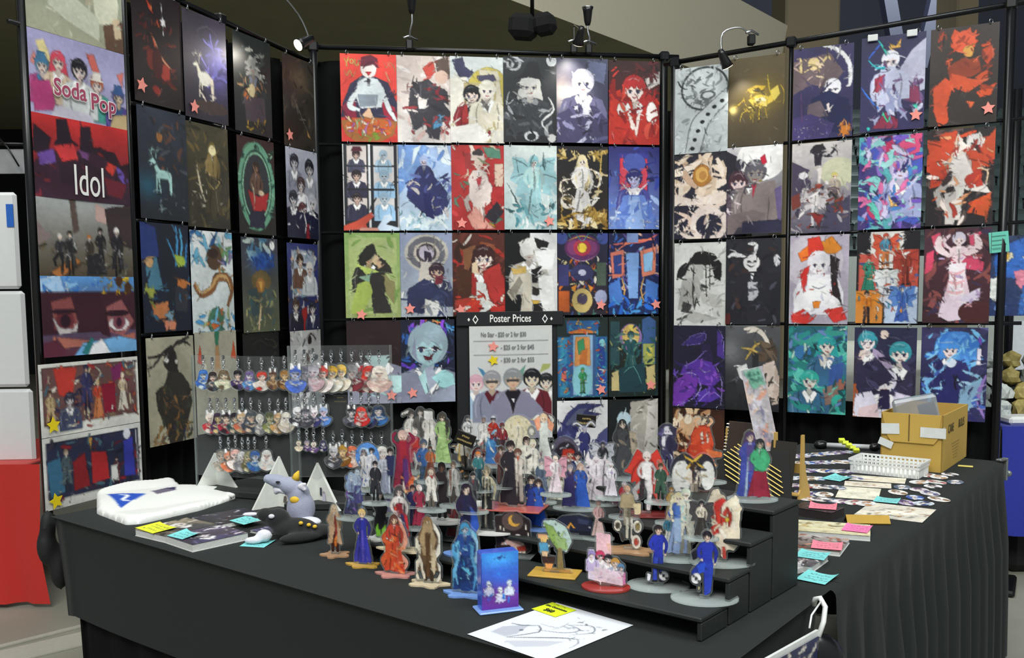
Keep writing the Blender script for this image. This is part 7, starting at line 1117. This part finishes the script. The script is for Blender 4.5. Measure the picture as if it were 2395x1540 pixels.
gb = thing('bookmark_board', 'slanted black board of gilded bookmarks on the top step', 'display board', deep(1775, 1166, 2.36), -.15)
Rt = Matrix.Rotation(-.55, 3, 'X')
MB().box(Rt @ Vector((-.015, .004, .06)), (.19, .006, .135), 0, Rt, .002).build('backing', mat('black_velvet', '131312', .9), gb)
gilt = mat('gilt', '94803e', .35, metal=.6)
for k in range(9):
    q = Rt @ Matrix.Rotation(.62, 3, 'Y'); c_ = Rt @ Vector((-.028 + k * .004, -.003, .022 + k * .0105)); MB().box(c_, (.175 - .012 * abs(k - 4), .002, .0024), 0, q).build('gilded_bar', gilt, gb)
# odds and ends
o = thing('support_pole', 'grey pole with black knobs lying at the back of the right table', 'pole', at(1920, 1050, TZ) + Vector((0, 0, .016)), 0); e_ = at(2045, 1056, TZ) - at(1920, 1050, TZ)
MB().tube([Vector(), e_], .010).build('shaft', mat('grey_tube', 'b8bcbe', .35), o, True); MB().ball((0, 0, 0), (.03, .022, .018)).build('knob', lampb, o, True); MB().ball(e_, (.022, .018, .016)).build('knob', lampb, o, True)
b = MB(); c0, c1 = at(1968, 1060, TZ) + Vector((0, 0, .05)), at(2002, 1072, TZ) + Vector((0, 0, .03))
for k in range(5): b.box(c0.lerp(c1, k / 4), (.022, .016, .012), .4 * k, Matrix.Rotation(.5 * (-1) ** k, 3, 'X'))
b.build('paper_ribbon', mat('lime_paper', 'd0dc3a', .6), None, label='lime yellow folded paper ribbon draped over the basket corner', cat='ribbon')
cl_ = thing('table_clamp', 'silver clamp gripping the far right table corner', 'clamp', at(2344, 1080, TZ) + Vector((.004, 0, 0)), .6); cm = mat('clamp_metal', '8a9090', .4, metal=.6)
MB().box((-.01, 0, .008), (.05, .02, .008), bev=.002).build('jaw', cm, cl_); MB().box((.014, 0, -.03), (.010, .02, .085), bev=.002).build('frame', cm, cl_); MB().tube([(.014, 0, -.05), (.035, 0, -.05)], .008).build('screw', cm, cl_, True); MB().ball((.04, 0, -.05), .012).build('screw_knob', cm, cl_, True)
put('yellow_tag', MB().box((0, 0, .003), (.05, .02, .004), 0, None, .0015).mesh('yellow_tag', mat('yellow_tag', 'e0d070', .6)), None, at(2258, 1093, TZ), 'small pale yellow tag on the cloth by the box', 'tag', rot=(0, 0, -.5))
o = thing('black_clip', 'small black clip with a bright glint behind the riser', 'lamp', deep(1748, 1222, 2.3), 0); MB().box((0, 0, 0), (.07, .03, .028), 0, Ry(-.3), .006).build('body', lampb, o); MB().ball((.012, -.016, .012), (.010, .006, .008)).build('glint', steel, o, True)  # the small steel ball stands in for a highlight on the clip
# hanger with a framed print, and the bags at the corners
hg = thing('print_hanger', 'white hook carrying a white-framed print at the table corner', 'hanger', deep(1915, 1402, 1.93), 0); H0 = deep(1915, 1402, 1.93)
hp = [deep(1903, 1415, 1.95), deep(1907, 1402, 1.94), deep(1918, 1399, 1.93), deep(1930, 1420, 1.92), deep(1926, 1455, 1.91), deep(1914, 1490, 1.90)]
MB().tube([q - H0 for q in hp], .0055).build('hook', wpl, hg, True); MB().tube([deep(1920, 1408, 1.92) - H0, deep(1898, 1440, 1.86) - H0, deep(1893, 1470, 1.84) - H0], .002).build('cord', wpl, hg, True)
tl, tr = deep(1782, 1548, 1.66), deep(1914, 1474, 1.90); dv2 = tr - tl; hy = math.atan2(dv2.y, dv2.x); hl = math.hypot(dv2.x, dv2.y)
a = Art(100, 100).run('B 2c3058 24284c;N 4 30 20 8a3a48,d8d0c8,4a4a78,e8e0d8,6a2c38 0 0 100 100;U 60 50 16 c8c0b4 e8d8d0 8a3040', 2); a.noise(2, .05, .01)
sh = Matrix.Rotation(-math.atan2(dv2.z, hl), 4, 'Y')
fm = Matrix.Translation(tl - H0) @ Matrix.Rotation(hy, 4, 'Z') @ sh
put('printed_picture', sheet_mesh('printed_picture', dv2.length - .02, .2, a.down(), 0, PRINT), hg, M=fm @ Matrix.Translation((.01, -.004, -.01)))
put('white_frame', MB().box((dv2.length / 2, .002, -.11), (dv2.length, .006, .22)).mesh('white_frame', wpl), hg, M=fm)
blg = mat('black_gloss_bag', '101114', .3)
soft('carrier_bag', [(Vector((0, 0, 0)), (.05, .05, .09)), ((.01, .02, -.12), (.06, .05, .12)), ((-.02, -.01, .05), (.03, .03, .05))], blg, None, .012); bag = COL.objects['carrier_bag']; bag.location = deep(1925, 1580, 1.93); bag['label'] = 'black glossy bag hanging below the hook at the table corner'; bag['category'] = 'bag'
soft('corner_bag', [((0, 0, 0), (.022, .03, .05)), ((-.006, 0, -.06), (.028, .035, .06)), ((.02, .02, -.13), (.03, .035, .07))], mat('black_nylon', '101113', .75), None, .01); bag = COL.objects['corner_bag']; bag.location = deep(112, 1232, 2.83); bag['label'] = 'black pouch strapped to the near left table corner'; bag['category'] = 'bag'

# ------------------------------------------------------------------ neighbours on the left
wb_ = mat('white_board_plastic', 'dfe3e4', .45, var=.04); DL = 4.35
pn = thing('display_wall', 'white plastic panels stacked on the red-covered table', 'panel', deep(86, 1082, DL), .05); pz = pn.location.z; xr = 0
for k, (ya, yb2) in enumerate(((450, 676), (681, 905), (910, 1080))):
    z1, z0 = deep(60, ya, DL).z - pz, deep(60, yb2, DL).z - pz
    MB().box((-.61 - .012 * (2 - k), 0, (z0 + z1) / 2), (1.22, .03, z1 - z0), bev=.014).build('panel', wb_, pn)
MB().box((-.05, -.018, deep(66, 505, DL).z - pz), (.03, .003, .10)).build('blue_tape', mat('blue_tape', '1a62c0', .5), pn)
rt = thing('red_table', 'table under a red cloth at the neighbouring booth', 'table', (deep(134, 1430, DL - .1).x, DL - .1, 0), .02); redc = mat('red_cloth', 'c4281f', .8, bump=.2, scale=150, sheen=.2); b = MB(); zt_ = deep(60, 1084, DL - .1).z
for i in range(41):
    x = -1.6 + 1.6 * i / 40; y = .014 * math.sin(i * .9) + .008 * math.sin(i * 2.1)
    xs = x if x < -.12 else x + .0
    b.v += [(xs - .03 * (i / 40), -.03, zt_), (xs - .03 * (i / 40), -.035 + y * .4, zt_ * .8), (xs - .04 * (i / 40), -.04 + y, zt_ * .4), (xs, -.05 + y * 1.4, .02)]
for i in range(40):
    for j in range(3): q = i * 4 + j; b.f.append((q, q + 4, q + 5, q + 1))
b.build('tablecloth', redc, rt, True); MB().box((-.86, .36, zt_ - .01), (1.55, .78, .02), bev=.005).build('tabletop', redc, rt)
gs = thing('lamp_sheet', 'grey poster hung on a dark stand behind the white panels', 'poster', deep(-40, 350, 4.9), 0)
MB().box((.10, 0, -.06), (.23, .004, .12), bev=.001).build('grey_print', mat('grey_print', '8a8c8e', .6, var=.4, scale=9), gs); MB().tube([(.0, -.02, .03), (.22, -.02, .02)], .008).build('rail', pipe, gs, True); MB().tube([(.10, -.03, .05), (.15, -.05, .0), (.2, -.05, -.09)], .004).build('lamp_arm', pipe, gs, True)
mt = mat('pale_mat', 'a8a69a', .8)
for (x0, y0), (x1, y1), w_, lab in (((5, 1512), (140, 1478), .03, 'thin pale strip taped across the floor on the left'), ((20, 1536), (150, 1505), .16, 'pale floor mat edge below the taped strip')):
    a, c = at(x0, y0, .004), at(x1, y1, .004); d = c - a
    put('floor_strip', MB().box((0, 0, 0), (d.length + .4, w_, .006)).mesh('floor_strip', mt), None, (a + c) / 2, lab, 'mat', rot=(0, 0, math.atan2(d.y, d.x)))
sp_ = thing('loudspeaker', 'black loudspeaker cluster hanging below the pale beam', 'loudspeaker', deep(1245, 62, 7.4), -.2)
MB().box((-.07, 0, 0), (.20, .2, .17), 0, Ry(.12), .04).build('cabinet', mat('speaker_black', '08080a', .9), sp_); MB().box((.09, 0, .01), (.17, .2, .14), 0, Ry(-.15), .04).build('cabinet', mat('speaker_black', '08080a', .9), sp_); MB().tube([(0, 0, .06), (0, 0, ZS - deep(1245, 62, 7.4).z)], .015).build('hanging_rod', pipe, sp_, True)
# ------------------------------------------------------------------ neighbours on the right
bt = thing('blue_table', 'table under a royal blue cloth at the booth on the right', 'table', (deep(2336, 1035, 4.5).x, 4.5, 0), -.05); blu = mat('royal_blue_cloth', '1c2c98', .75, bump=.2, scale=150, sheen=.2); b = MB(); zt_ = .74
for i in range(41):
    x = 1.5 * i / 40; y = .02 * math.sin(i * 1.1) + .01 * math.sin(i * 2.7)
    b.v += [(x, -.03, zt_), (x, -.04 + y * .5, zt_ * .8), (x, -.05 + y, zt_ * .5), (x, -.05 + y * 1.3, .22)]
for i in range(40):
    for j in range(3): q = i * 4 + j; b.f.append((q, q + 4, q + 5, q + 1))
b.build('tablecloth', blu, bt, True); MB().box((.76, .36, zt_ - .012), (1.5, .78, .024), bev=.005).build('tabletop', blu, bt)
put('equipment_case', MB().box((0, 0, .14), (.5, .4, .27), bev=.04).mesh('equipment_case', mat('case_black', '0b0c10', .7)), None, (bt.location.x + .36, 4.78, .0), 'black case stored under the blue table', 'case')
a = Art(108, 168).run('B 34405c 2c3c68;P 3a68b8 4 4 30 10 60 2 96 14 98 50 70 56 10 50;E 3a6cc0 50 34 44 16;E e8e0c0 26 26 12 7;E e0b040 26 26 6 4.5;E e8e0c0 72 24 12 7;E e0b040 72 24 6 4.5;P d8849a 40 44 76 42 74 60 58 68 44 60;P e8ece8 2 54 18 50 26 66 16 84 2 76;P 3a68b0 56 62 90 58 92 98 50 98;P 2c3c6c 4 84 40 84 40 98 4 98;E 7a9ad8 20 90 10 5;E 7a9ad8 70 80 12 5;E 6a90d8 72 92 12 5;P e0e4e0 88 52 98 50 98 66 88 64', 5); a.noise(5, .05, .006)
put('poster', sheet_mesh('poster', .26, .36, a.down(), .004, PRINT), None, deep(2318, 552, 4.4), 'blue poster of a wide-mouthed creature at the booth on the right', 'poster', rot=(0, 0, -.1))
nn = Art(40, 40).run('B 6cc8b4 6cc8b4;L 3a6a60 4 16 22 84 22;L 3a6a60 4 16 42 80 42;L 3a6a60 4 16 62 84 62;L 3a6a60 4 16 80 60 80', 1)
put('sticky_note', sheet_mesh('sticky_note', .085, .092, nn.down(), .004, MATTE), None, None, 'sea green note stuck over the blue creature poster', 'note', 'price notes on the tables', M=Matrix.Translation(deep(2312, 545, 4.385)) @ Matrix.Rotation(-.1, 4, 'Z') @ Matrix.Rotation(-.1, 4, 'Y'))
np_ = thing('booth_pole', 'black upright pole of the booth on the right', 'pole', (deep(2362, 700, 5.6).x, 5.6, 0)); MB().tube([(0, 0, 0), (0, 0, 2.5)], .024, 12).build('shaft', pipe, np_, True); MB().box((0, 0, .012), (.3, .3, .024), bev=.008).build('base_plate', pipe, np_)
pb = thing('notice_board', 'pale board behind the booth on the right', 'board', (deep(2300, 820, 6.2).x, 6.2, 0), -.05); MB().box((.6, 0, .62), (1.2, .03, 1.24)).build('panel', mat('pale_board', 'b4bcb4', .7, var=.1), pb)
for k in range(3): MB().box((.22 + .2 * k, -.018, 1.0), (.16, .002, .34)).build('grid_sheet', mat('white_sheet', 'd8dee4', .6), pb)
rk = [mat('rock_grey', '8a9290', .6, bump=.6, scale=60, var=.5), mat('rock_gold', 'a8985a', .6, bump=.6, scale=60, var=.5), mat('rock_white', 'c4ccc8', .5, bump=.6, scale=60, var=.4)]
rnames = ['grey', 'golden', 'white']; i = 0
for r in range(4):
    for c in range(4):
        bm_ = bmesh.new(); bmesh.ops.create_icosphere(bm_, subdivisions=2, radius=.05); g = random.Random(i)
        for v in bm_.verts: v.co *= g.uniform(.7, 1.15)
        me = bpy.data.meshes.new('ornament'); bm_.to_mesh(me); bm_.free(); me.materials.append(rk[(i * 5 + r) % 3])
        z = .74 + .05 + r * .075; put('ornament', me, None, (bt.location.x + .02 + c * .1 + (r % 2) * .03, 4.72 + r * .06, z), '%s crumpled ornament, %s along %s tier of the blue table stand' % (rnames[(i * 5 + r) % 3], ordn[c], ('the lowest', 'the second', 'the third', 'the topmost')[r]), 'ornament', 'ornaments on the blue table', rot=(0, 0, i)); i += 1
tr_ = thing('tier_stand', 'black tiered stand holding ornaments on the blue table', 'stand', (bt.location.x + .2, 4.72, .74))
for r in range(4): MB().box((0, r * .06, r * .0375), (.5, .07, max(.004, r * .075)), 0).build('tier', RB, tr_)
put('white_tray', MB().box((0, 0, .02), (.3, .12, .04), bev=.012).mesh('white_tray', wpl), None, (bt.location.x + .20, 4.56, .74), 'white tray at the front of the blue table', 'tray')
